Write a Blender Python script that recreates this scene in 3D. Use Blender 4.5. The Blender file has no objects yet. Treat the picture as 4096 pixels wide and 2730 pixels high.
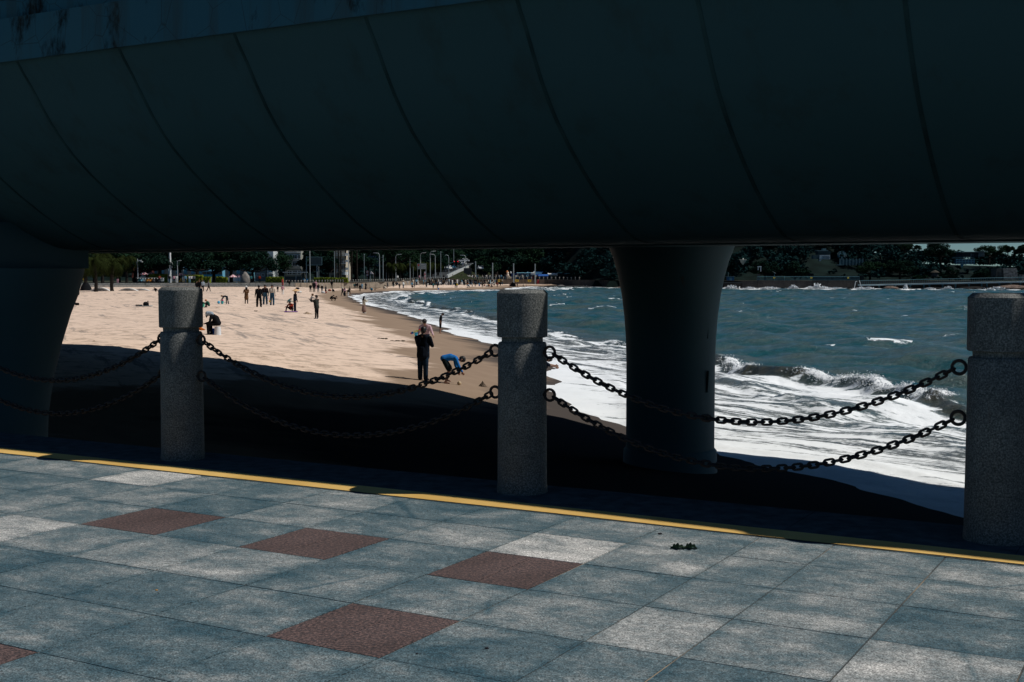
import bpy, bmesh, math, random
import numpy as np
from mathutils import Vector, Matrix
R = math.radians
SC = bpy.context.scene
COL = SC.collection
rnd = random.Random(7)

# ------------------------------------------------------------------ camera
F = 4900.0; CX, CY = 2048.0, 1365.0; HZ = 1095.0
TH = math.atan((CY - HZ) / F)
CAMZ = 1.45
cd = bpy.data.cameras.new('camera'); cam = bpy.data.objects.new('camera', cd); COL.objects.link(cam)
cam.location = (0, 0, CAMZ); cam.rotation_euler = (R(90) - TH, 0, 0)
cd.sensor_width = 36; cd.lens = 36 * F / 4096; cd.clip_end = 5000; cd.clip_start = 0.05
SC.camera = cam

def ray(u, v):
    x, y = u - CX, CY - v
    return Vector((x, F * math.cos(TH) + y * math.sin(TH), -F * math.sin(TH) + y * math.cos(TH)))
def onz(u, v, z):
    d = ray(u, v); k = (z - CAMZ) / d.z
    return Vector((d.x * k, d.y * k, z))
def ony(u, v, Y):
    d = ray(u, v); k = Y / d.y
    return Vector((d.x * k, Y, CAMZ + d.z * k))
def zat(v, Y): return ony(CX, v, Y).z
def xat(u, Y): return ony(u, HZ, Y).x

# ------------------------------------------------------------------ noise (numpy)
def vnoise(x, y, seed=0):
    xi = np.floor(x).astype(np.int64); yi = np.floor(y).astype(np.int64)
    fx = x - xi; fy = y - yi; fx = fx * fx * (3 - 2 * fx); fy = fy * fy * (3 - 2 * fy)
    def h(a, b):
        n = (a * 374761393 + b * 668265263 + seed * 982451653) & 0x7fffffff
        n = ((n ^ (n >> 13)) * 1274126177) & 0x7fffffff
        n = n ^ (n >> 16)
        return (n & 0xffff) / 65535.0
    return (h(xi, yi) * (1 - fx) + h(xi + 1, yi) * fx) * (1 - fy) + (h(xi, yi + 1) * (1 - fx) + h(xi + 1, yi + 1) * fx) * fy
def fbm(x, y, o=4, seed=0):
    s = 0; a = 0.5; t = 0
    for i in range(o):
        s = s + a * vnoise(x * 2 ** i, y * 2 ** i, seed + i * 17); t += a; a *= 0.5
    return s / t
def sstep(a, b, x):
    t = np.clip((x - a) / (b - a), 0, 1); return t * t * (3 - 2 * t)

# ------------------------------------------------------------------ tagging / linking
def tag(o, label=None, cat=None, group=None, kind=None):
    if label: o['label'] = label
    if cat: o['category'] = cat
    if group: o['group'] = group
    if kind: o['kind'] = kind
    return o
def empty(name, loc, rz=0, label=None, cat=None, group=None):
    o = bpy.data.objects.new(name, None); COL.objects.link(o); o.location = loc; o.rotation_euler = (0, 0, rz)
    o.empty_display_size = 0.2
    return tag(o, label, cat, group)
def copy_tree(o, parent=None):
    c = o.copy(); COL.objects.link(c); c.parent = parent
    for ch in [k for k in o.children if k.name in COL.objects]: copy_tree(ch, c)
    return c
class MB:
    """collects shapes into one mesh"""
    def __init__(s): s.v = []; s.f = []; s.m = []
    def add(s, vs, fs, mi=0):
        n = len(s.v); s.v += [tuple(v) for v in vs]; s.f += [tuple(i + n for i in f) for f in fs]; s.m += [mi] * len(fs)
    def box(s, c, d, rz=0, mi=0, rx=0, ry=0, taper=1.0):
        M = Matrix.Translation(c) @ Matrix.Rotation(rz, 4, 'Z') @ Matrix.Rotation(ry, 4, 'Y') @ Matrix.Rotation(rx, 4, 'X')
        vs = []
        for z in (-1, 1):
            k = taper if z > 0 else 1
            for x, y in ((-1, -1), (1, -1), (1, 1), (-1, 1)): vs.append(M @ Vector((x * d[0] / 2 * k, y * d[1] / 2 * k, z * d[2] / 2)))
        s.add(vs, [(3, 2, 1, 0), (4, 5, 6, 7), (0, 1, 5, 4), (1, 2, 6, 5), (2, 3, 7, 6), (3, 0, 4, 7)], mi)
    def tube(s, pts, rs, n=8, mi=0, cap=True, closed=False):
        pts = [Vector(p) for p in pts]
        if not hasattr(rs, '__len__'): rs = [rs] * len(pts)
        rings = []; up = None; N = len(pts)
        for i, p in enumerate(pts):
            if closed: t = pts[(i + 1) % N] - pts[i - 1]
            else: t = pts[min(i + 1, N - 1)] - pts[max(i - 1, 0)]
            t = t.normalized() if t.length > 1e-9 else Vector((0, 0, 1))
            if up is None:
                up = Vector((0, 0, 1)) if abs(t.z) < .9 else Vector((1, 0, 0))
            a = (up - t * up.dot(t)).normalized(); b = t.cross(a); up = a
            rings.append([p + (a * math.cos(2 * math.pi * k / n) + b * math.sin(2 * math.pi * k / n)) * rs[i] for k in range(n)])
        vs = [v for r in rings for v in r]; fs = []
        for i in range(N if closed else N - 1):
            j = (i + 1) % N
            for k in range(n): fs.append((i * n + k, i * n + (k + 1) % n, j * n + (k + 1) % n, j * n + k))
        if cap and not closed:
            fs.append(tuple(range(n - 1, -1, -1))); fs.append(tuple((N - 1) * n + k for k in range(n)))
        s.add(vs, fs, mi)
    def lathe(s, prof, c=(0, 0, 0), n=24, mi=0, sx=1, sy=1):
        c = Vector(c); vs = []
        for r, z in prof:
            for k in range(n): vs.append(c + Vector((r * sx * math.cos(2 * math.pi * k / n), r * sy * math.sin(2 * math.pi * k / n), z)))
        fs = []
        for i in range(len(prof) - 1):
            for k in range(n): fs.append((i * n + k, i * n + (k + 1) % n, (i + 1) * n + (k + 1) % n, (i + 1) * n + k))
        fs.append(tuple(range(n - 1, -1, -1))); fs.append(tuple((len(prof) - 1) * n + k for k in range(n)))
        s.add(vs, fs, mi)
    def ball(s, c, r, mi=0, n=10, m=7, sx=1, sy=1, sz=1):
        prof = [(max(r * math.sin(math.pi * i / m), .0005), -r * math.cos(math.pi * i / m) * sz) for i in range(m + 1)]
        s.lathe(prof, c, n, mi, sx, sy)
    def quad(s, a, b, c, d, mi=0): s.add([a, b, c, d], [(0, 1, 2, 3)], mi)
    def prism(s, poly, z0, z1, mi=0):
        n = len(poly)
        vs = [(x, y, z0) for x, y in poly] + [(x, y, z1) for x, y in poly]
        fs = [tuple(range(n - 1, -1, -1)), tuple(range(n, 2 * n))] + [(i, (i + 1) % n, n + (i + 1) % n, n + i) for i in range(n)]
        s.add(vs, fs, mi)
    def extr(s, poly, axis_fn, a0, a1, mi=0):
        """poly: 2-D points; axis_fn(p, a) -> 3-D"""
        n = len(poly)
        vs = [axis_fn(p, a0) for p in poly] + [axis_fn(p, a1) for p in poly]
        fs = [tuple(range(n)), tuple(range(2 * n - 1, n - 1, -1))] + [(i, n + i, n + (i + 1) % n, (i + 1) % n) for i in range(n)]
        s.add(vs, fs, mi)
    def mesh(s, name, mats, smooth=False):
        me = bpy.data.meshes.new(name); me.from_pydata(s.v, [], s.f)
        for m in (mats if isinstance(mats, (list, tuple)) else [mats]): me.materials.append(m)
        if len(set(s.m)) > 1: me.polygons.foreach_set('material_index', s.m)
        if smooth: me.polygons.foreach_set('use_smooth', [True] * len(me.polygons))
        me.update(); return me
    def build(s, name, mats, parent=None, smooth=False, loc=None, bevel=0):
        bm = bmesh.new(); me = s.mesh(name, mats, smooth); bm.from_mesh(me)
        bmesh.ops.recalc_face_normals(bm, faces=bm.faces); bm.to_mesh(me); bm.free()
        o = bpy.data.objects.new(name, me); COL.objects.link(o)
        if parent: o.parent = parent
        if loc: o.location = loc
        if bevel:
            b = o.modifiers.new('b', 'BEVEL'); b.width = bevel; b.segments = 2; b.limit_method = 'ANGLE'
        if smooth:
            try: me.set_sharp_from_angle(angle=R(40))
            except Exception: pass
        return o

# ------------------------------------------------------------------ materials
def newmat(name):
    m = bpy.data.materials.new(name); m.use_nodes = True
    nt = m.node_tree; b = nt.nodes['Principled BSDF']; return m, nt, b
def N(nt, t, **k):
    n = nt.nodes.new(t)
    for a, v in k.items(): setattr(n, a, v)
    return n
MC = {}
def mat(name, col, rough=.8, var=.25, scale=6, bump=0, metal=0, spec=.4, detail=4, coord='Object', emit=0):
    if name in MC: return MC[name]
    m, nt, b = newmat(name)
    tc = N(nt, 'ShaderNodeTexCoord'); no = N(nt, 'ShaderNodeTexNoise'); no.inputs['Scale'].default_value = scale; no.inputs['Detail'].default_value = detail
    nt.links.new(tc.outputs[coord], no.inputs['Vector'])
    rp = N(nt, 'ShaderNodeValToRGB'); e = rp.color_ramp.elements
    e[0].position = .3; e[1].position = .7
    e[0].color = [c * (1 - var) for c in col] + [1]; e[1].color = [min(1, c * (1 + var)) for c in col] + [1]
    nt.links.new(no.outputs['Fac'], rp.inputs['Fac']); nt.links.new(rp.outputs['Color'], b.inputs['Base Color'])
    b.inputs['Roughness'].default_value = rough; b.inputs['Metallic'].default_value = metal
    b.inputs['Specular IOR Level'].default_value = spec if rough < .75 else .06
    if bump:
        bn = N(nt, 'ShaderNodeBump'); bn.inputs['Strength'].default_value = bump; bn.inputs['Distance'].default_value = .02
        nt.links.new(no.outputs['Fac'], bn.inputs['Height']); nt.links.new(bn.outputs['Normal'], b.inputs['Normal'])
    if emit:
        b.inputs['Emission Color'].default_value = (*col, 1); b.inputs['Emission Strength'].default_value = emit
    MC[name] = m; return m
def mixc(nt, fac, a, b, blend='MIX'):
    n = N(nt, 'ShaderNodeMix'); n.data_type = 'RGBA'; n.blend_type = blend
    for sock, v in ((n.inputs[0], fac), (n.inputs[6], a), (n.inputs[7], b)):
        if isinstance(v, (int, float)): sock.default_value = v
        elif isinstance(v, tuple): sock.default_value = (*v, 1) if len(v) == 3 else v
        else: nt.links.new(v, sock)
    return n.outputs[2]
def noise(nt, vec, scale, detail=4, rough=.55, dim=None):
    n = N(nt, 'ShaderNodeTexNoise'); n.inputs['Scale'].default_value = scale; n.inputs['Detail'].default_value = detail; n.inputs['Roughness'].default_value = rough
    if vec is not None: nt.links.new(vec, n.inputs['Vector'])
    return n.outputs['Fac']
def ramp(nt, fac, stops):
    r = N(nt, 'ShaderNodeValToRGB'); el = r.color_ramp.elements
    while len(el) < len(stops): el.new(.5)
    for e, (p, c) in zip(el, stops):
        e.position = p; e.color = (c, c, c, 1) if isinstance(c, (int, float)) else (*c, 1)
    nt.links.new(fac, r.inputs['Fac']); return r.outputs['Color']
def mth(nt, op, a, b=None, clamp=False):
    n = N(nt, 'ShaderNodeMath'); n.operation = op; n.use_clamp = clamp
    for i, v in enumerate((a, b)):
        if v is None: continue
        if isinstance(v, (int, float)): n.inputs[i].default_value = v
        else: nt.links.new(v, n.inputs[i])
    return n.outputs[0]
def mapping(nt, vec, scale=(1, 1, 1), rot=(0, 0, 0)):
    if any(rot):
        r_ = N(nt, 'ShaderNodeMapping'); r_.inputs['Rotation'].default_value = rot; nt.links.new(vec, r_.inputs['Vector']); vec = r_.outputs[0]
    n = N(nt, 'ShaderNodeMapping'); n.inputs['Scale'].default_value = scale
    nt.links.new(vec, n.inputs['Vector']); return n.outputs[0]
def objco(nt): return N(nt, 'ShaderNodeTexCoord').outputs['Object']
def attr(nt, name, out='Fac'):
    n = N(nt, 'ShaderNodeAttribute'); n.attribute_name = name; return n.outputs[out]
def bump(nt, b, h, st=.5, dist=.02, normal=None):
    n = N(nt, 'ShaderNodeBump'); n.inputs['Strength'].default_value = st; n.inputs['Distance'].default_value = dist
    nt.links.new(h, n.inputs['Height'])
    if normal is not None: nt.links.new(normal, n.inputs['Normal'])
    if b is not None: nt.links.new(n.outputs[0], b.inputs['Normal'])
    return n.outputs[0]

# ------------------------------------------------------------------ light, world
SUN_EL, SUN_AZ = R(53), R(93)      # azimuth clockwise from +Y (camera forward)
sd = Vector((math.sin(SUN_AZ) * math.cos(SUN_EL), math.cos(SUN_AZ) * math.cos(SUN_EL), math.sin(SUN_EL)))
sl = bpy.data.lights.new('sun', 'SUN'); sl.energy = 5.0; sl.angle = R(.5); sl.color = (1, .955, .88)
so = bpy.data.objects.new('sun', sl); COL.objects.link(so); so.rotation_euler = sd.to_track_quat('Z', 'Y').to_euler(); so.location = sd * 60
W = bpy.data.worlds.new('World'); SC.world = W; W.use_nodes = True
wn = W.node_tree; bg = wn.nodes['Background']; sk = wn.nodes.new('ShaderNodeTexSky'); sk.sky_type = 'NISHITA'; sk.sun_disc = False
sk.sun_elevation = SUN_EL; sk.sun_rotation = SUN_AZ; sk.air_density = .8; sk.dust_density = 0; sk.ozone_density = 3.0
tint = wn.nodes.new('ShaderNodeMix'); tint.data_type = 'RGBA'; tint.blend_type = 'MULTIPLY'; tint.inputs[0].default_value = 1; tint.inputs[7].default_value = (.64, .93, 1.10, 1)
wn.links.new(sk.outputs[0], tint.inputs[6]); wn.links.new(tint.outputs[2], bg.inputs[0]); bg.inputs[1].default_value = .05
SC.view_settings.view_transform = 'Standard'; SC.view_settings.look = 'None'; SC.view_settings.exposure = -.45; SC.view_settings.gamma = 1
SC.cycles.max_bounces = 6; SC.cycles.diffuse_bounces = 1; SC.cycles.glossy_bounces = 3; SC.cycles.use_denoising = True
SC.cycles.sample_clamp_indirect = 4

# ------------------------------------------------------------------ promenade frame: t runs along the kerb (far left), p across (towards the sea)
T2 = Vector((-.869, .495, 0)); N2 = Vector((.495, .869, 0))
def TP(t, p, z=0): v = T2 * t + N2 * p; return Vector((v.x, v.y, z))

# ------------------------------------------------------------------ shoreline and sand heights
WZ = -2.62
SH = [(26, -8), (18, 2), (12.5, 11), (7.5, 20.4), (5.86, 25), (4.5, 27.2), (2.9, 30), (1.9, 34.3), (1.6, 40), (1.9, 46.3), (1.0, 56), (-.9, 68.7), (-3.9, 84), (-6.2, 97), (-11, 122), (-16, 145),
      (-22, 175), (-27.5, 209), (-30, 240), (-30, 258), (-26, 276), (-19, 291), (-11, 297), (-3, 308), (.7, 350), (6, 378), (14, 378), (40, 345), (80, 331), (140, 322), (300, 300)]
SHn = np.array(SH, float)
def shore(x, y):
    """signed distance (positive out to sea) and position along the shore"""
    x = np.asarray(x, float); y = np.asarray(y, float)
    best = np.full(x.shape, 1e9); tt = np.zeros(x.shape); sg = np.zeros(x.shape); acc = 0
    for i in range(len(SHn) - 1):
        ax, ay = SHn[i]; bx, by = SHn[i + 1]; dx, dy = bx - ax, by - ay; L = math.hypot(dx, dy)
        k = np.clip(((x - ax) * dx + (y - ay) * dy) / L ** 2, 0, 1)
        d = np.hypot(x - ax - k * dx, y - ay - k * dy)
        s = np.sign((x - ax) * dy - (y - ay) * dx)
        m = d < best - 1e-9
        best = np.where(m, d, best); tt = np.where(m, acc + k * L, tt); sg = np.where(m, s, sg); acc += L
    return best * sg, tt
def sandz(x, y):
    x = np.asarray(x, float); y = np.asarray(y, float)
    d, t = shore(x, y)
    s = -d
    top = np.interp(y, [0, 60, 200, 250, 320, 400, 600], [-1.25, -1.15, -1.12, -1.25, -1.55, -2.0, -2.0])
    pr = np.interp(s, [-60, -12, -4, 0, 3.5, 7, 11, 16, 24], [-4.6, -3.9, -3.1, -2.60, -2.2, -1.86, -1.5, -1.2, 0])
    z = np.minimum(pr, top)
    z = np.where(s > 16, top, z)
    return z + (fbm(x * .16, y * .16, 3, 3) - .5) * .12 * sstep(1, 8, s)
def sand1(x, y): return float(sandz(np.array([x]), np.array([y]))[0])
def onsand(u, v):
    z = -1.6
    for i in range(30):
        p = onz(u, v, z); z = z * .4 + .6 * sand1(p.x, p.y)
    return onz(u, v, z)

# ------------------------------------------------------------------ sand sheet
def polar_grid(r0, r1, nr, a0, a1, na):
    rr = r0 * (r1 / r0) ** (np.arange(nr) / (nr - 1)); aa = np.radians(np.linspace(a0, a1, na))
    Rr, A = np.meshgrid(rr, aa, indexing='ij')
    x = Rr * np.sin(A); y = Rr * np.cos(A)
    i = np.arange(nr - 1)[:, None] * na + np.arange(na - 1)[None, :]
    f = np.stack([i, i + 1, i + 1 + na, i + na], -1).reshape(-1, 4)
    return x.ravel(), y.ravel(), f
def np_mesh(name, x, y, z, f):
    me = bpy.data.meshes.new(name); n = len(x)
    me.vertices.add(n); me.vertices.foreach_set('co', np.stack([x, y, z], -1).astype(np.float32).ravel())
    me.loops.add(f.size); me.loops.foreach_set('vertex_index', f.astype(np.int32).ravel())
    me.polygons.add(len(f)); me.polygons.foreach_set('loop_start', np.arange(0, f.size, f.shape[1], dtype=np.int32))
    me.polygons.foreach_set('use_smooth', np.ones(len(f), dtype=bool)); me.update(calc_edges=True)
    return me
def set_attr(me, name, vals, typ='FLOAT'):
    a = me.attributes.new(name, typ, 'POINT')
    a.data.foreach_set('value' if typ == 'FLOAT' else 'vector', vals.astype(np.float32).ravel())

gx, gy, gf = polar_grid(7.2, 1800, 520, -75, 75, 640)
gz = sandz(gx, gy)
gd, gt = shore(gx, gy)
pp = gx * N2.x + gy * N2.y
gz += (fbm(gx * 2.2, gy * 2.2, 4, 9) - .5) * .07 * sstep(3, 9, -gd)      # trampled sand
gz = np.where(gy > 460, np.minimum(gz, -2.2), gz)
gz = np.where(pp < 7.0, -3.2, gz)
me = np_mesh('sand', gx, gy, gz, gf); set_attr(me, 'land', -gd - np.interp(gy + .5 * gx, [22, 38], [9, 0]))  # last term paints the bridge's shade into the sand as wet tone
m, nt, b = newmat('beach_sand')
co = objco(nt); st = mapping(nt, co, (.5, 1.6, 1), (0, 0, R(60)))
land = attr(nt, 'land')
n1 = noise(nt, mapping(nt, co, (.5, 1.2, 1), (0, 0, R(25))), .22, 5); n2 = noise(nt, st, 1.2, 6, .6); n3 = mth(nt, 'ADD', noise(nt, mapping(nt, co, (1.5, 2.2, 1), (0, 0, R(10))), 1.5, 8, .75), mth(nt, 'MULTIPLY', mth(nt, 'SUBTRACT', noise(nt, co, .12, 3), .5), .35)); n4 = noise(nt, co, 1.4, 5, .65)
wet_shade_line = mth(nt, 'ADD', land, mth(nt, 'MULTIPLY', mth(nt, 'SUBTRACT', n1, .5), 8))
wet = ramp(nt, mth(nt, 'MULTIPLY', wet_shade_line, .1), [(.52, 1), (.60, 0)])
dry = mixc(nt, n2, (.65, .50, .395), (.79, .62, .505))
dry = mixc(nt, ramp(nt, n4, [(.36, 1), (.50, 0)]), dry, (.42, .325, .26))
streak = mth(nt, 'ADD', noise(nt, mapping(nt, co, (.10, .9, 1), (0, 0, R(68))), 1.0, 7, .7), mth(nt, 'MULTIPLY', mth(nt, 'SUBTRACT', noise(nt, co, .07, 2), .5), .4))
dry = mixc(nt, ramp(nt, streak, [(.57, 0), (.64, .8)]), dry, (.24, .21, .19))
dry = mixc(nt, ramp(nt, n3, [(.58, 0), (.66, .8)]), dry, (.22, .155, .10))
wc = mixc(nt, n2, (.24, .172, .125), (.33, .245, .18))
wc = mixc(nt, ramp(nt, mth(nt, 'MULTIPLY', wet_shade_line, .1), [(.05, 1), (.22, 0)]), wc, (.075, .065, .06))
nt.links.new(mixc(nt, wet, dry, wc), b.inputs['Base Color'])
rg = ramp(nt, mth(nt, 'MULTIPLY', wet_shade_line, .1), [(.08, .42), (.3, .6), (.6, .95)])
nt.links.new(rg, b.inputs['Roughness']); b.inputs['Specular IOR Level'].default_value = 0
bump(nt, b, n3, .5, .03)
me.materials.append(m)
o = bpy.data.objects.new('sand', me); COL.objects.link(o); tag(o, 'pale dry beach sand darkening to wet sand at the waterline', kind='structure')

# ------------------------------------------------------------------ sea
wx, wy, wf = polar_grid(11, 620, 860, -22, 40, 1000)
wd, wt = shore(wx, wy)
keep = wd > -6
idx = np.full(len(wx), -1); idx[keep] = np.arange(keep.sum())
fk = keep[wf].all(1); wf = idx[wf[fk]]; wx, wy, wd, wt = wx[keep], wy[keep], wd[keep], wt[keep]
dc = np.interp(wy, [20, 39, 46, 53, 60, 120, 200, 250, 300, 600], [13.5, 12.0, 10.0, 8.3, 7.6, 7.4, 8, 13, 18, 12])
dc = dc + (fbm(wt * .14, wt * 0, 3, 5) - .5) * 3.0
off = sstep(1, 14, wd)
z = np.zeros_like(wx)
rs = np.random.RandomState(4)
for i in range(22):
    lam = 1.2 * 1.17 ** i if i < 14 else 2.5 + rs.rand() * 7
    th = R(200) + rs.randn() * .5
    k = 2 * math.pi / lam
    ph = k * (wx * math.sin(th) * .8 + wy * math.cos(th)) + rs.rand() * 7 + 3 * vnoise(wx / lam / 3, wy / lam / 3, i)
    w = (1 - np.abs(np.sin(ph / 2))) * 2 - .9
    mod = .25 + 1.5 * vnoise(wx / lam / 2.2 + 40, wy / lam / 1.3, i + 50)
    z += w * lam * .0135 * mod * np.clip(1 - lam / (wy + 1) * .1, 0, 1)
z *= (.1 + .9 * off) * np.interp(wy, [0, 60, 200, 400], [1.15, 1.0, .9, .7])
# the breaking wave: steep towards the beach, gentle out to sea
amp = np.interp(wy, [10, 18, 30, 40, 47, 56, 62, 80, 120, 150, 230, 300], [0, .05, .34, .62, .60, .80, .25, .15, .20, .5, .3, .3]) * (.55 + .9 * vnoise(wt * .22, wt * 0, 33))
e = wd - dc + (fbm(wx * .7, wy * .7, 3, 12) - .5) * .8
crest = np.where(e > 0, np.exp(-(e / 2.0) ** 2), np.exp(-(e / .42) ** 2))
z += amp * crest * .62
e2 = wd - dc * .62 + (fbm(wx * .9, wy * .9, 3, 22) - .5) * 1.2
z += amp * .22 * np.where(e2 > 0, np.exp(-(e2 / 1.0) ** 2), np.exp(-(e2 / .3) ** 2))
inner = sstep(0, 1.5, wd) * (1 - sstep(-.5, 1, e))
lump = fbm(wx * 1.8, wy * 1.8, 5, 44)
z += inner * (lump - .45) * .07 * np.interp(wd / dc, [0, .5, 1], [.25, .5, 1.5])
rough_edge = (fbm(wx * .55, wy * .55, 4, 60) - .5)
swash = (fbm(wt * .11, wt * 0 + 3, 3, 71) - .45) * .42
z += np.exp(-(wd / 4.0) ** 2) * (swash + rough_edge * .10) + WZ
roll = np.exp(-((wd - 1.6 - swash * 6) / .25) ** 2) * .05; z += roll
pw = wx * N2.x + wy * N2.y
# foam cover
fn = fbm(wt * .35, wd * 1.1, 5, 80)
foam = (1 - sstep(-.8, .25, e + (lump - .5) * 1.6)) * .95
foam = foam * np.interp(wd / dc, [-2, 0, .22, .5, .75, .92, 1.1], [.95, .86, .57, .49, .56, .74, .93]) * np.interp(wy, [50, 110], [1.06, .92])
foam = np.maximum(foam, np.exp(-((e - .05) / .38) ** 2) * np.clip(amp * 2.2, 0, .95) * np.where(vnoise(wt * .28, wt * 0, 91) > .55, 1, .5))
facen = np.exp(-((e + .30) / .42) ** 2) * (.35 + .65 * (vnoise(wt * .28, wt * 0, 91) < .60)) 
face = facen * np.clip(amp * 1.6, 0, 1)
foam = foam * (1 - .62 * face)
caps = (fbm(wx * .3, wy * .3, 4, 99) > .775) & (wd > dc + 4)
foam = np.maximum(foam, caps * .50)
foam = np.maximum(foam, np.where((wd < 16) & (wy > 300) & (wx > 6), .48 * (1 - sstep(.6, 3.5, wd)), 0))
far = np.interp(wy, [180, 240], [0, 1]) * (wd < dc + 4) * .3 * (vnoise(wt * .1, wd * .6, 14) > .45)
foam = np.maximum(foam, far)
me = np_mesh('sea', wx, wy, z, wf); set_attr(me, 'foam', foam); set_attr(me, 'shore', np.stack([wt, wd, wt * 0], -1), 'FLOAT_VECTOR'); set_attr(me, 'face', np.clip(facen * amp * 2.0, 0, 1)); set_attr(me, 'offsea', sstep(0, 13, wd))
m, nt, b = newmat('sea_water')
co = objco(nt); sh = attr(nt, 'shore', 'Vector')
f0 = attr(nt, 'foam')
la = noise(nt, mapping(nt, co, (.28, 1.9, 1), (0, 0, R(44))), 1.0, 9, .70)
lb = noise(nt, co, 5.5, 7, .7)
comb = mth(nt, 'ADD', f0, mth(nt, 'ADD', mth(nt, 'MULTIPLY', mth(nt, 'SUBTRACT', la, .5), 1.7), mth(nt, 'MULTIPLY', mth(nt, 'SUBTRACT', lb, .5), .45)))
fm = ramp(nt, comb, [(.47, 0), (.60, 1)])
wcol = mixc(nt, ramp(nt, noise(nt, mapping(nt, co, (.45, 1.0, 1)), .9, 8, .66), [(.38, 0), (.62, 1)]), (.010, .085, .105), (.080, .118, .108))
wcol = mixc(nt, mth(nt, 'SUBTRACT', 1.0, attr(nt, 'offsea')), wcol, (.12, .105, .08))
wcol = mixc(nt, attr(nt, 'face'), wcol, ramp(nt, noise(nt, mapping(nt, co, (2.2, 2.2, .6)), 1.6, 6, .65), [(.36, (.022, .034, .030)), (.64, (.085, .080, .052))]))
gap = mixc(nt, .5, wcol, (.42, .50, .55))
wcol = mixc(nt, ramp(nt, f0, [(.4, 0), (.7, .75)]), wcol, gap)
fcol = mixc(nt, noise(nt, co, 1.7, 6, .65), (.80, .85, .88), (.96, .985, 1.0))
nt.links.new(mixc(nt, fm, wcol, fcol), b.inputs['Base Color'])
nt.links.new(ramp(nt, fm, [(0, .12), (1, .75)]), b.inputs['Roughness']); b.inputs['IOR'].default_value = 1.33
b.inputs['Specular IOR Level'].default_value = .5
h1 = noise(nt, mapping(nt, co, (1, 1.6, 1)), 1.1, 8, .68)
nb = bump(nt, None, h1, 1.0, .30)
nt.links.new(mth(nt, 'SUBTRACT', 1.0, mth(nt, 'MULTIPLY', fm, .78)), nb.node.inputs['Strength'])
h2 = noise(nt, co, 4, 7, .7)
nb2 = bump(nt, b, h2, .8, .07, nb)
nt.links.new(mth(nt, 'SUBTRACT', .85, mth(nt, 'MULTIPLY', fm, .55)), nb2.node.inputs['Strength'])
me.materials.append(m)
o = bpy.data.objects.new('sea_water', me); COL.objects.link(o); tag(o, 'teal sea water with white foam and breaking waves along the beach', kind='structure')
# spray thrown up along the breaking crest
rs = np.random.RandomState(8); sel = np.where((np.abs(e + .1) < .3) & (amp > .22) & (vnoise(wt * .28, wt * 0, 91) > .52) & (wy < 110))[0]
if len(sel):
    pk = rs.choice(sel, 6000); n_ = len(pk); hgt = np.abs(rs.randn(n_)) * .06 * amp[pk] * (.4 + 1.2 * vnoise(wt[pk] * 1.3, wt[pk] * 0, 7))
    P_ = np.stack([wx[pk] + rs.randn(n_) * .12, wy[pk] + rs.randn(n_) * .12, z[pk] + hgt], -1); a_ = rs.randn(n_, 3) * .017; b2_ = rs.randn(n_, 3) * .017
    q_ = np.stack([P_ - a_, P_ + b2_, P_ + a_, P_ - b2_], 1).reshape(-1, 3)
    ms = np_mesh('wave_spray', q_[:, 0], q_[:, 1], q_[:, 2], np.arange(n_ * 4).reshape(-1, 4)); ms.materials.append(mat('spray_white', (.85, .88, .9), .9, .08, 2))
    o = bpy.data.objects.new('wave_spray', ms); COL.objects.link(o); tag(o, 'white spray thrown up along the crest of the breaking wave', 'spray', kind='stuff')
# flat sea further out on both sides
mb = MB(); mb.quad((400, -200, WZ - .25), (1800, -200, WZ - .25), (1800, 1200, WZ - .25), (400, 1200, WZ - .25)); mb.quad((11.5, -200, WZ - .25), (400, -200, WZ - .25), (400, 300, WZ - .35), (20, 12, WZ - .35))
o = mb.build('open_sea', m); tag(o, kind='structure')
# ------------------------------------------------------------------ promenade paving
te = [-26 + .58 * i for i in range(int(26 / .58) + 1)]
te = [e for e in te if e < .3] + [.56, 1.14, 1.71, 2.11, 2.69, 3.25, 3.87, 4.45, 5.06, 5.66] + [5.66 + .59 * i for i in range(1, 75)]
pe = [6.48 - .575 * i for i in range(0, 30)][::-1]
pe = [e for e in pe if e < 1.9] + [2.0, 2.57, 3.12, 3.71, 4.28, 4.87, 5.44, 5.97, 6.48]
reds = {(2.69, 3.71), (2.69, 4.87), (3.87, 4.87), (5.06, 4.87), (3.87, 2.57)}
whites = {(2.69, 5.44), (7.43, 4.87), (6.25, 6.0)}
mb = MB(); cols = []; edge = []
pr = random.Random(11); g = .003; gt = .0042
def slab(t0, t1, p0, p1, tone, red, z=0.0, a=None, b=None):
    ga, gb = (a or gt), (b or gt)
    dz = pr.uniform(-.0006, .0006)
    a = [TP(t0 + ga, p0 + g, z + dz), TP(t1 - gb, p0 + g, z + dz), TP(t1 - gb, p1 - g, z + dz), TP(t0 + ga, p1 - g, z + dz)]
    bt = [v - Vector((0, 0, .03)) for v in a]
    mb.add(a + bt, [(3, 2, 1, 0), (0, 1, 5, 4), (1, 2, 6, 5), (2, 3, 7, 6), (3, 0, 4, 7)])
    cols.extend([(tone, red, pr.random())] * 8); edge.extend([(0, 0, 0), (1, 0, 0), (1, 1, 0), (0, 1, 0)] * 2)
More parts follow.
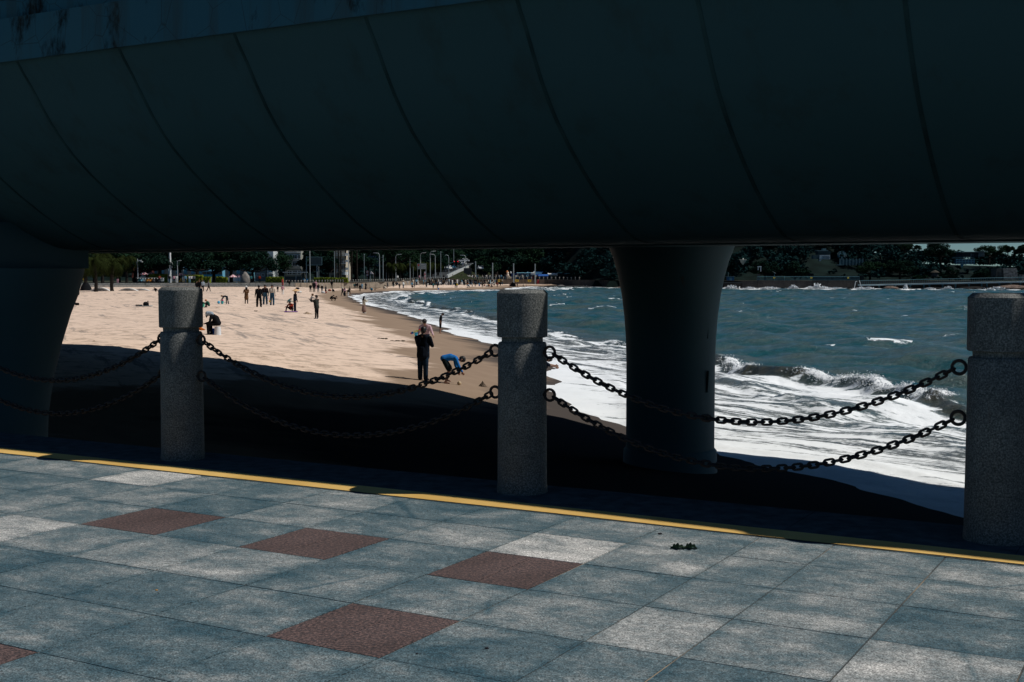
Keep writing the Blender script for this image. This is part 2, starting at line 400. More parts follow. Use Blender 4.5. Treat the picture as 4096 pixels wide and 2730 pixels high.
for i in range(len(te) - 1):
    for j in range(len(pe) - 1):
        t0, t1, p0, p1 = te[i], te[i + 1], pe[j], pe[j + 1]
        isr = any(abs(t0 - a) < .04 and abs(p0 - b_) < .04 for a, b_ in reds)
        isw = any(abs(t0 - a) < .08 and abs(p0 - b_) < .08 for a, b_ in whites)
        far = (t0 > 7 or t0 < -2 or p0 < 1.5)
        if far and pr.random() < .05: isr = True
        if isr:
            tm = (t0 + t1) / 2; tn = pr.uniform(.45, .6)
            slab(t0, tm, p0, p1, tn, 1, b=.002); slab(tm, t1, p0, p1, tn, 1, a=.002)
        elif isw: slab(t0, t1, p0, p1, 1.08, 0)
        else: slab(t0, t1, p0, p1, min(.85, max(.1, pr.gauss(.46, .12) + .10 * (p0 > 4) - .05 * (t0 > 3.5))), 0)
m, nt, b = newmat('granite_paving')
co = objco(nt); at = N(nt, 'ShaderNodeAttribute'); at.attribute_name = 'tile'; sp = N(nt, 'ShaderNodeSeparateColor'); nt.links.new(at.outputs['Color'], sp.inputs[0])
speck = noise(nt, co, 130, 3, .75); speck2 = noise(nt, co, 42, 5, .8)
dirt = noise(nt, mapping(nt, co, (.8, 1.9, 1), (0, 0, R(-28))), 1.0, 6, .6)
dirt2 = noise(nt, mapping(nt, co, (1, 1.5, 1), (0, 0, R(30))), 3.0, 9, .74)
tone = mth(nt, 'ADD', mth(nt, 'MULTIPLY', sp.outputs[0], .62), mth(nt, 'MULTIPLY', mth(nt, 'SUBTRACT', dirt, .5), .85))
tone = mth(nt, 'ADD', tone, mth(nt, 'MULTIPLY', mth(nt, 'SUBTRACT', dirt2, .5), 1.5))
eu = N(nt, 'ShaderNodeSeparateXYZ'); nt.links.new(attr(nt, 'edge', 'Vector'), eu.inputs[0])
ed = mth(nt, 'MINIMUM', mth(nt, 'MINIMUM', eu.outputs[0], mth(nt, 'SUBTRACT', 1.0, eu.outputs[0])), mth(nt, 'MINIMUM', eu.outputs[1], mth(nt, 'SUBTRACT', 1.0, eu.outputs[1])))
ed = mth(nt, 'ADD', ed, mth(nt, 'MULTIPLY', mth(nt, 'SUBTRACT', noise(nt, co, 5, 5, .7), .5), .16))
tone = mth(nt, 'SUBTRACT', tone, mth(nt, 'MULTIPLY', ramp(nt, ed, [(.0, 1), (.11, 0)]), .09))
ck = N(nt, 'ShaderNodeTexVoronoi'); ck.feature = 'DISTANCE_TO_EDGE'; ck.inputs['Scale'].default_value = .55; nt.links.new(mixc(nt, .12, co, N(nt, 'ShaderNodeTexNoise').outputs['Color']), ck.inputs['Vector'])
ckm = mth(nt, 'MULTIPLY', ramp(nt, ck.outputs['Distance'], [(0, 1), (.010, 0)]), ramp(nt, noise(nt, co, .9, 3), [(.50, 0), (.6, .8)]))
tone = mth(nt, 'SUBTRACT', tone, mth(nt, 'MULTIPLY', ckm, .35))
grey = ramp(nt, tone, [(.0, (.038, .082, .106)), (.25, (.098, .142, .160)), (.47, (.222, .246, .250)), (.8, (.54, .53, .51))])
sk_ = ramp(nt, speck, [(.38, .25), (.5, 1.0), (.63, 1.8)])
gr = mixc(nt, .9, grey, sk_, 'MULTIPLY')
gr = mixc(nt, .9, gr, ramp(nt, speck2, [(.38, .5), (.60, 1.35)]), 'MULTIPLY')
rd = mixc(nt, ramp(nt, noise(nt, co, 75, 4, .8), [(.42, 0), (.60, 1)]), (.026, .020, .021), (.19, .125, .115))
rd = mixc(nt, ramp(nt, speck2, [(.40, .75), (.52, 0)]), rd, (.035, .035, .04))
rd = mixc(nt, .7, rd, ramp(nt, dirt, [(.3, .55), (.65, 1.35)]), 'MULTIPLY')
nt.links.new(mixc(nt, sp.outputs[1], gr, rd), b.inputs['Base Color'])
b.inputs['Roughness'].default_value = .72; b.inputs['Specular IOR Level'].default_value = .3
bump(nt, b, speck, .35, .004)
o = mb.build('pavement', m)
ea = o.data.attributes.new('edge', 'FLOAT_VECTOR', 'POINT'); ea.data.foreach_set('vector', np.array(edge, np.float32).ravel())
ca = o.data.color_attributes.new('tile', 'FLOAT_COLOR', 'POINT')
ca.data.foreach_set('color', np.array([(a, b_, c, 1) for a, b_, c in cols], np.float32).ravel())
tag(o, 'grey granite promenade paving with a few red and pale slabs', kind='structure')
# joint bed below the slabs, kerb strip behind the line, drop to the beach
mb = MB(); mb.quad(TP(-26, -9, -.0035), TP(47, -9, -.0035), TP(47, 6.485, -.0035), TP(-26, 6.485, -.0035))
m, nt, b = newmat('sandy_joint'); co = objco(nt)
nt.links.new(mixc(nt, ramp(nt, noise(nt, co, 1.3, 5), [(.5, 0), (.66, 1)]), (.035, .042, .045), (.30, .23, .16)), b.inputs['Base Color']); b.inputs['Roughness'].default_value = .95
o = mb.build('paving_joints', m); tag(o, kind='structure')
kerb = mat('kerb_granite', (.07, .085, .09), .85, .35, 9, .3)
mb = MB()
for i in range(60):
    t0 = -26 + i * 1.22
    mb.extr([(6.487, -.4), (6.487, 0), (7.36, 0), (7.38, -.02), (7.38, -3.3), (6.487, -3.3)], lambda p, a: TP(a, p[0], p[1]), t0 + .002, t0 + 1.218)
o = mb.build('promenade_kerb', kerb); tag(o, kind='structure')
m, nt, b = newmat('yellow_paint'); co = objco(nt)
wear = noise(nt, co, 9, 8, .7); fine = noise(nt, co, 60, 4, .6)
yc = mixc(nt, ramp(nt, noise(nt, co, 1.5, 4), [(.35, 0), (.65, 1)]), (.60, .37, .10), (.76, .50, .16))
yc = mixc(nt, ramp(nt, wear, [(.66, 0), (.72, 1)]), yc, (.20, .17, .11))
yc = mixc(nt, ramp(nt, fine, [(.3, .3), (.45, 0)]), yc, (.3, .22, .1))
nt.links.new(yc, b.inputs['Base Color']); b.inputs['Roughness'].default_value = .6
mb = MB()
for i in range(120):
    t0 = -26 + i * .6; w = .004 * math.sin(i * 1.7)
    mb.quad(TP(t0, 6.50 + w, .004), TP(t0 + .6, 6.50 + .004 * math.sin((i + 1) * 1.7), .004), TP(t0 + .6, 6.70, .004), TP(t0, 6.70, .004))
o = mb.build('yellow_line', m); tag(o, 'painted yellow line along the edge of the promenade', kind='structure')

# fallen leaf
lp = onz(2735, 2196, 0); leafm = mat('dark_leaf', (.004, .013, .008), .8, .4, 30)
mb = MB(); n = 12
for (ox, L, Wd, H, tw) in ((-.035, .085, .030, .018, .2), (.042, .075, .034, .020, -.3)):
    rows = []
    for i in range(n + 1):
        s_ = i / n; w = Wd * math.sin(math.pi * min(1, s_ * .97 + .02)) ** .7
        x = ox + (s_ - .5) * L; zc = .004 + H * math.sin(math.pi * s_) + .003 * math.sin(i * 2.1)
        rows.append([(x, -w + .01 * math.sin(i), zc * .5 + .002), (x, -w * .4, zc + .005 * math.sin(i * 1.3)), (x, w * .3, zc * .85), (x, w, zc + .006 + .006 * math.cos(i * 1.9))])
    for i in range(n):
        for k in range(3): mb.quad(rows[i][k], rows[i + 1][k], rows[i + 1][k + 1], rows[i][k + 1])
mb.tube([(-.03, -.005, .022), (.02, -.008, .012), (.05, -.015, .003)], .0022, 6, 1)
o = mb.build('fallen_leaf', [leafm, mat('leaf_stem', (.04, .09, .03), .6)]); o.scale = (.9, .9, .75); o.location = lp; o.rotation_euler[2] = .05
sm = o.modifiers.new('s', 'SOLIDIFY'); sm.thickness = .0012
tag(o, 'curled dark green leaf lying on the grey paving by the yellow line', 'leaf')
for (u, v, s_) in ((2640, 2138, .011), (1948, 2596, .008), (1668, 2617, .005), (626, 2363, .006)):
    q = onz(u, v, 0); mb = MB(); mb.ball((0, 0, s_ * .35), s_, 0, 8, 6, 1.2, .7, .5)
    o = mb.build('pebble', mat('pebble_orange', (.5, .25, .05)) if u == 626 else mat('pebble_dark', (.03, .03, .035), .8), smooth=True); o.location = q
    tag(o, {2640: 'small dark flat chip on the paving near the yellow line', 1948: 'dark round pebble on the paving right of the nearest red slab', 1668: 'tiny black pebble at the corner of the nearest red slab', 626: 'tiny orange pebble on the grey paving'}[u], 'pebble')

# ------------------------------------------------------------------ bollards
m, nt, b = newmat('bollard_granite'); co = objco(nt)
s1 = noise(nt, co, 105, 4, .75); s2 = noise(nt, co, 3.5, 5, .6); s3 = noise(nt, co, 30, 3, .6)
c_ = ramp(nt, s1, [(.36, (.026, .034, .034)), (.48, (.080, .088, .085)), (.62, (.21, .21, .20))])
c_ = mixc(nt, .75, c_, ramp(nt, s2, [(.3, .6), (.65, 1.15)]), 'MULTIPLY')
rust = noise(nt, mapping(nt, co, (9, 9, .8)), 1.3, 4)
c_ = mixc(nt, ramp(nt, rust, [(.68, 0), (.78, .45)]), c_, (.16, .07, .03))
nt.links.new(c_, b.inputs['Base Color']); b.inputs['Roughness'].default_value = .62; b.inputs['Specular IOR Level'].default_value = .35
bump(nt, b, s1, .6, .006); granite = m
iron, nt, b = newmat('chain_iron'); co = objco(nt)
nt.links.new(mixc(nt, ramp(nt, noise(nt, co, 12, 6, .7), [(.45, 0), (.62, 1)]), (.012, .013, .015), (.05, .028, .018)), b.inputs['Base Color'])
b.inputs['Roughness'].default_value = .7; b.inputs['Metallic'].default_value = .3; bump(nt, b, noise(nt, co, 60, 4), .4, .003)
HB = 1.345; RB = .165
Lb = Vector((-2.585, 9.56, 0)); Mb = Vector((.068, 8.10, 0)); Rb = Vector((2.64, 6.62, 0))
Lp = Lb + (Lb - Mb); Rp = Rb + (Rb - Mb)
def bollard(pos, label):
    e = empty('bollard', pos, 0, label, 'bollard', 'granite bollards along the promenade edge')
    r = RB
    mb = MB(); mb.lathe([(r + .004, -.05), (r + .004, .02), (r, .06), (r - .003, .6), (r - .004, .985), (r - .012, .997)], n=56); mb.build('shaft', granite, e, True)
    mb = MB(); mb.lathe([(r - .028, .992), (r - .028, 1.036)], n=56); mb.build('neck', granite, e, True)
    mb = MB(); mb.lathe([(r - .006, 1.031), (r + .002, 1.036), (r + .003, 1.30), (r + .003, 1.321), (r - .017, 1.341), (r - .022, HB - .001), (.02, HB)], n=56); mb.build('head', granite, e, True)
    return e
bolls = [bollard(Lb, 'left granite bollard with sunlit speckled head, farthest of the three'), bollard(Mb, 'middle granite bollard standing before the sea, in shade with a glint on its rim'),
         bollard(Rb, 'nearest granite bollard at the right edge, beside the breaking waves')]
ZU, ZL = .935, .655
def ringpos(a, b_, z): d = (b_ - a).normalized(); return a + d * (RB + .045) + Vector((0, 0, z))
def ring(boll, other, z):
    d = (other - boll.location).normalized(); c = d * (RB + .042) + Vector((0, 0, z))
    mb = MB(); pts = []
    side = Vector((0, 0, 1))
    for k in range(20):
        a = 2 * math.pi * k / 20; pts.append(c + d * .037 * math.cos(a) + side * .037 * math.sin(a))
    mb.tube(pts, .0095, 8, closed=True)
    mb.tube([d * (RB - .02) + Vector((0, 0, z)), d * (RB + .012) + Vector((0, 0, z))], .013, 8)
    mb.build('chain_ring', iron, boll, True)
for boll, a, b_ in ((bolls[0], Lp, Mb), (bolls[1], Lb, Rb), (bolls[2], Mb, Rp)):
    for z in (ZU, ZL): ring(boll, a, z); ring(boll, b_, z)
# one link: stadium loop lying along X in the XZ plane
mbl = MB(); pts = []; hl, hr = .0155, .0165
for k in range(9): a = -math.pi / 2 + math.pi * k / 8; pts.append((hl + hr * math.cos(a), 0, hr * math.sin(a)))
for k in range(9): a = math.pi / 2 + math.pi * k / 8; pts.append((-hl + hr * math.cos(a), 0, hr * math.sin(a)))
mbl.tube(pts, .0075, 7, closed=True); LINK = mbl.mesh('link', iron, True)
PITCH = .0475
def chain(a, b_, z, sag, label):
    A = a + (b_ - a).normalized() * (RB + .072) + Vector((0, 0, z - .012)); B = b_ + (a - b_).normalized() * (RB + .072) + Vector((0, 0, z - .012))
    e = empty('hanging_chain', A, 0, label, 'chain', 'iron chains hung between the bollards')
    f = lambda s: A.lerp(B, s) - Vector((0, 0, sag * 4 * s * (1 - s)))
    ss = [f(i / 400) for i in range(401)]; L = sum((ss[i + 1] - ss[i]).length for i in range(400)); n = int(round(L / PITCH)); step = L / n
    acc = 0; k = 0; cr = random.Random(len(label))
    for i in range(400):
        seg = (ss[i + 1] - ss[i]).length
        while k < n and acc + seg >= (k + .5) * step:
            q = (k + .5) * step - acc; P = ss[i].lerp(ss[i + 1], q / seg); d = (ss[i + 1] - ss[i]).normalized()
            side = Vector((0, 0, 1)).cross(d).normalized(); up = d.cross(side)
            roll = (0 if k % 2 else math.pi / 2) + cr.uniform(-.25, .25)
            y = side * math.cos(roll) + up * math.sin(roll); zz = d.cross(y)
            o = bpy.data.objects.new('link', LINK); COL.objects.link(o); o.parent = e
            M = Matrix((( d.x, y.x, zz.x), (d.y, y.y, zz.y), (d.z, y.z, zz.z))).to_4x4(); M.translation = P - A; o.matrix_local = M; k += 1
        acc += seg
for z, w in ((ZU, 'upper'), (ZL, 'lower')):
    chain(Lp, Lb, z, .37, f'{w} rusty iron chain left of the left bollard')
    chain(Lb, Mb, z, .36, f'{w} dark iron chain between the left and middle bollards')
    chain(Mb, Rb, z, .365, f'{w} dark iron chain between the middle and right bollards, before the sea')

# ------------------------------------------------------------------ bridge
e = empty('bridge', TP(10, 14, -2), 0, 'huge dark concrete bridge girder with flared pillars crossing overhead', 'bridge')
def BP(p, a): v = TP(a, p[0], p[1] + CAMZ); return v - e.location
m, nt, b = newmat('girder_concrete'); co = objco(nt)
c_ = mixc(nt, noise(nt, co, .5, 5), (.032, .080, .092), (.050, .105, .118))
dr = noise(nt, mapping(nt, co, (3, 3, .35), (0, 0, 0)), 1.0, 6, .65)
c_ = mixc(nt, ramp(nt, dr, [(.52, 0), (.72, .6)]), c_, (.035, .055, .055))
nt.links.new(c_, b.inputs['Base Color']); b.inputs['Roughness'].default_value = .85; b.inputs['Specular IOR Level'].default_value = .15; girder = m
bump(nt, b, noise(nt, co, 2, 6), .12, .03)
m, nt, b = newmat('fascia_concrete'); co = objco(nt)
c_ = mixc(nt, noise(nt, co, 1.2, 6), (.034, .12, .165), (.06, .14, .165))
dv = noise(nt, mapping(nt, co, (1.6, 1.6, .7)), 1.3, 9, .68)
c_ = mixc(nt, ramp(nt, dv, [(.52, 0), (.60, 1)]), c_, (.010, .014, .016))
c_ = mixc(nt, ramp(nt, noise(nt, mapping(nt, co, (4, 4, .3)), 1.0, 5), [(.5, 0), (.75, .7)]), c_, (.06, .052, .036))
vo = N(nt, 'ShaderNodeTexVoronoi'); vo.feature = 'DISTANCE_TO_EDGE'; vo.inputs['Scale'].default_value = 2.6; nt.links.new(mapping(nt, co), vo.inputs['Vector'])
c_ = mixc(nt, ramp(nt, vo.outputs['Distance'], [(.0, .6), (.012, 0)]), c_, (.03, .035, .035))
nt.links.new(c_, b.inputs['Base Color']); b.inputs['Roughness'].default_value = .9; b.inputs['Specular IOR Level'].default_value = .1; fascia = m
web = [(8.0, 2.04), (8.06, 1.95), (8.15, 1.83), (8.27, 1.65), (8.4, 1.47), (8.52, 1.33), (8.66, 1.19), (8.88, 1.01), (9.12, .84), (9.4, .665), (9.7, .50), (10.0, .37), (10.2, .31), (10.45, .285), (11.0, .285)]
xs = web + [(11.8, .62), (19.98, .62), (19.98, .49), (20.2, .47), (20.5, .55), (21.3, 1.1), (22.0, 2.4), (8.0, 2.4)]
mb = MB()
for a0, a1 in ((-30, 4.5201), (4.52, 62)): mb.extr(xs, BP, a0, a1)
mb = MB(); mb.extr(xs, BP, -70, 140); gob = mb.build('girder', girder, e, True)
for po in gob.data.polygons: pass
seam = mat('seam_sealant', (.026, .056, .060), .9, .4, 3)
for k in range(-18, 34):
    tt = 4.52 + 1.38 * k; mb = MB()
    pts = web
    for w0, w1, dz in ((-.016, .014, .002),):
        for i in range(len(pts) - 1):
            (pa, za), (pb, zb) = pts[i], pts[i + 1]
            mb.quad(BP((pa, za - dz), tt + w0), BP((pa, za - dz), tt + w1), BP((pb - .002, zb - dz), tt + w1), BP((pb - .002, zb - dz), tt + w0))
    o = mb.build('seam', seam, e); sm = o.modifiers.new('s', 'SOLIDIFY'); sm.thickness = .004; sm.offset = 0
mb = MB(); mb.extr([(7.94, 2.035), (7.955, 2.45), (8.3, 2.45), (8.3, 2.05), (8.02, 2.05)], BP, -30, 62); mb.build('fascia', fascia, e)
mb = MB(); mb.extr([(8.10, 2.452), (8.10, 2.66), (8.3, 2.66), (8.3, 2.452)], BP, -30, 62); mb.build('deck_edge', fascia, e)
# parapet, its top waved to lay the shadow edge on the paving
PARA = 2.78
mb = MB(); ts = [-30 + .125 * i for i in range(737)]
PG = [(-9, 6.56), (.8, 6.55), (1.25, 6.56), (1.55, 6.49), (1.95, 6.49), (2.15, 6.565), (3.0, 6.60), (3.9, 6.63), (5.0, 6.67), (6.4, 6.67), (7.2, 6.60), (7.7, 6.61), (8.05, 6.72), (40, 6.72)]
def ptop(t):
    p = float(np.interp(t + 2.95, [a for a, c in PG], [c for a, c in PG])); return (8.1 - p) / .338 - 1.45
for i in range(len(ts) - 1):
    a, c = ts[i], ts[i + 1]
    mb.add([BP((8.10, 2.665), a), BP((8.10, ptop(a)), a), BP((8.25, ptop(a)), a), BP((8.25, 2.665), a), BP((8.10, 2.665), c), BP((8.10, ptop(c)), c), BP((8.25, ptop(c)), c), BP((8.25, 2.665), c)],
           [(0, 1, 5, 4), (1, 2, 6, 5), (2, 3, 7, 6)])
mb.build('parapet', fascia, e)
# deck slab, unseen behind the girder, its outline shaped to shade the sand
ZD = CAMZ + 3.0
pts = []
for (u, v, z) in ((-900, 1325, -1.15), (-300, 1345, -1.15), (220, 1375, -1.15), (640, 1410, -1.2), (1000, 1455, -1.3), (1700, 1552, -1.9), (1990, 1622, -2.2), (2220, 1668, -2.4), (2500, 1735, -2.55), (3096, 1827, -2.6), (3857, 1968, -2.6), (4700, 2200, -2.6)):
    if z > -2.5: 
        q = onsand(u, v)
    else: q = onz(u, v, z)
    k = (ZD - q.z) / sd.z; pts.append((q.x + sd.x * k, q.y + sd.y * k))
pts = [(-115., 92.)] + pts + [(60., -20.)]
near = [TP(-70, 8.3), TP(140, 8.3)]
poly = [(near[0].x, near[0].y)] + [(TP(-70, 18).x, TP(-70, 18).y)] + pts[::-1] + [(near[1].x, near[1].y)]
print('deck outline', [(round(a, 1), round(c, 1)) for a, c in poly])
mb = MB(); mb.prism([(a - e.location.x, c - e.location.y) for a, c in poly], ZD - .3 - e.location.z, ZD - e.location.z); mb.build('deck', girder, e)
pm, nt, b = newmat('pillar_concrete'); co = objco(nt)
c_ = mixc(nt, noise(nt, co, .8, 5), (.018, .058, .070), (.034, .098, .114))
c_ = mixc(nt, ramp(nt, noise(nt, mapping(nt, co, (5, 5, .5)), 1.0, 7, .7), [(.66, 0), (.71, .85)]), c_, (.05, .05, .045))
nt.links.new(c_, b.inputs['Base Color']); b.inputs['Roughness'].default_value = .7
def pillar(x, y, prof, sx=1):
    mb = MB(); mb.lathe([(r, z + CAMZ) for r, z in prof], (x - e.location.x, y - e.location.y, -e.location.z), 64, 0, sx); mb.build('pillar', pm, e, True)
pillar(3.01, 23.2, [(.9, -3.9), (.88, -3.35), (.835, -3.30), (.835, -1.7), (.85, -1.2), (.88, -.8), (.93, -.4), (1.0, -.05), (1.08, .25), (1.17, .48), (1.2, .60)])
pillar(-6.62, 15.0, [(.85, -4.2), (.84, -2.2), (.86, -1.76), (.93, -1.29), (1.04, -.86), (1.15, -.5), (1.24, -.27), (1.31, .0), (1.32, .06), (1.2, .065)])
mb = MB(); mb.box(Vector((-6.62, 15.0, CAMZ + .33)) - e.location, (2.1, 1.8, .53), R(-30)); mb.build('bearing', pm, e)
mb = MB(); 
for q in range(3): mb.tube([Vector((3.01 + .62, 23.2 - .60, CAMZ + [-.1, -1.8, -2.6][q])) - e.location, Vector((3.01 + .60, 23.2 - .59, CAMZ + [-1.2, -2.2, -2.75][q])) - e.location], .02, 6)
mb.build('drain_pipe', seam, e)
# ------------------------------------------------------------------ land behind the beach
GZ = -.5
WU = [(-2200, 205, -1.15), (-900, 222, -1.15), (-100, 235, -1.2), (634, 245, -1.25), (1184, 250, -1.25), (1300, 257, -1.3), (1530, 282, -1.4), (1632, 316, -1.6), (1976, 396, -2.0), (2142, 393, -2.0), (2180, 389, -2.3),
      (2430, 362, -2.7), (2900, 337, -2.7), (3500, 328, -2.7), (4096, 322, -2.7), (6500, 300, -2.7), (9000, 260, -2.7)]
wallpts = [Vector((xat(u, D), D, z)) for u, D, z in WU]
def wall_at_u(u):
    for (u0, D0, z0), (u1, D1, z1) in zip(WU, WU[1:]):
        if u0 <= u <= u1:
            k = (u - u0) / (u1 - u0); D = D0 + (D1 - D0) * k; return Vector((xat(u, D), D, z0 + (z1 - z0) * k))
grass = mat('dark_ground', (.045, .05, .035), .95, .4, .3)
mb = MB(); vs = []
for w in wallpts:
    d = Vector((w.x, w.y, 0)).normalized(); vs.append((w.x + d.x * .25, w.y + d.y * .25, GZ)); vs.append((d.x * 1700, d.y * 1700, GZ))
mb.add(vs, [(2 * i, 2 * i + 2, 2 * i + 3, 2 * i + 1) for i in range(len(wallpts) - 1)])
o = mb.build('ground', grass); tag(o, kind='structure')
asphalt = mat('asphalt', (.05, .055, .06), .9, .3, .8)
mb = MB()
us = [-800, -100, 634, 1184, 1400, 1600, 1800, 1976, 2160, 2420]
for i in range(len(us) - 1):
    a, c = wall_at_u(us[i]), wall_at_u(us[i + 1]); da, dc_ = Vector((a.x, a.y, 0)).normalized(), Vector((c.x, c.y, 0)).normalized()
    mb.quad(a + da * 9 + Vector((0, 0, GZ + .01 - a.z)), c + dc_ * 9 + Vector((0, 0, GZ + .01 - c.z)), c + dc_ * 24 + Vector((0, 0, GZ + .01 - c.z)), a + da * 24 + Vector((0, 0, GZ + .01 - a.z)))
o = mb.build('road', asphalt); tag(o, kind='structure')

# stone masonry
def masonry(name, c1, c2, mortar, sx, sy):
    m, nt, b = newmat(name); uv = N(nt, 'ShaderNodeUVMap'); br = N(nt, 'ShaderNodeTexBrick')
    nt.links.new(uv.outputs[0], br.inputs['Vector']); br.inputs['Scale'].default_value = 1; br.inputs['Brick Width'].default_value = sx; br.inputs['Row Height'].default_value = sy
    br.inputs['Mortar Size'].default_value = sy * .09; br.inputs['Color1'].default_value = (*c1, 1); br.inputs['Color2'].default_value = (*c2, 1); br.inputs['Mortar'].default_value = (*mortar, 1)
    st = noise(nt, mapping(nt, uv.outputs[0], (.9, .12, 1)), 1.2, 5)
    nt.links.new(mixc(nt, ramp(nt, st, [(.5, 0), (.68, .75)]), br.outputs['Color'], tuple(x * .25 for x in c1)), b.inputs['Base Color']); b.inputs['Roughness'].default_value = .9
    return m
def wall_strip(name, pts, h, thick, m, off=0, z0=-.4, top=None):
    """a wall following pts (base points); UVs along its length"""
    vs = []; uvs = []; L = 0
    for i, p in enumerate(pts):
        d = Vector((p.x, p.y, 0)).normalized()
        if i: L += (pts[i] - pts[i - 1]).length
        zt = top if top is not None else p.z + h
        f = p + d * off; bk = p + d * (off + thick)
        vs += [(f.x, f.y, p.z + z0), (f.x, f.y, zt), (bk.x, bk.y, zt), (bk.x, bk.y, p.z + z0)]; uvs += [(L, p.z + z0), (L, zt), (L, zt + thick), (L, zt + thick + 1)]
    fs = []
    for i in range(len(pts) - 1):
        for k in range(3): fs.append((4 * i + k, 4 * i + k + 1, 4 * i + 5 + k, 4 * i + 4 + k))
    fs += [(0, 1, 2, 3), tuple(4 * (len(pts) - 1) + k for k in (3, 2, 1, 0))]
    me = bpy.data.meshes.new(name); me.from_pydata(vs, [], fs); me.materials.append(m)
    ul = me.uv_layers.new(name='UVMap')
    for l in me.loops: ul.data[l.index].uv = uvs[l.vertex_index]
    o = bpy.data.objects.new(name, me); COL.objects.link(o); return o
def seg(u0, u1, n=14): return [wall_at_u(u0 + (u1 - u0) * i / n) for i in range(n + 1)]
greyst = masonry('grey_blockwork', (.30, .31, .29), (.40, .40, .37), (.10, .10, .10), 1.1, .22)
tanst = masonry('tan_stone', (.26, .21, .16), (.36, .29, .22), (.12, .10, .08), .8, .26)
darkst = masonry('dark_seawall', (.035, .033, .03), (.06, .05, .045), (.02, .02, .02), 1.0, .35)
o = wall_strip('seawall', seg(-2200, 1180, 24), 0, .5, greyst, top=GZ + .03); tag(o, 'low grey block wall with dark streaks behind the left part of the beach', 'wall')
st = wall_strip('wall_step', seg(-300, 640), .42, .5, greyst, off=-.8); st.parent = o
st = wall_strip('wall_step', seg(640, 1120), .25, .5, greyst, off=-.7); st.parent = o
o = wall_strip('seawall', seg(1180.5, 1640), 0, .5, tanst, top=GZ + .03); tag(o, 'tan stone seawall below the row of ball topped posts at the middle of the beach', 'wall')
o = wall_strip('seawall', seg(1640.5, 2178), 0, .5, masonry('brown_stone', (.17, .14, .11), (.25, .21, .16), (.08, .07, .06), .9, .28), top=GZ + .05); tag(o, 'brown stone seawall with yellow notices behind the far crowded sand', 'wall')
o = wall_strip('seawall', seg(2178.5, 9000, 40), 0, .8, darkst, top=GZ + .02, z0=-.6); tag(o, 'long dark seawall along the far shore across the water', 'wall')
yel = mat('yellow_notice', (.75, .55, .08), .6, .1)
for u in (1999, 2068, 2118):
    w = wall_at_u(u); mb = MB(); mb.box((0, 0, 0), (1.1, .06, .75)); mb.box((0, -.035, .1), (.7, .01, .12), mi=1); mb.box((0, -.035, -.12), (.55, .01, .08), mi=1)
    o = mb.build('notice', [yel, mat('notice_ink', (.05, .05, .05))]); o.location = (w.x, w.y - .12, GZ - .35)
    tag(o, 'small yellow notice fixed on the brown stone seawall, %s of the three' % {1999: 'leftmost', 2068: 'middle', 2118: 'rightmost'}[u], 'notice', 'yellow notices on the brown seawall')

# ball topped posts along the wall
ballm = mat('post_stone', (.22, .22, .21), .8, .15)
mb = MB(); mb.lathe([(.10, 0), (.09, .3), (.07, .34)], n=8); mb.ball((0, 0, .47), .15, 0, 8, 6); PM = mb.mesh('ball_post', ballm, True)
uu = 1144; k = 0
while uu < 2330:
    w = wall_at_u(uu); d = Vector((w.x, w.y, 0)).normalized()
    o = bpy.data.objects.new('ball_post', PM); COL.objects.link(o); o.location = (w.x + d.x * .3, w.y + d.y * .3, GZ + .02)
    s_ = w.y / 265; o.scale = (s_, s_, s_)
    if w.y < 300: tag(o, 'round topped stone post in the long row on the tan seawall', 'post', 'ball topped posts on the tan seawall')
    else: tag(o, 'round topped stone post in the sparse row on the brown seawall at the far end', 'post', 'ball topped posts on the brown seawall')
    uu += 12.0 if uu < 1300 else 10.2 if uu < 1430 else 8.6 if uu < 1960 else 16

# ------------------------------------------------------------------ foliage
def leafmat(name, c, var=.45):
    m, nt, b = newmat(name); co = objco(nt); oi = N(nt, 'ShaderNodeObjectInfo')
    c_ = mixc(nt, noise(nt, co, .7, 4), tuple(x * (1 - var) for x in c), tuple(x * (1 + var) for x in c))
    nt.links.new(c_, b.inputs['Base Color']); b.inputs['Roughness'].default_value = 1; b.inputs['Specular IOR Level'].default_value = 0
    return m
LG = leafmat('leaf_dark', (.011, .028, .020)); LG2 = leafmat('leaf_green', (.016, .038, .021)); LP = leafmat('palm_frond', (.020, .028, .009)); LH = leafmat('hedge_leaf', (.16, .20, .025))
LF = leafmat('wood_leaf', (.009, .027, .028), .6)
bark = mat('bark_dark', (.025, .022, .02), .95, .5, 4, .4)
def leaves(cl, n, size, rs, flat=.5):
    """cl: list of (centre, radii); leaf quads spread through clumps"""
    vs = np.zeros((n * 4, 3)); w = np.array([c[1][0] * c[1][1] for c in cl]); w = w / w.sum()
    ids = rs.choice(len(cl), n, p=w); u = rs.randn(n, 3); u /= np.linalg.norm(u, axis=1)[:, None]; r = rs.rand(n) ** .35
    cen = np.array([c[0] for c in cl])[ids]; rad = np.array([c[1] for c in cl])[ids]
    p = cen + u * r[:, None] * rad
    a = rs.randn(n, 3); a[:, 2] *= flat; a /= np.linalg.norm(a, axis=1)[:, None]; b_ = np.cross(a, rs.randn(n, 3)); b_ /= np.linalg.norm(b_, axis=1)[:, None]
    s = size * (.6 + .8 * rs.rand(n))[:, None]
    q = np.stack([p - a * s, p + b_ * s * .5, p + a * s, p - b_ * s * .5], 1).reshape(-1, 3)
    return q
def leaf_mesh(name, cl, n, size, seed, m):
    q = leaves(cl, n, size, np.random.RandomState(seed)); f = np.arange(n * 4).reshape(-1, 4)
    me = np_mesh(name, q[:, 0], q[:, 1], q[:, 2], f); me.polygons.foreach_set('use_smooth', np.zeros(n, dtype=bool)); me.materials.append(m); return me
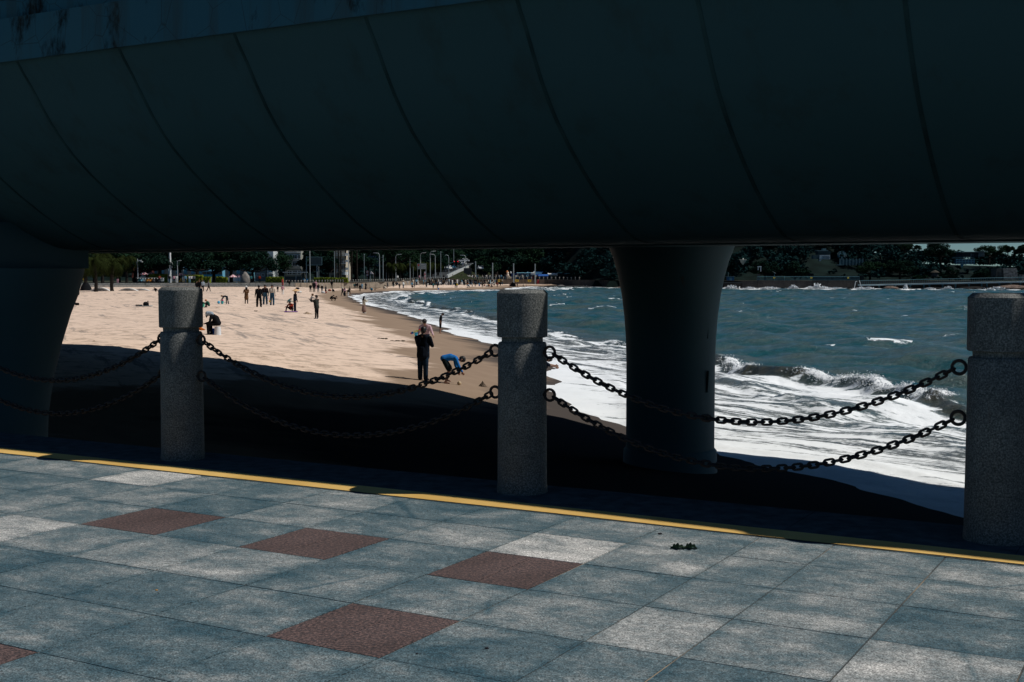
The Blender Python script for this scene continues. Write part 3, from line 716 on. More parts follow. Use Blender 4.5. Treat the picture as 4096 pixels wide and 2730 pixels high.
def make_tree(seed, H, Wd, trunk_h, lean=0, n=5200, size=.3, m=LG, ncl=26):
    rs = np.random.RandomState(seed); cl = []
    for i in range(ncl):
        a = rs.rand() * 6.28; r = Wd / 2 * rs.rand() ** .6; hz = trunk_h + (H - trunk_h) * (.15 + .75 * rs.rand()) * (1 - .35 * (r / (Wd / 2)) ** 2)
        s = Wd * (.10 + .09 * rs.rand()); cl.append(((r * math.cos(a) + lean, r * math.sin(a), hz), (s, s, s * .6)))
    crown = leaf_mesh('crown', cl, n, size, seed + 1, m)
    mb = MB(); tr = .045 * H
    p1 = Vector((lean * .3, 0, trunk_h * .55)); p2 = Vector((lean * .7, 0, trunk_h * 1.0))
    mb.tube([(0, 0, -.3), p1, p2], [tr * 1.25, tr, tr * .75], 9)
    for i in range(8):
        c = Vector(cl[i * 3 % len(cl)][0]); mid = p2.lerp(c, .5) + Vector((0, 0, -.06 * H)); mb.tube([p1.lerp(p2, .6 + .05 * i), mid, c], [tr * .5, tr * .33, tr * .1], 6)
    trunk = mb.mesh('trunk', bark)
    return crown, trunk
TREES = [make_tree(s, H, W_, th, n=6500, size=.26, m=mm) for s, H, W_, th, mm in ((1, 9.0, 11, 3.2, LG), (2, 8.0, 9, 3.0, LG), (3, 10, 12, 2.8, LG2), (4, 6.5, 7.5, 1.8, LG2))]
def tree(k, x, y, z, s, rz, label, group):
    e = empty('tree', (x, y, z), rz, label, 'tree', group); e.scale = (s, s, s)
    for nm, me in zip(('crown', 'trunk'), TREES[k]):
        o = bpy.data.objects.new(nm, me); COL.objects.link(o); o.parent = e
    return e
def tr_u(k, u, D, s, rz, label, group='shade trees behind the beach', z=GZ): return tree(k, xat(u, D), D, z, s, rz, label, group)
tr_u(0, 640, 262, 1.0, 0, 'dark shade tree above the parked scooters behind the left bollard')
tr_u(1, 720, 268, 1.05, 1, 'dark spreading tree right of the white pole, over the pink parasol')
tr_u(0, 790, 264, .9, 2, 'dark tree with low limbs just right of the left bollard')
tr_u(2, 855, 272, .85, 3, 'dark tree in front of the blue and white bus')
tr_u(1, 925, 270, 1.0, 4, 'broad dark tree over the standing boulder')
tr_u(0, 1010, 268, .85, 5.2, 'broad dark tree with forked limbs right of the boulder')
tr_u(2, 1075, 303, .9, .4, 'dark tree beside the narrow white building')
tr_u(3, 1225, 314, 1.5, 1.4, 'tall dark tree right of the grey apartment block')
tr_u(1, 1268, 292, 1.05, 2.5, 'rounded dark tree behind the billboard')
tr_u(2, 1320, 310, 1.1, 3.3, 'dark rounded tree touching the beige building')
tr_u(3, 475, 262, 1.2, 5, 'dark tree behind the palms')
tr_u(3, 540, 270, 1.3, .7, 'dark tree before the red louvred building')
tr_u(1, 380, 262, 1.2, .3, 'dark tree behind the leftmost palms')
for i, (u, D) in enumerate(((1425, 318), (1475, 335), (1545, 330), (1610, 345), (1670, 362), (1730, 380), (1765, 400))):
    tr_u(i % 4, u, D, 1.25 + .1 * (i % 3), i * 1.3, 'dark street tree standing among the lamps behind the middle of the beach', 'street trees among the lamps')

for i, (u, D, s) in enumerate(((1760, 470, 1.6), (1800, 505, 2.0), (1840, 515, 2.1), (1880, 505, 2.1), (1920, 495, 2.0), (1955, 480, 1.9), (2000, 470, 1.9), (1948, 408, 1.25), (1985, 418, 1.5), (2020, 425, 1.5), (2060, 428, 1.6), (2110, 425, 1.6))):
    tr_u(i % 4, u, D, s, i * 1.7, 'large dark tree of the row rising behind the ramp and the blue pavilion', 'large trees behind the ramp and pavilion')
# palms
def make_palm(seed, H, nf, L, droop, tr=.24, ll=.55):
    r = random.Random(seed); mt = MB(); pts = [(.1 * math.sin(i), 0, -.3 + (H + .3) * i / 6) for i in range(7)]
    mt.tube(pts, [tr * 1.35, tr * 1.05] + [tr] * 5, 9)
    for i in range(int(H / .22)):
        z = i * .22; a = r.random() * 6; mt.tube([(tr * math.cos(a) * .9, tr * math.sin(a) * .9, z), (tr * 1.2 * math.cos(a), tr * 1.2 * math.sin(a), z + .2)], [.05, .02], 4)
    mc = MB()
    for i in range(nf):
        a = 2 * math.pi * i / nf + r.random() * .5; el = r.uniform(-.3, 1.2); d = Vector((math.cos(a), math.sin(a), 0)); c = Vector((0, 0, H)); prev = c; LL = L * r.uniform(.8, 1.1)
        n = 14; pp = [c]
        for k in range(n):
            el -= droop / n * (1 + .06 * k); prev = prev + (d * math.cos(el) + Vector((0, 0, math.sin(el)))) * LL / n; pp.append(prev)
        mc.tube(pp[::2], [.035] * 3 + [.015] * (len(pp[::2]) - 3), 4)
        sd_ = Vector((-d.y, d.x, 0))
        for k in range(1, n + 1):
            for q in range(2):
                b0 = pp[k - 1].lerp(pp[k], q * .5)
                for sg in (-1, 1):
                    tip = b0 + sd_ * sg * ll * math.sin(math.pi * min(.97, k / n * .8 + .15)) * .8 + (pp[k] - pp[k - 1]).normalized() * ll * .35 - Vector((0, 0, ll * r.uniform(.3, .8)))
                    w = (pp[k] - pp[k - 1]).normalized() * .035
                    mc.quad(b0 - w, b0 + w, tip + w * .3, tip - w * .3)
    return mt.mesh('trunk', bark), mc.mesh('crown', LP)
PALMS = [make_palm(1, 4.6, 34, 3.6, 2.3), make_palm(2, 4.2, 30, 3.4, 2.4), make_palm(3, 3.0, 26, 2.0, 1.9, .16, .5), make_palm(4, 8.5, 16, 2.2, 1.8, .13, .4)]
def palm(k, x, y, z, s, rz, label, group):
    e = empty('palm_tree', (x, y, z), rz, label, 'palm tree', group); e.scale = (s, s, s)
    for me in PALMS[k]:
        o = bpy.data.objects.new(me.name.split('.')[0], me); COL.objects.link(o); o.parent = e
for (k, u, v, lab) in ((0, 311, 1172, 'leftmost date palm beside the bridge pillar, trunk in the sand'), (1, 344, 1163, 'date palm with a dark heap round its foot, second from the bridge pillar'), (0, 383, 1168, 'date palm standing on the sand before the first white arch'),
                       (1, 449, 1165, 'date palm between the first two white arches'), (0, 272, 1163, 'date palm half hidden behind the bridge pillar')):
    p = onsand(u, v); palm(k, p.x, p.y, p.z, 1.02 * p.y / 185, u, lab, 'date palms on the sand')
palm(1, xat(505, 250), 250, GZ, 1.15, 1, 'palm behind the low wall, right of the palms on the sand', 'date palms on the sand')
palm(0, xat(410, 248), 248, GZ, 1.2, 2, 'palm behind the low wall, between two palms on the sand', 'date palms on the sand')
for i, (u, D) in enumerate(((1567, 318), (1600, 322), (1645, 338), (1675, 342), (1705, 350), (1752, 362), (1580, 326), (1725, 356))):
    palm(2, xat(u, D), D, GZ, 1.3 * D / 300, i, 'short bushy palm in the row behind the posts at the middle of the beach', 'short palms behind the posts')
for i, (u, D) in enumerate(((1341, 292), (1355, 296), (1364, 298), (1382, 300), (1408, 305), (1428, 306), (1496, 318))):
    palm(3, xat(u, D), D, GZ, 1.3, i, 'slender tall palm trunk near the beige building', 'slender palms near the beige building')

# hedges
def hedge(u0, u1, D, v0, v1, label):
    x0, x1 = xat(u0, D), xat(u1, D); z1 = zat(v0, D); z0 = GZ; d = 1.6; rs = np.random.RandomState(int(u0)); n = int((x1 - x0) * 230)
    mb = MB(); mb.box(((x0 + x1) / 2, D, (z0 + z1) / 2 - .05), (x1 - x0 - .1, d - .2, z1 - z0 - .1)); e = empty('hedge', ((x0 + x1) / 2, D, z0), 0, label, 'hedge')
    core = mb.build('hedge_core', LH, e); core.location = (-(x0 + x1) / 2, -D, -z0)
    px = rs.rand(n) * (x1 - x0) - (x1 - x0) / 2; side = rs.rand(n) < .6
    py = np.where(side, -d / 2 + rs.rand(n) * .1, (rs.rand(n) - .5) * d); pz = np.where(side, rs.rand(n) * (z1 - z0), z1 - z0 + rs.rand(n) * .08); pz = np.minimum(pz, z1 - z0 - .15 * (np.abs(np.sin(px * 1.1)) > .97))
    P = np.stack([px, py, pz], -1); a = rs.randn(n, 3) * .09; b_ = rs.randn(n, 3) * .07
    q = np.stack([P - a, P + b_, P + a, P - b_], 1).reshape(-1, 3)
    me = np_mesh('leaves', q[:, 0], q[:, 1], q[:, 2], np.arange(n * 4).reshape(-1, 4)); me.materials.append(LH)
    o = bpy.data.objects.new('leaves', me); COL.objects.link(o); o.parent = e
hedge(745, 812, 256, 1103, 1128, 'yellow green clipped hedge just right of the left bollard'); hedge(812.5, 842, 254, 1110, 1128, 'lower rounded end of clipped hedge behind the four standing figures')
hedge(866, 892, 262, 1109, 1128, 'short dark green hedge beneath the tree left of the boulder'); hedge(893, 910, 262, 1111, 1128, 'small clipped bush left of the boulder')
hedge(1065, 1107, 262, 1110, 1128, 'clipped yellow green hedge left of the red pillar sign'); hedge(1108, 1133, 262, 1111, 1128, 'clipped hedge end beside the red pillar sign')
hedge(1257, 1393, 266, 1113, 1130, 'long bright yellow green hedge behind the ball posts'); hedge(600, 668, 262, 1098, 1112, 'hedge behind the parked scooters')

# ------------------------------------------------------------------ forested hill across the water
def hillz(x, y):
    az = np.degrees(np.arctan2(x, y)); D = np.where(az > 0, y, np.hypot(x, y))
    base = np.interp(az, [-40, -10, -2, 0, 3, 8, 12, 18, 24, 40], [6, 7, 10, 14, 20, 22, 20, 5.5, 4.0, 3.5])
    start = np.interp(az, [-40, -12, -3, 1, 4, 24, 60], [330, 335, 480, 425, 362, 338, 320])
    return np.where(D < start - 2, -9.0, GZ - .3 + base * sstep(0, 75, D - start) * (.85 + .3 * fbm(x * .02, y * .02, 3, 8)))
hx, hy, hf = polar_grid(300, 900, 60, -45, 60, 160)
me = np_mesh('hill', hx, hy, hillz(hx, hy), hf); me.materials.append(mat('hill_soil', (.005, .012, .011), .95, .5, .2))
o = bpy.data.objects.new('hill', me); COL.objects.link(o); tag(o, kind='structure')
rs = np.random.RandomState(3); crowns = []
CLEAR = [(3235, 3335, 372), (3330, 3465, 362), (2930, 3015, 354), (3015, 3060, 350), (3800, 3945, 392), (3980, 4120, 345), (3240, 3480, 346), (3640, 3725, 345), (3715, 3765, 350)]
tries = 0
while len(crowns) < 1500 and tries < 60000:
    tries += 1; az = rs.rand() * 72 - 32; D = 335 + 150 * rs.rand() ** 1.1
    x, y = D * math.tan(R(az)), D; s0 = float(np.interp(az, [-40, -12, -3, 1, 4, 24, 60], [330, 335, 480, 425, 362, 338, 320]))
    u_ = CX + F * math.tan(R(az))
    D = s0 + rs.rand() * 125; x, y = D * math.tan(R(az)), D
    z = float(hillz(np.array([x]), np.array([y]))[0]); s = 2.2 + 2.6 * rs.rand()
    if 18 < az: s *= .62
    if any(a - s * 1.1 / D * F < u_ < b_ + s * 1.1 / D * F and D < d_ for a, b_, d_ in CLEAR): s = .75
    crowns.append(((x, y, z + s * .9), (s * 1.15, s * 1.15, s * .95)))
cl = []
for c, r in crowns:
    for k in range(5):
        a = rs.rand() * 6.28; cl.append(((c[0] + math.cos(a) * r[0] * .55, c[1] + math.sin(a) * r[0] * .55, c[2] + (rs.rand() - .35) * r[2]), (r[0] * .5, r[1] * .5, r[2] * .42)))
me = leaf_mesh('hillside_wood', cl, 400000, .55, 5, LF)
o = bpy.data.objects.new('hillside_wood', me); COL.objects.link(o); tag(o, 'dark teal wood covering the hill across the bay', 'wood', kind='stuff')
# skyline and front trees one can tell apart
for i, (k, u, v, D, W_, lab) in enumerate(((2, 3618, 968, 400, 60, 'dark tree on the skyline at the left end of the visible sky'), (1, 3668, 985, 405, 34, 'small dark tree low on the skyline'),
        (0, 3760, 970, 398, 120, 'wide dark tree crown on the skyline, left of the flat roofed house'), (2, 3955, 972, 392, 105, 'tall dark tree crown right of the flat roofed house'), (3, 4030, 980, 400, 52, 'thin lacy tree crown on the skyline near the right edge'),
        (1, 4088, 988, 396, 70, 'dark tree crown on the skyline at the right edge'), (1, 3800, 1080, 345, 80, 'dark round tree on the slope below the glazed veranda'), (0, 3600, 1040, 352, 110, 'dark tree on the slope above the crenellated wall'),
        (2, 3480, 1035, 352, 110, 'dark tree on the slope right of the wing shaped sculpture'), (1, 3180, 1060, 348, 110, 'dark tree on the slope left of the white lattice box'), (0, 3060, 1045, 350, 110, 'dark tree above the small white arch'),
        (1, 3930, 1085, 340, 90, 'dark tree on the slope before the stone tower'), (3, 3680, 1100, 338, 60, 'low dark tree right of the crenellated wall'))):
    Wr = W_ / 4900 * D; Ws = (11, 9, 12, 7.5)[k]; Hs = (8.5, 7.5, 10, 6.5)[k]; s = Wr / Ws; top = zat(v, D)
    x = xat(u, D); tree(k, x, D, top - Hs * s * .95, s, i, lab, 'trees told apart on the far hill')

# ------------------------------------------------------------------ buildings
def windows(e, wl, w, h, y, fm, gm):
    for (x, z) in wl:
        mb = MB(); t = .12
        for sx in (-1, 1): mb.box((x + sx * w / 2, y, z), (t, .14, h + t))
        for sz in (-1, 1): mb.box((x, y - .003, z + sz * h / 2), (w - t, .15, t))
        mb.box((x, y, z), (.07, .1, h - t)); f = mb.build('window', fm, e)
        mb = MB(); mb.box((x, y + .03, z), (w - t, .04, h - t)); mb.build('pane', gm, f)
glass = mat('dark_glass', (.02, .03, .04), .15, .2, 1, spec=.8); white = mat('white_paint', (.72, .74, .74), .6, .08, 2); grey = mat('grey_metal', (.28, .30, .31), .5, .15, 3); dk = mat('dark_frame', (.03, .035, .04), .6, .2)
def bldg(u0, u1, D, vt, vb, dep, wallm, label, name='building', rz=0):
    x0, x1 = xat(u0, D), xat(u1, D); zt = zat(vt, D); zb = min(zat(vb, D), GZ) if vb is None or zat(vb, D) < GZ + 1.5 else zat(vb, D)
    e = empty(name, ((x0 + x1) / 2, D, zb), rz, label, 'building'); w = x1 - x0; h = zt - zb
    mb = MB(); mb.box((0, dep / 2, h / 2 - .2), (w, dep, h + .4)); mb.build('wall', wallm, e)
    return e, w, h
# grey apartment block
e, w, h = bldg(1141, 1204, 305, 975, 1115, 10, mat('render_grey', (.30, .31, .28), .9, .2, .7), 'pale grey apartment block with paired dark windows behind the bus shelter')
windows(e, [(x, z) for x in (.2 * w - .3, -.22 * w) for z in (2.2, 4.3, 6.1, 8.0)][:8], 1.1, 1.0, -.03, white, glass)
windows(e, [(.38 * w, z) for z in (2.2, 4.3, 6.1)], .7, 1.0, -.03, white, glass)
mb = MB()
for z in (3.3, 5.2, 7.1): mb.box((0, -.12, z), (w + .1, .22, .12))
mb.build('ledge', white, e)
# narrow white building
e, w, h = bldg(1069, 1094, 298, 1000, 1112, 6, mat('wall_white', (.62, .66, .66), .8, .12, 1), 'narrow white building with blue windows among the trees')
windows(e, [(0, z) for z in (1.2, 2.6, 4.0, 5.3)], w * .6, .8, -.03, grey, mat('blue_glass', (.05, .22, .35), .2, .2, 1))
mb = MB()
for z in (1.9, 3.3, 4.6): mb.box((0, -.3, z), (w, .6, .12))
mb.build('balcony', white, e)
e, w, h = bldg(1020, 1066, 300, 1060, 1115, 6, mat('wall_shade', (.22, .25, .25), .9, .2, 1), 'low grey house with small white window right of the boulder'); windows(e, [(.2 * w, 1.6), (-.2 * w, 1.6)], .7, .6, -.03, white, glass)
# beige building with balconies
bg_ = mat('wall_beige', (.50, .44, .35), .9, .15, 1)
e, w, h = bldg(1341, 1383, 300, 1000, 1116, 9, bg_, 'beige building with white curved balconies right of the long hedge')
windows(e, [(x, z) for x in (-.3 * w, .18 * w) for z in (1.4, 3.2, 5.0)], .65, 1.1, -.03, grey, glass)
for z in (2.3, 4.4, 6.3):
    mb = MB(); mb.box((.0, -.5, z), (w + .3, 1.0, .14)); 
    for k in range(12): mb.box((-w / 2 + k * w / 11, -.98, z + .3), (.05, .05, .5))
    mb.box((0, -.98, z + .56), (w + .25, .07, .07)); mb.build('balcony', white, e)
mb = MB(); mb.lathe([(.9, 1.6), (.9, 2.3), (.92, 2.35)], (w * .42, -.2, 0), 14); mb.build('balcony', white, e)
mb = MB()
for z in (3.1, 5.0, 6.6): mb.box((w * .5 + .3, -.2, z), (.6, .5, .6))
mb.build('air_conditioner', white, e)
e, w, h = bldg(1316, 1341, 302, 1092, 1116, 6, mat('wall_cream', (.55, .45, .33), .9, .1, 1), 'low cream wing left of the beige balcony building'); windows(e, [(.1 * w, 1.0)], .6, .9, -.03, dk, glass)
# long blue and white facade
e, w, h = bldg(590, 985, 300, 1040, 1116, 10, mat('wall_bluewhite', (.16, .44, .58), .8, .3, .3), 'long pale blue facade with grey piers behind the scooters and trees')
for k in range(13):
    mb = MB(); x = -w / 2 + 1 + k * (w - 2) / 12; mb.box((x, -.15, 1.9), (.9, .3, 3.8)); mb.build('pier', mat('pier_grey', (.16, .19, .20), .9, .2), e)
    mb = MB(); mb.box((x + .95, -.1, 1.1), (.8, .25, 1.6)); mb.build('shutter', mat('shutter_grey', (.22, .22, .21), .7, .2), e)
mb = MB(); mb.box((0, -.22, .35), (w, .3, 1.3)); mb.build('plinth', mat('plinth_white', (.68, .72, .74), .7, .1), e)
# red louvred building with arch and stair
e, w, h = bldg(528, 588, 292, 1000, 1116, 6, mat('red_dark', (.055, .018, .016), .8, .3, 3), 'dark red louvred building beside the leaning pale trunk')
mb = MB()
for k in range(22): mb.box((w * .15, -.06, .6 + k * .28), (w * .62, .08, .12))
mb.build('louvre', mat('louvre_red', (.09, .025, .02), .7, .2), e)
mb = MB(); mb.tube([(-w * .48 + .5 * math.sin(a), -.3, 1 + 2.0 * (a)) for a in [i * .25 for i in range(9)]], .25, 6); mb.build('arch', mat('arch_red', (.12, .03, .02), .7, .2), e)
mb = MB(); mb.extr([(-.6, 0), (2.2, 0), (2.2, 2.2), (1.9, 2.2)], lambda p, a: Vector((p[0], a, p[1] + .3)), -.9, -.4); mb.build('stair', mat('stair_pale', (.22, .27, .3), .8, .1), e)
# leaning tree, its sunlit side painted in as a pale trunk
p = Vector((xat(592, 272), 272, GZ)); te_ = empty('tree', p, 0, 'thick leaning tree trunk with a bright lit side above the striped parasols', 'tree')
mb = MB(); mb.tube([(-.9, 0, 1.5), (-.3, 0, 3.2), (.7, 0, 4.8), (1.4, 0, 6.5)], [.5, .48, .42, .4], 10); mb.build('trunk', mat('sunlit_bark', (.5, .5, .47), .9, .3, 2), te_)
mb = MB(); mb.tube([(-.3, .1, 0), (.3, .1, 2.5), (1.2, .1, 4.5), (2.2, .1, 6.8)], [.6, .5, .45, .4], 10); mb.tube([(.8, .1, 3.6), (2.0, .1, 4.6), (3.4, 0, 6.2)], [.3, .26, .2], 8); mb.build('limb', bark, te_)
o = bpy.data.objects.new('crown', TREES[1][0]); COL.objects.link(o); o.parent = te_; o.location = (2, .5, 2.6)

# ------------------------------------------------------------------ street furniture
pole_m = mat('pole_white', (.38, .42, .44), .5, .08, 2); pole_g = mat('pole_grey', (.22, .27, .29), .5, .1, 2)
def lamp(u, D, vt, side, label, double=False, m=pole_m):
    z1 = zat(vt, D); h = z1 - GZ; e = empty('street_lamp', (xat(u, D), D, GZ), 0, label, 'street lamp', 'street lamps behind the beach')
    k = D / 300
    mb = MB(); mb.tube([(0, 0, 0), (0, 0, h * .5), (0, 0, h - .5 * k)], [.11 * k, .09 * k, .07 * k], 6)
    sides = (side, -side) if double else (side,)
    for s in sides: mb.tube([(0, 0, h - .55 * k), (s * .12 * k, 0, h - .2 * k), (s * .45 * k, 0, h), (s * .8 * k, 0, h + .03)], .055 * k, 5)
    mb.build('pole', m, e)
    for s in sides:
        mb = MB(); mb.box((s * 1.0 * k, 0, h + .02), (.75 * k, .22 * k, .12 * k), ry=-s * .1); mb.build('lamp_head', white, e)
lamp(1518, 312, 1013, -1, 'street lamp whose head points left above the blue road sign'); lamp(1583, 320, 1019, 1, 'street lamp with head pointing right over the short palms')
lamp(1640, 328, 1013, 1, 'double headed street lamp among dark trees', True); lamp(1682, 330, 1012, 1, 'street lamp with head right, beside the diamond road sign')
lamp(1721, 345, 1006, 1, 'tallest street lamp with head right, left of the ramp'); lamp(1741, 348, 1018, -1, 'street lamp with head left before the ramp foot'); lamp(1795, 372, 1021, -1, 'street lamp with head left in front of the ramp cars'); lamp(1863, 395, 1022, -1, 'street lamp with head left before the teal gatehouse')
lamp(1480, 316, 1013, 1, 'street lamp with small arm left of the blue road sign', m=pole_g)
def pole(u, D, vt, vb, r, label, rungs=False, name='pole', m=pole_g):
    z0 = zat(vb, D); h = zat(vt, D) - z0; e = empty(name, (xat(u, D), D, z0), 0, label, 'pole'); mb = MB(); mb.tube([(0, 0, -.2), (0, 0, h)], [r, r * .8], 7); mb.build('shaft', m, e)
    if rungs:
        mb = MB()
        for i in range(7): mb.box((.12, 0, h - .25 - i * .38), (.34, .08, .09))
        mb.build('rungs', m, e)
    else:
        mb = MB(); mb.ball((0, 0, h + r * .5), r * 1.5, n=7, m=5); mb.build('finial', m, e)
    return e
for u, D, vt, vb, lab in ((1902, 392, 1046, 1121, 'grey floodlight mast with rungs behind the dark billboard'), (1970, 392, 1052, 1126, 'grey mast with rungs at the left end of the brown seawall'),
                          (2054, 388, 1054, 1139, 'grey mast with rungs standing on sand before the blue building'), (2140, 386, 1056, 1139, 'grey mast with rungs at the right end of the far sand')):
    pole(u, D, vt, vb, .22, lab, True)
pole(1240, 262, 985, 1120, .09, 'tall thin white flagpole before the billboard', m=pole_m); pole(1394, 264, 985, 1118, .10, 'tall white flagpole at the right end of the long hedge', m=pole_m)
pole(860, 292, 1000, 1112, .09, 'thin white flagpole above the bus', m=pole_m); pole(1019, 268, 1072, 1126, .07, 'dark thin lamp pole beside the boulder'); pole(1763, 352, 1010, 1115, .1, 'grey camera pole between two street lamps')
pole(1457, 300, 1020, 1116, .08, 'thin grey pole left of the blue road sign'); pole(1815, 372, 1000, 1045, .1, 'pale mast above the gatehouse'); pole(1275, 285, 1070, 1116, .07, 'short grey pole under the billboard'); pole(1653, 326, 1070, 1118, .06, 'thin pole left of the diamond sign board')
pole(1338, 268, 1010, 1114, .08, 'dark pole left of the beige building'); pole(1567 - 22, 318, 1060, 1118, .07, 'thin pale pole among the short palms'); pole(1105, 290, 1000, 1112, .05, 'white drain pole by the narrow white building', m=pole_m)
# left tall lamp with arms, white column with boxes
e = empty('street_lamp', (xat(551, 256), 256, GZ), 0, 'slim white lamp post with two floodlights left of the striped parasols', 'street lamp'); h = zat(1036, 256) - GZ
mb = MB(); mb.tube([(0, 0, 0), (0, 0, h)], [.13, .08], 6); mb.tube([(0, 0, h - .45), (.8, 0, h - .5)], .05, 5); mb.tube([(-.2, 0, h - 1.2), (-.2, 0, h - .55)], .07, 5); mb.build('pole', pole_m, e)
mb = MB(); mb.box((.55, 0, h - .35), (.4, .3, .18)); mb.box((.85, 0, h - .62), (.4, .3, .14)); mb.build('floodlight', white, e)
e = empty('street_lamp', (xat(710, 258), 258, GZ), 0, 'slim pale lamp post with a small head behind the left bollard', 'street lamp'); h = zat(1045, 258) - GZ
mb = MB(); mb.tube([(0, 0, 0), (0, 0, h)], [.11, .07], 6); mb.tube([(0, 0, h), (.5, 0, h + .1)], .04, 5); mb.build('pole', pole_m, e); mb = MB(); mb.box((.6, 0, h + .1), (.4, .2, .12)); mb.build('lamp_head', white, e)
e = empty('equipment_mast', (xat(681, 258), 258, GZ), 0, 'thick white mast with equipment boxes behind the left bollard', 'mast'); h = zat(1000, 258) - GZ; hb = zat(1092, 258) - GZ
mb = MB(); mb.tube([(0, 0, 0), (0, 0, h)], .22, 10); mb.build('shaft', white, e); mb = MB(); mb.box((.25, -.1, hb + 1.9), (.5, .4, .5)); mb.box((.3, -.1, hb + 1.25), (.35, .3, .45)); mb.build('equipment_box', grey, e)
# signs
blue = mat('sign_blue', (.012, .06, .15), .5, .15, 2); 
def strips(mb, w, h, y, rows, mi, seed=1):
    r = random.Random(seed)
    for i in range(rows):
        x = -w * .42; z = h * .38 - i * h * .76 / max(1, rows - 1)
        while x < w * .35:
            l = r.uniform(.1, .22) * w; mb.box((x + l / 2, y, z), (l, .02, h * .05), mi=mi); x += l + w * .07
D = 316; e = empty('road_sign', (xat(1532, D), D, GZ), 0, 'large dark blue direction sign hung on an arm left of a grey post', 'road sign'); w = (1515 - 1471) / 4900 * D; zt = zat(1024, D) - GZ; zb = zat(1064, D) - GZ; xc = xat(1493, D) - xat(1532, D)
mb = MB(); mb.box((xc, 0, (zt + zb) / 2), (w, .08, zt - zb)); sgn = mb.build('panel', blue, e)
mb = MB(); strips(mb, w, zt - zb, -.05, 5, 0, 4); o = mb.build('lettering', mat('sign_white', (.35, .45, .5), .6, .05), sgn); o.location = (xc, 0, (zt + zb) / 2)
mb = MB(); mb.tube([(0, 0, 0), (0, 0, zt + .2)], .13, 7); mb.tube([(0, 0, zt - .4), (xc - w * .3, .06, zt - .4)], .06, 5); mb.build('post', pole_g, e)
D = 320; e = empty('road_sign', (xat(1687, D), D, GZ), 0, 'grey sign board with a red diamond, among the lamps', 'road sign'); w = 37 / 4900 * D; zc = zat(1066, D) - GZ
mb = MB(); mb.box((0, 0, zc), (w, .08, 1.5)); pn = mb.build('panel', mat('sign_grey', (.20, .25, .27), .6, .1), e); mb = MB(); mb.box((-w * .33, -.06, zc + .3), (.42, .03, .42), ry=R(45)); mb.build('red_diamond', mat('sign_red', (.5, .04, .02), .5, .05), pn)
mb = MB(); strips(mb, w * .55, 1.2, -.06, 3, 0, 7); o = mb.build('lettering', white, pn); o.location = (w * .15, 0, zc); 
for x_ in (-w * .45, w * .45): mb = MB(); mb.tube([(x_, .1, 0), (x_, .1, zc)], .06, 5); mb.build('post', pole_g, e)
D = 300; e = empty('speed_sign', (xat(1469, D), D, GZ), 0, 'dark panel carrying two round white speed signs one above the other', 'road sign'); z0 = zat(1107, D) - GZ
mb = MB(); mb.box((0, 0, z0 + .75), (.72, .06, 1.55)); mb.build('panel', dk, e)
for q in (.38, 1.12):
    mb = MB(); mb.tube([(0, -.035, z0 + q), (0, -.06, z0 + q)], .30, 14); d_ = mb.build('disc', mat('sign_disc', (.35, .40, .42), .6, .05), e); mb = MB(); mb.tube([(.27 * math.cos(a), -.065, z0 + q + .27 * math.sin(a)) for a in [i * .449 for i in range(14)]], .03, 4, closed=True); mb.build('rim', mat('sign_rim', (.25, .03, .03), .5), d_)
mb = MB(); mb.tube([(0, .06, 0), (0, .06, z0 + 1.5)], .05, 5); mb.build('post', pole_g, e)
D = 300; o_ = empty('small_canopy', (xat(1488, D), D, zat(1097, D)), 0, 'little white and pink pointed canopy roof behind the posts', 'canopy'); mb = MB(); mb.extr([(-.4, 0), (.38, 0), (-.15, .6), (-.4, .5)], lambda p, a: Vector((p[0], a, p[1])), -.3, .3); mb.build('roof', mat('canopy_pink', (.75, .62, .62), .7, .05), o_)
mb = MB(); 
for x in (-.3, .3): mb.tube([(x, 0, 0), (x, 0, -1.1)], .04, 5)
mb.build('leg', pole_g, o_)
# billboard and bus shelter
D = 270; e = empty('billboard', (xat(1257, D), D, GZ), 0, 'grey backed billboard on posts above the hedge', 'billboard'); w = 62 / 4900 * D; zt, zb = zat(1029, D) - GZ, zat(1061, D) - GZ
mb = MB(); mb.box((.3, 0, (zt + zb) / 2), (w * .78, .15, zt - zb)); mb.build('panel', mat('billboard_back', (.035, .06, .07), .7, .2, 1), e)
mb = MB(); mb.box((0, -.1, zt), (w, .1, .1)); mb.box((0, -.1, zb), (w, .1, .1)); mb.box((-w / 2, -.1, (zt + zb) / 2), (.12, .1, zt - zb + .3)); mb.box((w / 2, -.1, (zt + zb) / 2), (.1, .1, zt - zb)); mb.build('frame', mat('frame_teal', (.10, .20, .23), .6), e)

for x_ in (-w / 2, .6): mb = MB(); mb.tube([(x_, 0, 0), (x_, 0, zb)], .1, 6); mb.build('post', pole_g, e)
D = 276; e = empty('bus_shelter', (xat(1180, D), D, GZ), 0, 'white flat roofed bus shelter on a forked post', 'bus shelter'); w = 94 / 4900 * D; zt = zat(1090, D) - GZ
mb = MB(); mb.box((0, 0, zt), (w, 1.6, .16)); mb.build('roof', mat('shelter_white', (.55, .62, .64), .5, .05), e); mb = MB(); mb.tube([(.2, 0, 0), (.2, 0, zt - .5)], .09, 6); mb.tube([(.2, 0, zt - .5), (-.1, 0, zt)], .07, 5); mb.tube([(.2, 0, zt - .5), (.5, 0, zt)], .07, 5); mb.build('post', pole_m, e); mb = MB(); mb.tube([(-w * .45, 0, 0), (-w * .45, 0, zt)], .05, 5); mb.build('post', pole_m, e)
mb = MB(); mb.box((-w * .1, .5, .7), (w * .7, .08, 1.2)); mb.build('back_panel', mat('shelter_glass', (.03, .05, .06), .3), e)
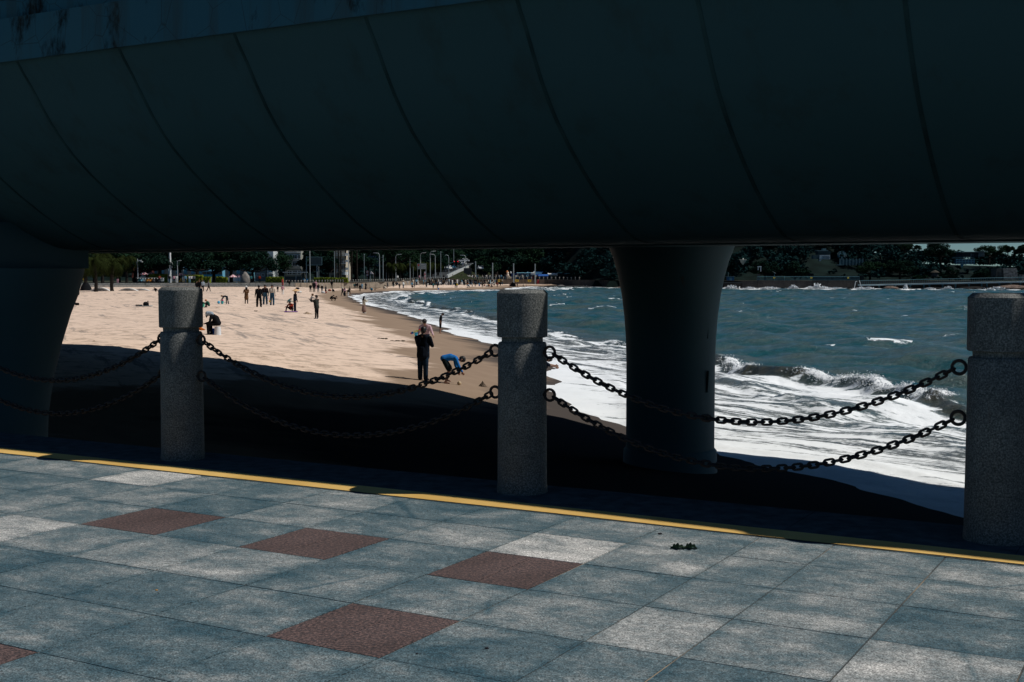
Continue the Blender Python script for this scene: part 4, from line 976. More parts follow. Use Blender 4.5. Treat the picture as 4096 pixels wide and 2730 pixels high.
# bus
def bus(u0, u1, D, vt, vb, label, c):
    w = (u1 - u0) / 4900 * D; h = zat(vt, D) - zat(vb, D); e = empty('bus', (xat((u0 + u1) / 2, D), D, zat(vb, D)), 0, label, 'bus')
    mb = MB(); mb.box((0, 0, h * .52), (w, 2.4, h * .9)); mb.build('body', c, e, bevel=.12)
    for k in range(5):
        mb = MB(); mb.box((-w * .38 + k * w * .19, -1.22, h * .6), (w * .165, .04, h * .36)); mb.build('window', glass, e)
    mb = MB(); mb.box((0, -1.215, h * .3), (w * .96, .03, h * .22)); mb.build('skirt', mat('bus_blue', (.05, .38, .65), .4), e)
    for x in (-w * .3, w * .3):
        mb = MB(); mb.tube([(x, -1.23, h * .1), (x, -.9, h * .1)], h * .15, 12); mb.build('wheel', dk, e)
bus(812, 896, 286, 1080, 1112, 'pale blue city bus parked behind the trees left of the boulder', mat('bus_pale', (.16, .42, .58), .4, .1))
# parasols
def parasol(u, D, v, r, label, c1, c2=None):
    z = zat(v, D) - GZ; e = empty('parasol', (xat(u, D), D, GZ), 0, label, 'parasol'); mb = MB(); n = 16
    for k in range(n):
        a, b_ = 2 * math.pi * k / n, 2 * math.pi * (k + 1) / n
        for j, (r0, r1, z0, z1) in enumerate(((.02, r * .5, z + .12, z - .12), (r * .5, r, z - .12, z - .45))):
            mb.quad((r0 * math.cos(a), r0 * math.sin(a), z0), (r1 * math.cos(a), r1 * math.sin(a), z1), (r1 * math.cos(b_), r1 * math.sin(b_), z1), (r0 * math.cos(b_), r0 * math.sin(b_), z0), mi=k % 2)
    mb.build('canopy', [c1, c2 or c1], e); mb = MB(); mb.tube([(0, 0, 0), (0, 0, z)], .035, 5); mb.build('pole', pole_g, e)
pk, pw = mat('canvas_pink', (.50, .16, .20), .8), mat('canvas_white', (.70, .60, .60), .8)
parasol(575, 262, 1091, 1.0, 'pink striped parasol, left one above the parked scooters', pk, pw); parasol(604, 264, 1091, 1.05, 'pink striped parasol, right one above the parked scooters', pk, pw); parasol(723, 262, 1094, .75, 'pale pink parasol right of the white mast', pw, pk)
parasol(932, 262, 1101, .9, 'low pink and white parasol left of the boulder', pk, pw); parasol(955, 264, 1101, .8, 'flat pale pink parasol touching the boulder', pw, pk); parasol(1880, 384, 1105, 1.2, 'faint pale parasol behind the far crowd', pw, pk)
# stones
def rock(u, v, w, h, D=None, label='', seed=1, m=None, name='boulder', dep=.7, cat='boulder', z=None):
    p = onsand(u, v) if D is None else Vector((xat(u, D), D, zat(v, D) if z is None else z))
    mb = MB(); mb.ball((0, 0, .5), .5, 0, 24, 16); r = np.random.RandomState(seed); me = mb.mesh(name, m or mat('rock_grey', (.16, .15, .145), .9, .4, 3, .6), True)
    for v_ in me.vertices:
        c = v_.co; q = vnoise(np.array([c.x * 4 + seed]), np.array([c.z * 4 + c.y * 3]), seed)[0] - .5; t = c.z
        k = (1.12 - .38 * t ** 2) * (1 + .28 * q); v_.co = Vector((c.x * w * k, c.y * w * dep * k, (c.z - .04) * h * (1 + .08 * q)))
    o = bpy.data.objects.new(name, me); COL.objects.link(o); o.location = p; tag(o, label, cat); return o
p = onsand(980, 1147); rock(980, 1147, 37 / 4900 * p.y, 60 / 4900 * p.y, label='tall standing grey boulder at the back of the sand', seed=5, m=mat('rock_pale', (.24, .22, .20), .9, .35, 1.2, .5))
p = onsand(1121, 1147); rock(1121, 1147, 9 / 4900 * p.y, 27 / 4900 * p.y, label='small standing grey stone left of the red pillar sign', seed=8)
# white arches on the sand
archm = mat('arch_white', (.62, .62, .60), .8, .08, 2); arcs = mat('arch_side', (.22, .23, .22), .9, .2, 3)
for i, (u0, u1, vt, vb, lab) in enumerate(((361, 443, 1149, 1164, 'widest low white arch on the sand behind the date palms'), (466, 547, 1152, 1164, 'low white arch on the sand right of the date palms'), (528, 601, 1154, 1163, 'third low white arch on the sand, left of the backpack'), (597, 650, 1158, 1164, 'small low white arch half hidden by the left bollard'))):
    p = onsand((u0 + u1) / 2, vb); w = (u1 - u0) / 4900 * p.y; h = (vb - vt) / 4900 * p.y; e = empty('sand_arch', (p.x, p.y + i % 2 * .8, p.z - .05), 0, lab, 'arch', 'white arches on the sand')
    P_ = [(-w / 2 + w * k / 16, h * math.sin(math.pi * k / 16) ** .9) for k in range(17)]
    mb = MB()
    for k in range(16):
        (xa, za), (xb, zb_) = P_[k], P_[k + 1]; mb.add([(xa, -.45, za), (xb, -.45, zb_), (xb, .45, zb_), (xa, .45, za), (xa, -.45, za - .16), (xb, -.45, zb_ - .16), (xb, .45, zb_ - .16), (xa, .45, za - .16)], [(0, 1, 2, 3), (0, 4, 5, 1), (4, 7, 6, 5), (2, 6, 7, 3)])
    mb.build('arch_top', archm, e)
    mb = MB(); mb.add([(x, -.3, z - .17) for x, z in P_] + [(x, -.3, -.2) for x, z in P_], [(k, k + 1, 18 + k, 17 + k) for k in range(16)]); o = mb.build('infill', arcs, e); sm = o.modifiers.new('s', 'SOLIDIFY'); sm.thickness = .4
# leaning blue boards, sign stand
bb = mat('board_blue', (.04, .30, .55), .6, .15, 3); bd = mat('board_frame', (.05, .12, .18), .6)
def board(u, v, w, h, label, lean=.25, rz=0, wall=False):
    p = onsand(u, v); k = p.y / 4900; e = empty('leaning_board', p, rz, label, 'board'); mb = MB(); mb.box((0, 0, h * k / 2), (w * k, .07, h * k), rx=0, ry=lean); mb.build('panel', bb, e)
    mb = MB(); mb.box((0, -.05, h * k * .62), (w * k * .55, .02, h * k * .3), ry=lean); mb.box((0, -.05, h * k * .25), (w * k * .5, .02, h * k * .12), ry=lean); mb.build('printed_patch', mat('board_print', (.30, .55, .65), .6), e)
    mb = MB(); mb.tube([(0, .35, 0), (0, .03, h * k * .8)], .03, 5); mb.build('prop', bd, e)
board(946, 1147, 7, 17, 'small blue notice board standing left of the boulder', 0); board(1217, 1146, 7, 30, 'blue slanted board, left of the two at the wall', -.2); board(1227, 1146, 8, 30, 'blue slanted board, right of the two at the wall', .12)
board(1771, 1139, 6, 22, 'tall narrow blue board leaning right in the far crowd', -.28); board(1916, 1140, 5, 6, 'little blue square board behind the seated far crowd', 0); board(2054, 1144, 6, 7, 'little blue square sign beside the dark tent', 0)
# red pillar sign
for u, v, h, w, lab in ((1130, 1142, 25, 7, 'red and dark rounded pillar sign at the wall left of the ball posts'), ):
    D = 246; e = empty('pillar_sign', (xat(u, D), D, zat(v, D)), 0, lab, 'sign'); k = D / 4900; mb = MB(); mb.lathe([(w * k * .42, 0), (w * k * .5, h * k * .1), (w * k * .5, h * k * .8), (w * k * .3, h * k)], n=12); mb.build('body', mat('red_sign', (.35, .02, .03), .5, .1), e, True); mb = MB(); mb.box((0, -w * k * .5, h * k * .35), (w * k * .5, .06, h * k * .35)); mb.build('face', dk, e)
D = 392; e = empty('life_ring_box', (xat(2152, D), D - .6, zat(1137, D)), 0, 'red rescue box standing against the brown seawall', 'box'); mb = MB(); mb.box((0, 0, .5), (.75, .3, 1.0)); mb.build('box', mat('red_box', (.40, .03, .04), .5), e, bevel=.1); mb = MB(); mb.ball((0, -.02, 1.2), .25, n=8, m=6); mb.build('knob', mat('red_box', (.40, .03, .04)), e)
D = 330; e = empty('banner', (xat(1700, D), D, GZ), 0, 'narrow white and red banner standing among the far crowd', 'banner'); h = 2.2; mb = MB(); mb.box((0, 0, h / 2 + .2), (.45, .05, h)); mb.build('cloth', mat('banner_white', (.65, .55, .56), .7), e); mb = MB(); mb.box((0, -.035, h * .8), (.4, .02, .3)); mb.box((0, -.035, h * .35), (.3, .02, .25)); mb.build('print', mat('banner_red', (.5, .04, .08), .6), e); mb = MB(); mb.tube([(0, .05, 0), (0, .05, h + .4)], .03, 5); mb.build('pole', pole_g, e)

# ------------------------------------------------------------------ ramp road with cars, far centre
rampP = [(1690, 352, 1112), (1760, 372, 1098), (1830, 400, 1078), (1880, 440, 1058), (1905, 480, 1049)]
L_, R_ = [], []
for (ul, ur, D, vl, vr) in ((1640, 1785, 350, 1113, 1113), (1715, 1825, 375, 1102, 1093), (1770, 1862, 405, 1080, 1077), (1812, 1893, 440, 1062, 1062), (1800, 1935, 480, 1050, 1049)):
    L_.append(ony(ul, vl, D)); R_.append(ony(ur, vr, D))
mb = MB()
for i in range(4): mb.quad(L_[i], R_[i], R_[i + 1], L_[i + 1])
o = mb.build('ramp_road', asphalt); tag(o, kind='structure')
e = empty('road_barrier', R_[0], 0, 'pale concrete barrier climbing beside the ramp road', 'barrier'); mb = MB()
for i in range(4):
    a, c = R_[i] - R_[0], R_[i + 1] - R_[0]; q = Vector((.5, 0, 0)); h = Vector((0, 0, .8))
    mb.add([a, c, c + q, a + q, a + h, c + h, c + q + h, a + q + h], [(0, 1, 5, 4), (4, 5, 6, 7), (3, 7, 6, 2), (0, 4, 7, 3), (1, 2, 6, 5)])
mb.build('barrier_wall', mat('barrier_grey', (.42, .44, .44), .8, .1, 1), e); mb = MB()
for i in range(4):
    a, c = R_[i] - R_[0] + Vector((.25, 0, .95)), R_[i + 1] - R_[0] + Vector((.25, 0, .95)); mb.tube([a, c], .05, 4)
mb.build('hand_rail', pole_g, e)
mb = MB()
for i in range(4):
    a, c = R_[i] + Vector((.6, 0, 0)), R_[i + 1] + Vector((.6, 0, 0)); mb.quad(a, c, Vector((c.x + 7, c.y - 8, GZ - .1)), Vector((a.x + 3, a.y - 3, GZ - .1)))
o = mb.build('grass_bank', mat('bank_green', (.022, .028, .012), .95, .4, .5)); tag(o, kind='structure')
def car(u, v, D, label, c, rz=0, s=1.0, dark=False):
    e = empty('car', ony(u, v, D), rz, label, 'car', 'cars on the ramp road'); e.scale = (s, s, s)
    prof = [(-2.1, .35), (-2.15, .8), (-1.7, .95), (-1.1, 1.42), (.7, 1.45), (1.3, 1.0), (2.1, .85), (2.15, .35)]
    mb = MB(); mb.extr(prof, lambda p, a: Vector((p[0], a, p[1])), -.85, .85); mb.build('body', c, e, bevel=.08)
    mb = MB(); mb.extr([(-1.4, 1.0), (-1.0, 1.36), (.6, 1.38), (1.05, 1.0)], lambda p, a: Vector((p[0], a, p[1])), -.875, .875); mb.build('side_window', glass, e)
    mb = MB(); mb.extr([(1.26, 1.06), (.78, 1.43), (.84, 1.44), (1.34, 1.06)], lambda p, a: Vector((p[0], a, p[1])), -.7, .7); mb.build('windscreen', glass, e)
    for x in (-1.3, 1.3):
        for y in (-.8, .8):
            mb = MB(); mb.tube([(x, y - .1, .34), (x, y + .1, .34)], .34, 12); mb.build('wheel', dk, e)
    for y in (-.55, .55):
        mb = MB(); mb.box((2.14, y, .7), (.06, .3, .16)); mb.build('headlight', mat('lamp_glass', (.7, .7, .65), .2), e)
cw = mat('car_white', (.72, .74, .75), .3, .03); cb = mat('car_blue', (.10, .35, .50), .3, .05)
car(1793, 1081, 392, 'white car lowest on the ramp, beside the barrier', cw, R(-100)); car(1808, 1077, 398, 'blue car just above the lowest white car on the ramp', cb, R(-100)); car(1852, 1063, 424, 'white car alone on the ramp, nearest the barrier', cw, R(-100))
car(1818, 1052, 455, 'white car in the queue below the gatehouse, left of the others', cw, R(-170)); car(1840, 1051, 458, 'white car in the middle of the queue below the gatehouse', cw, R(-170)); car(1855, 1050, 460, 'white car at the right end of the queue below the gatehouse', cw, R(-170)); car(1921, 1081, 405, 'white car parked on the lower road beneath the hanging tree', cw, R(-80)); car(1943, 1072, 420, 'dark car on the lower road under the tree', mat('car_dark', (.05, .07, .08), .3), R(-80))
bus(1792, 1817, 420, 1050, 1066, 'blue bus climbing the ramp behind the lamps', mat('bus_teal', (.05, .28, .38), .4, .1))
D = 486; e = empty('gatehouse', ony(1835, 1050, D), 0, 'long gatehouse with a teal flat roof at the top of the ramp', 'building'); w = 66 / 4900 * D; h = (1050 - 1032) / 4900 * D
mb = MB(); mb.box((0, 0, h), (w, 4, .5)); mb.build('roof', mat('roof_teal', (.06, .36, .38), .6, .1), e); mb = MB(); mb.box((w * .2, .5, h * .45), (w * .55, 3, h * .8)); mb.build('wall', mat('gate_wall', (.34, .38, .36), .8, .2, .5), e)
mb = MB()
for k in range(6): mb.box((-w * .42 + k * w * .168, -1.6, h * .45), (.25, .3, h * .9))
mb.build('column', white, e); mb = MB(); mb.box((w * .02, 1, h + .9), (w * .5, 3, .9)); mb.build('upper_roof', mat('roof_blue', (.02, .09, .20), .6), e)
e = empty('shed', ony(1880, 1050, D), 0, 'low blue shed right of the teal gatehouse', 'building'); mb = MB(); mb.box((0, 0, .9), (5.5, 3, 2.2)); mb.build('wall', mat('shed_blue', (.015, .06, .16), .7, .2), e); mb = MB(); mb.box((0, -.1, 2.1), (5.9, 3.4, .2)); mb.build('roof', mat('roof_teal', (.06, .36, .38)), e)
for x in (-1.6, -.5): 
    mb = MB(); mb.box((x, -1.9, .5), (.8, .6, .8)); mb.build('red_crate', mat('crate_red', (.40, .03, .04), .5), e)
D = 384; e = empty('billboard', (xat(1871, D), D, GZ), 0, 'black backed billboard on legs before the grass bank', 'billboard'); w = 32 / 4900 * D; zt, zb = zat(1073, D) - GZ, zat(1098, D) - GZ; mb = MB(); mb.box((0, 0, (zt + zb) / 2), (w, .3, zt - zb)); mb.build('panel', dk, e); mb = MB(); mb.box((0, .2, zb / 2), (w * .9, .3, zb)); mb.build('base', mat('base_dark', (.02, .025, .03), .8), e)
for (u, v) in ((1817, 1045), (1832, 1045), (1783, 1062)):
    D = 380; e = empty('traffic_light', (xat(u, D), D, GZ), 0, {1817: 'left of the paired traffic lights showing red before the queue', 1832: 'right of the paired traffic lights showing red before the queue', 1783: 'dark traffic light facing away left of the lowest white car'}[u], 'traffic light'); zt = zat(v, D) - GZ
    mb = MB(); mb.tube([(0, .1, 0), (0, .1, zt)], .07, 5); mb.build('post', pole_g, e); mb = MB(); mb.box((0, 0, zt - .5), (.42, .2, 1.2)); h_ = mb.build('housing', dk, e)
    mb = MB(); mb.tube([(0, -.11, zt - .15), (0, -.15, zt - .15)], .14, 10); mb.build('lamp', mat('red_light', (.9, .02, .02), .4, 0, emit=1.5) if u > 1800 else dk, h_)

# ------------------------------------------------------------------ blue and white facility on the far quay
D = 402; x0 = xat(2033, D); K = D / 4900
e = empty('pavilion', (x0, D, GZ), 0, 'long blue and white pavilion with rounded white edges on the far quay', 'building'); wd_ = (2215 - 2033) * K
def bx(u0, u1, vt, vb, dep, m_, nm, y=0, bev=0):
    mb = MB(); xa, xb = (u0 - 2033) * K, (u1 - 2033) * K; za, zb = zat(vb, D) - GZ, zat(vt, D) - GZ; mb.box(((xa + xb) / 2, y, (za + zb) / 2), (xb - xa, dep, zb - za)); return mb.build(nm, m_, e, bevel=bev)
nav = mat('navy_wall', (.012, .045, .17), .6, .25, .6); 
bx(2045, 2130, 1093, 1121, 6, nav, 'wall'); bx(2126, 2192, 1100, 1121, 5, mat('navy_dark', (.015, .03, .06), .7), 'wall', .5)
bx(2066, 2134, 1091, 1094, 6.5, mat('sky_trim', (.25, .55, .70), .5), 'roof', -.3, .1); bx(2040, 2046, 1087, 1096, 6, white, 'roof_end', -.2, .2)
bx(2122, 2138, 1091, 1102, 6.4, white, 'fascia', -.5, .2); bx(2134, 2137, 1085, 1092, 2, white, 'chimney', -.5, .1); bx(2138, 2166, 1092, 1096, 5, mat('sky_trim', (.25, .55, .70)), 'roof', 0, .05)
bx(2139, 2172, 1087, 1092, 4, mat('roof_navy', (.015, .06, .16), .6), 'roof', 1.5)
for u in (2070, 2098, 2122): bx(u, u + 3, 1091, 1098, .3, white, 'pilaster', -3.3)
for u0, u1 in ((2052, 2064), (2073, 2094), (2102, 2120)):
    w_ = bx(u0, u1, 1100, 1112, .1, glass, 'window', -3.05); w_['label'] = 'dark gridded window'
bx(2128, 2135, 1106, 1121, .2, mat('red_door', (.25, .03, .03), .6), 'door', -3.06)
mb = MB(); r_ = 1.0; mb.ball(((2110 - 2033) * K, -3.1, 1.7), .8, 0, 10, 6, .55, .1, 1.0); mb.build('emblem', mat('emblem_pale', (.30, .50, .65), .6), e)
mb = MB(); xa, xb = (2141 - 2033) * K, (2192 - 2033) * K; z_ = zat(1098, D) - GZ
mb.add([(xa, -2.5, z_), (xb, -2.5, z_), (xb, -4.5, z_ - .5), (xa, -4.5, z_ - .5), (xa, -4.5, z_ - .75), (xb, -4.5, z_ - .75)], [(0, 1, 2, 3), (3, 2, 5, 4)]); mb.build('awning', mat('awning_blue', (.02, .10, .35), .6), e)
e2 = empty('white_tank', (xat(2190, D), D - .5, zat(1099, D)), 0, 'horizontal white cylinder with collars beyond the blue pavilion awning', 'tank'); mb = MB(); mb.tube([(0, 0, 0), (37 * K, 0, 0)], .36 * 1.1, 12); mb.build('cylinder', white, e2, True)
for q in (.05, 25 * K, 36 * K): 
    mb = MB(); mb.tube([(q, 0, 0), (q + .3, 0, 0)], .50, 12); mb.build('collar', white, e2)
mb = MB(); mb.box((1, 0, -1.0), (.2, .3, 1.6)); mb.box((34 * K, 0, -1.0), (.2, .3, 1.6)); mb.build('support', grey, e2)
e3 = empty('quay_shed', (xat(2300, D), D, GZ), 0, 'long dark shed with a thin pale blue roof line on the far quay', 'building'); K2 = K
mb = MB(); mb.box((0, 0, .95), (140 * K, 4, 1.9)); mb.build('wall', mat('shed_dark', (.015, .02, .025), .8), e3)
mb = MB(); 
for i, (a, w_, z_) in enumerate(((-62, 18, 2.15), (-38, 10, 1.85), (-8, 52, 2.0), (45, 34, 1.95))): mb.box((a * K, -.2, z_), (w_ * K, 4.2, .14))
mb.build('roof', mat('roof_pale_blue', (.10, .38, .48), .5, .2, .5), e3)
rock(2033, 1121, 1.5, 1.6, 396, 'pale rockwork heap at the left end of the blue pavilion', 12, mat('rock_tan', (.30, .25, .20), .9, .3, 2), 'rockwork', cat='rockwork')
mb = MB(); e4 = empty('carved_figure', ony(2031, 1108, 396), 0, 'small orange and white ornament standing on the pale rockwork heap', 'ornament'); mb.lathe([(.35, 0), (.5, .5), (.3, .9), (.4, 1.3), (.2, 1.6)], n=10); mb.build('body', mat('ornament_white', (.7, .6, .5), .6), e4, True); mb = MB(); mb.ball((-.2, 0, 1.6), .4, n=8, m=6); mb.build('top', mat('ornament_orange', (.55, .22, .08), .6), e4)

# ------------------------------------------------------------------ across the water, right
def far(name, u, v, D, label, cat): return empty(name, ony(u, v, D), 0, label, cat), D / 4900
teal = mat('rail_teal', (.06, .17, .21), .6, .1)
D = 332; e = empty('quay_railing', (xat(3035, D), D + 4, GZ), 0, 'long blue grey railing on the dark seawall across the water', 'railing'); 
p0 = wall_at_u(3030); p1 = wall_at_u(3440); mb = MB(); mc = MB(); n = 84
q0 = Vector((p0.x, p0.y + .5, GZ)) ; q1 = Vector((p1.x, p1.y + .5, GZ))
for i in range(n): q = q0.lerp(q1, i / (n - 1)) - e.location; mb.box(q + Vector((0, 0, .55)), (.05, .05, 1.1))
for z in (.25, 1.12): mc.tube([q0 - e.location + Vector((0, 0, z)), q1 - e.location + Vector((0, 0, z))], .045, 4)
mb.build('posts', teal, e); mc.build('rails', teal, e)
for u in (3098, 3247, 3394):
    q = wall_at_u(u); mb = MB(); mb.box((0, 0, 0), (.5, .05, .4)); mb.box((0, -.03, 0), (.3, .01, .1), mi=1); o = mb.build('notice', [yel, MC['notice_ink']]); o.location = (q.x, q.y + .3, GZ + .8); tag(o, 'tiny yellow plate on the railing across the water, %s' % {3098: 'leftmost one near the pier', 3247: 'middle one', 3394: 'rightmost one by the red box'}[u], 'notice')
for u, vt, lab in ((3101, 1091, 'thin lamp with solar panel rising over the far railing'), (3141, 1109, 'short pole left of the thin poles on the far quay'), (3128, 1122, 'short thin pole behind the far railing, leftmost of its cluster'), (3157, 1122, 'short thin pole behind the far railing, right of centre'), (3165, 1120, 'short thin pole at the right of the cluster behind the far railing')):
    q = wall_at_u(u); e = empty('pole', (q.x, q.y + 1, GZ), 0, lab, 'pole'); h = zat(vt, q.y) - GZ; mb = MB(); mb.tube([(0, 0, 0), (0, 0, h)], .06, 5); mb.build('shaft', teal, e)
    if u == 3101: mb = MB(); mb.box((0, 0, h), (.9, .5, .05), ry=.5); mb.build('solar_panel', grey, e)
# footbridge
K = 325 / 4900; fb0 = ony(3440, 1141, 327); fb1 = ony(4400, 1121, 316)
e = empty('footbridge', fb0, 0, 'long white footbridge on slim piers along the far rocks', 'footbridge'); d = fb1 - fb0; L = d.length
mb = MB(); mb.add([Vector((0, 0, -.25)), d + Vector((0, 0, -.25)), d + Vector((0, 0, .12)), Vector((0, 0, .12)), Vector((0, 2.2, -.25)), d + Vector((0, 2.2, -.25)), d + Vector((0, 2.2, .12)), Vector((0, 2.2, .12))], [(0, 1, 2, 3), (3, 2, 6, 7), (0, 4, 5, 1), (4, 7, 6, 5), (0, 3, 7, 4)]); mb.build('deck', mat('deck_pale', (.36, .46, .48), .7, .1, .5), e)
mb = MB(); nn = 110
for i in range(nn): mb.box(d * (i / (nn - 1)) + Vector((0, .05, .62)), (.05, .05, 1.0))
mb.tube([Vector((0, .05, 1.15)), d + Vector((0, .05, 1.15))], .05, 4); mb.build('railing', teal, e)
for u in (3524, 3590, 3652, 3708, 3730, 3783, 3836, 3890, 3941, 3962, 4012, 4058, 4095, 4140):
    k = (u - 3440) / 960; q = d * k; mb = MB(); mb.tube([q + Vector((0, 1, -.2)), q + Vector((0, 1, -.9)), q + Vector((0, 1, -3.2 if u not in (3652, 3708, 4012, 4058) else -1.7))], [.32, .17, .17], 6); mb.build('pier', teal, e)
mb = MB(); mb.tube([(-1.6, 0, -1.6), (-1.2, 0, .9), (-.8, 0, 1.0)], .09, 5); mb.tube([(.5, 0, -1.0), (-.2, 0, 1.2)], .09, 5); mb.build('stair_rail', white, e)
# buildings and walls on the hill
e, K = far('hut', 3296, 1040, 362, 'white box like terrace with lattice wall on the dark hillside', 'building'); mb = MB(); mb.box((0, 0, .75), (42 * K, 2, 1.3)); mb.box((-18 * K, 0, -.1), (5 * K, 2, .6)); mb.build('wall', mat('lattice_white', (.50, .55, .56), .7, .1, 2), e)
mb = MB()
for i in range(8):
    for j in range(3): mb.box((-9 * K + i * 3.6 * K + (j % 2) * 1.8 * K, -1.02, .3 + j * .35), (.17, .05, .17))
mb.build('lattice_holes', dk, e); mb = MB(); mb.box((-33 * K, .6, .8), (24 * K, 2, 1.1)); mb.build('side_wall', mat('hut_grey', (.07, .11, .12), .8), e)
e, K = far('house', 3292, 1020, 366, 'dim upper house with a thin pale roof above the white lattice terrace', 'building'); mb = MB(); mb.box((0, 0, .55), (50 * K, 3, 1.1)); mb.build('wall', mat('house_dim', (.03, .05, .055), .8), e); mb = MB(); mb.box((-6 * K, 0, 1.2), (42 * K, 3.2, .15)); mb.box((3 * K, 0, 1.6), (12 * K, 2, .5)); mb.build('roof', mat('roof_dim', (.12, .20, .22), .7), e)
e, K = far('wing_sculpture', 3367, 1036, 356, 'pair of curved wings sculpture with radiating feathers on the hillside', 'sculpture')
for s in (-1, 1):
    mb = MB()
    for i in range(13):
        a = R(-50 + i * 11.5); c0 = Vector((s * .25, 0, 1.0)); d0 = Vector((s * math.cos(a), 0, math.sin(a))); mb.tube([c0 + d0 * .35, c0 + d0 * 1.15 + Vector((0, 0, .1))], [.07, .03], 4)
    mb.build('wing', mat('steel_blue', (.10, .20, .24), .4, .1), e)
mb = MB(); mb.tube([(0, 0, -.4), (0, 0, .6)], .15, 6); mb.build('base', MC['steel_blue'], e)
e, K = far('garden_wall', 3405, 1062, 352, 'pale blue grey panelled wall with pillars below the wing sculpture', 'wall')
mb = MB(); mb.box((0, 0, .85), (92 * K, .3, 1.6)); mb.build('panel', mat('wall_bluegrey', (.06, .11, .13), .8, .2, 1), e); mb = MB()
for i in range(8): mb.box((-46 * K + i * 13 * K, -.2, .95), (.3, .3, 1.95))
mb.build('pillar', mat('pillar_pale', (.12, .19, .21), .8), e); mb = MB(); mb.box((-50 * K, -.5, .1), (24 * K, .5, .2)); mb.build('step', MC['pillar_pale'], e)
e, K = far('white_pavilion', 2972, 1060, 350, 'white inverted cone shaped pavilion on the dark slope right of the pillar', 'pavilion'); mb = MB(); mb.lathe([(.1, 0), (.5, .5), (1.0, 1.35), (1.12, 1.5), (1.0, 1.52)], n=14); mb.build('cone', mat('cone_white', (.50, .50, .46), .7, .2, 3), e, True); mb = MB(); mb.ball((0, 0, 1.6), .25, n=8, m=5); mb.build('cap', MC['cone_white'], e)
e, K = far('white_arch', 3038, 1085, 345, 'tiny bright white doorway arch on the dark slope', 'arch'); mb = MB(); mb.box((-.4, 0, .7), (.16, .3, .9)); mb.box((.35, 0, .5), (.2, .3, 1.3)); mb.box((0, 0, 1.2), (1.1, .32, .25)); mb.build('frame', white, e)
e, K = far('kiosk', 2921, 1134, 345, 'small blue and white kiosk on the quay right of the pillar', 'kiosk'); mb = MB(); mb.box((0, 0, .95), (1.9, 1.5, 1.7)); mb.build('wall', mat('kiosk_blue', (.02, .12, .26), .7), e); mb = MB(); mb.box((0, -.78, 1.1), (.7, .05, .9)); mb.build('window', mat('kiosk_window', (.2, .35, .4), .4), e); mb = MB(); mb.box((0, 0, 1.9), (2.4, 2, .12)); mb.tube([(-.6, 0, 1.9), (-.6, 0, 3.1)], .05, 5); mb.build('roof', mat('roof_dim', (.12, .20, .22)), e)
e, K = far('house', 3882, 1029, 378, 'flat roofed house with a light curved roof and pale side on the skyline', 'building'); mb = MB(); mb.extr([(-48 * K, 0), (48 * K, 0), (44 * K, 1.45), (-40 * K, 1.35)], lambda p, a: Vector((p[0], a, p[1])), -2, 3); mb.build('wall', mat('house_dark', (.022, .030, .034), .8, .3, 1), e); mb = MB(); mb.box((0, .4, 1.52), (94 * K, 6, .13)); mb.build('roof', mat('roof_light', (.25, .32, .34), .6), e); mb = MB(); mb.box((33 * K, -2.05, .75), (24 * K, .1, 1.2)); mb.build('rough_side', mat('side_stone', (.16, .17, .17), .9, .6, 3), e); mb = MB(); mb.box((-8 * K, -2.05, .6), (.1, .1, 1.1)); mb.box((-2 * K, -2.05, .6), (12 * K, .08, .7), mi=1); mb.build('opening', [grey, dk], e)
e, K = far('glazed_veranda', 3858, 1057, 372, 'blue framed glazed veranda hanging on the slope below the flat roofed house', 'veranda'); mb = MB(); mb.box((0, .5, .7), (72 * K, 2, 1.35)); mb.build('room', mat('veranda_glass', (.02, .07, .11), .2), e); mb = MB()
for i in range(7): mb.box((-36 * K + i * 12 * K, -.55, .7), (.1, .1, 1.4))
for z in (0, .72, 1.4): mb.box((0, -.552, z), (72 * K, .09, .1))
mb.build('frame', mat('frame_blue', (.10, .30, .42), .5), e); mb = MB(); mb.box((-10 * K, 0, -.4), (.6, .3, .7)); mb.build('support', MC['frame_blue'], e)
e, K = far('terrace', 3850, 1033, 374, 'pale terrace edge with a small railing above the glazed veranda', 'terrace'); mb = MB(); mb.box((0, 0, 0), (86 * K, 1.4, .12)); mb.build('slab', mat('terrace_pale', (.12, .18, .2), .8), e); mb = MB(); 
for i in range(20): mb.box((-43 * K + i * 4.5 * K, -.6, .22), (.04, .04, .35))
mb.build('railing', teal, e)
stone = mat('fort_stone', (.085, .082, .075), .95, .5, 1.6, .6)
e, K = far('fort_wall', 3372, 1131, 342, 'long dark stone fort wall with small arches across the water', 'wall'); mb = MB(); mb.box((-20 * K, 0, .8), (200 * K, 1.5, 1.8))
for i in range(24): mb.box((-118 * K + i * 8.6 * K, -.1, 1.78), (.35, 1.4, .2))
mb.build('wall', mat('fort_dark', (.030, .036, .038), .95, .5, 1.2, .5), e)
for x in (-62 * K, 55 * K): mb = MB(); mb.tube([(x, -.8, .6), (x, -.7, .6)], .38, 10); mb.build('arch_opening', mat('void', (.005, .005, .005), 1), e)
e, K = far('fort_wall', 3682, 1128, 340, 'lighter crenellated stone wall at the foot of the slope above the footbridge', 'wall'); mb = MB(); mb.box((0, 0, .4), (66 * K, 1.2, 1.1))
for i in range(11): mb.box((-31 * K + i * 6.2 * K, 0, 1.02), (.25, 1.1, .2))
mb.build('wall', stone, e); mb = MB(); mb.box((-24 * K, -.7, 1.1), (30 * K, 1, .25)); mb.build('ledge', mat('ledge_pale', (.28, .26, .24), .8), e)
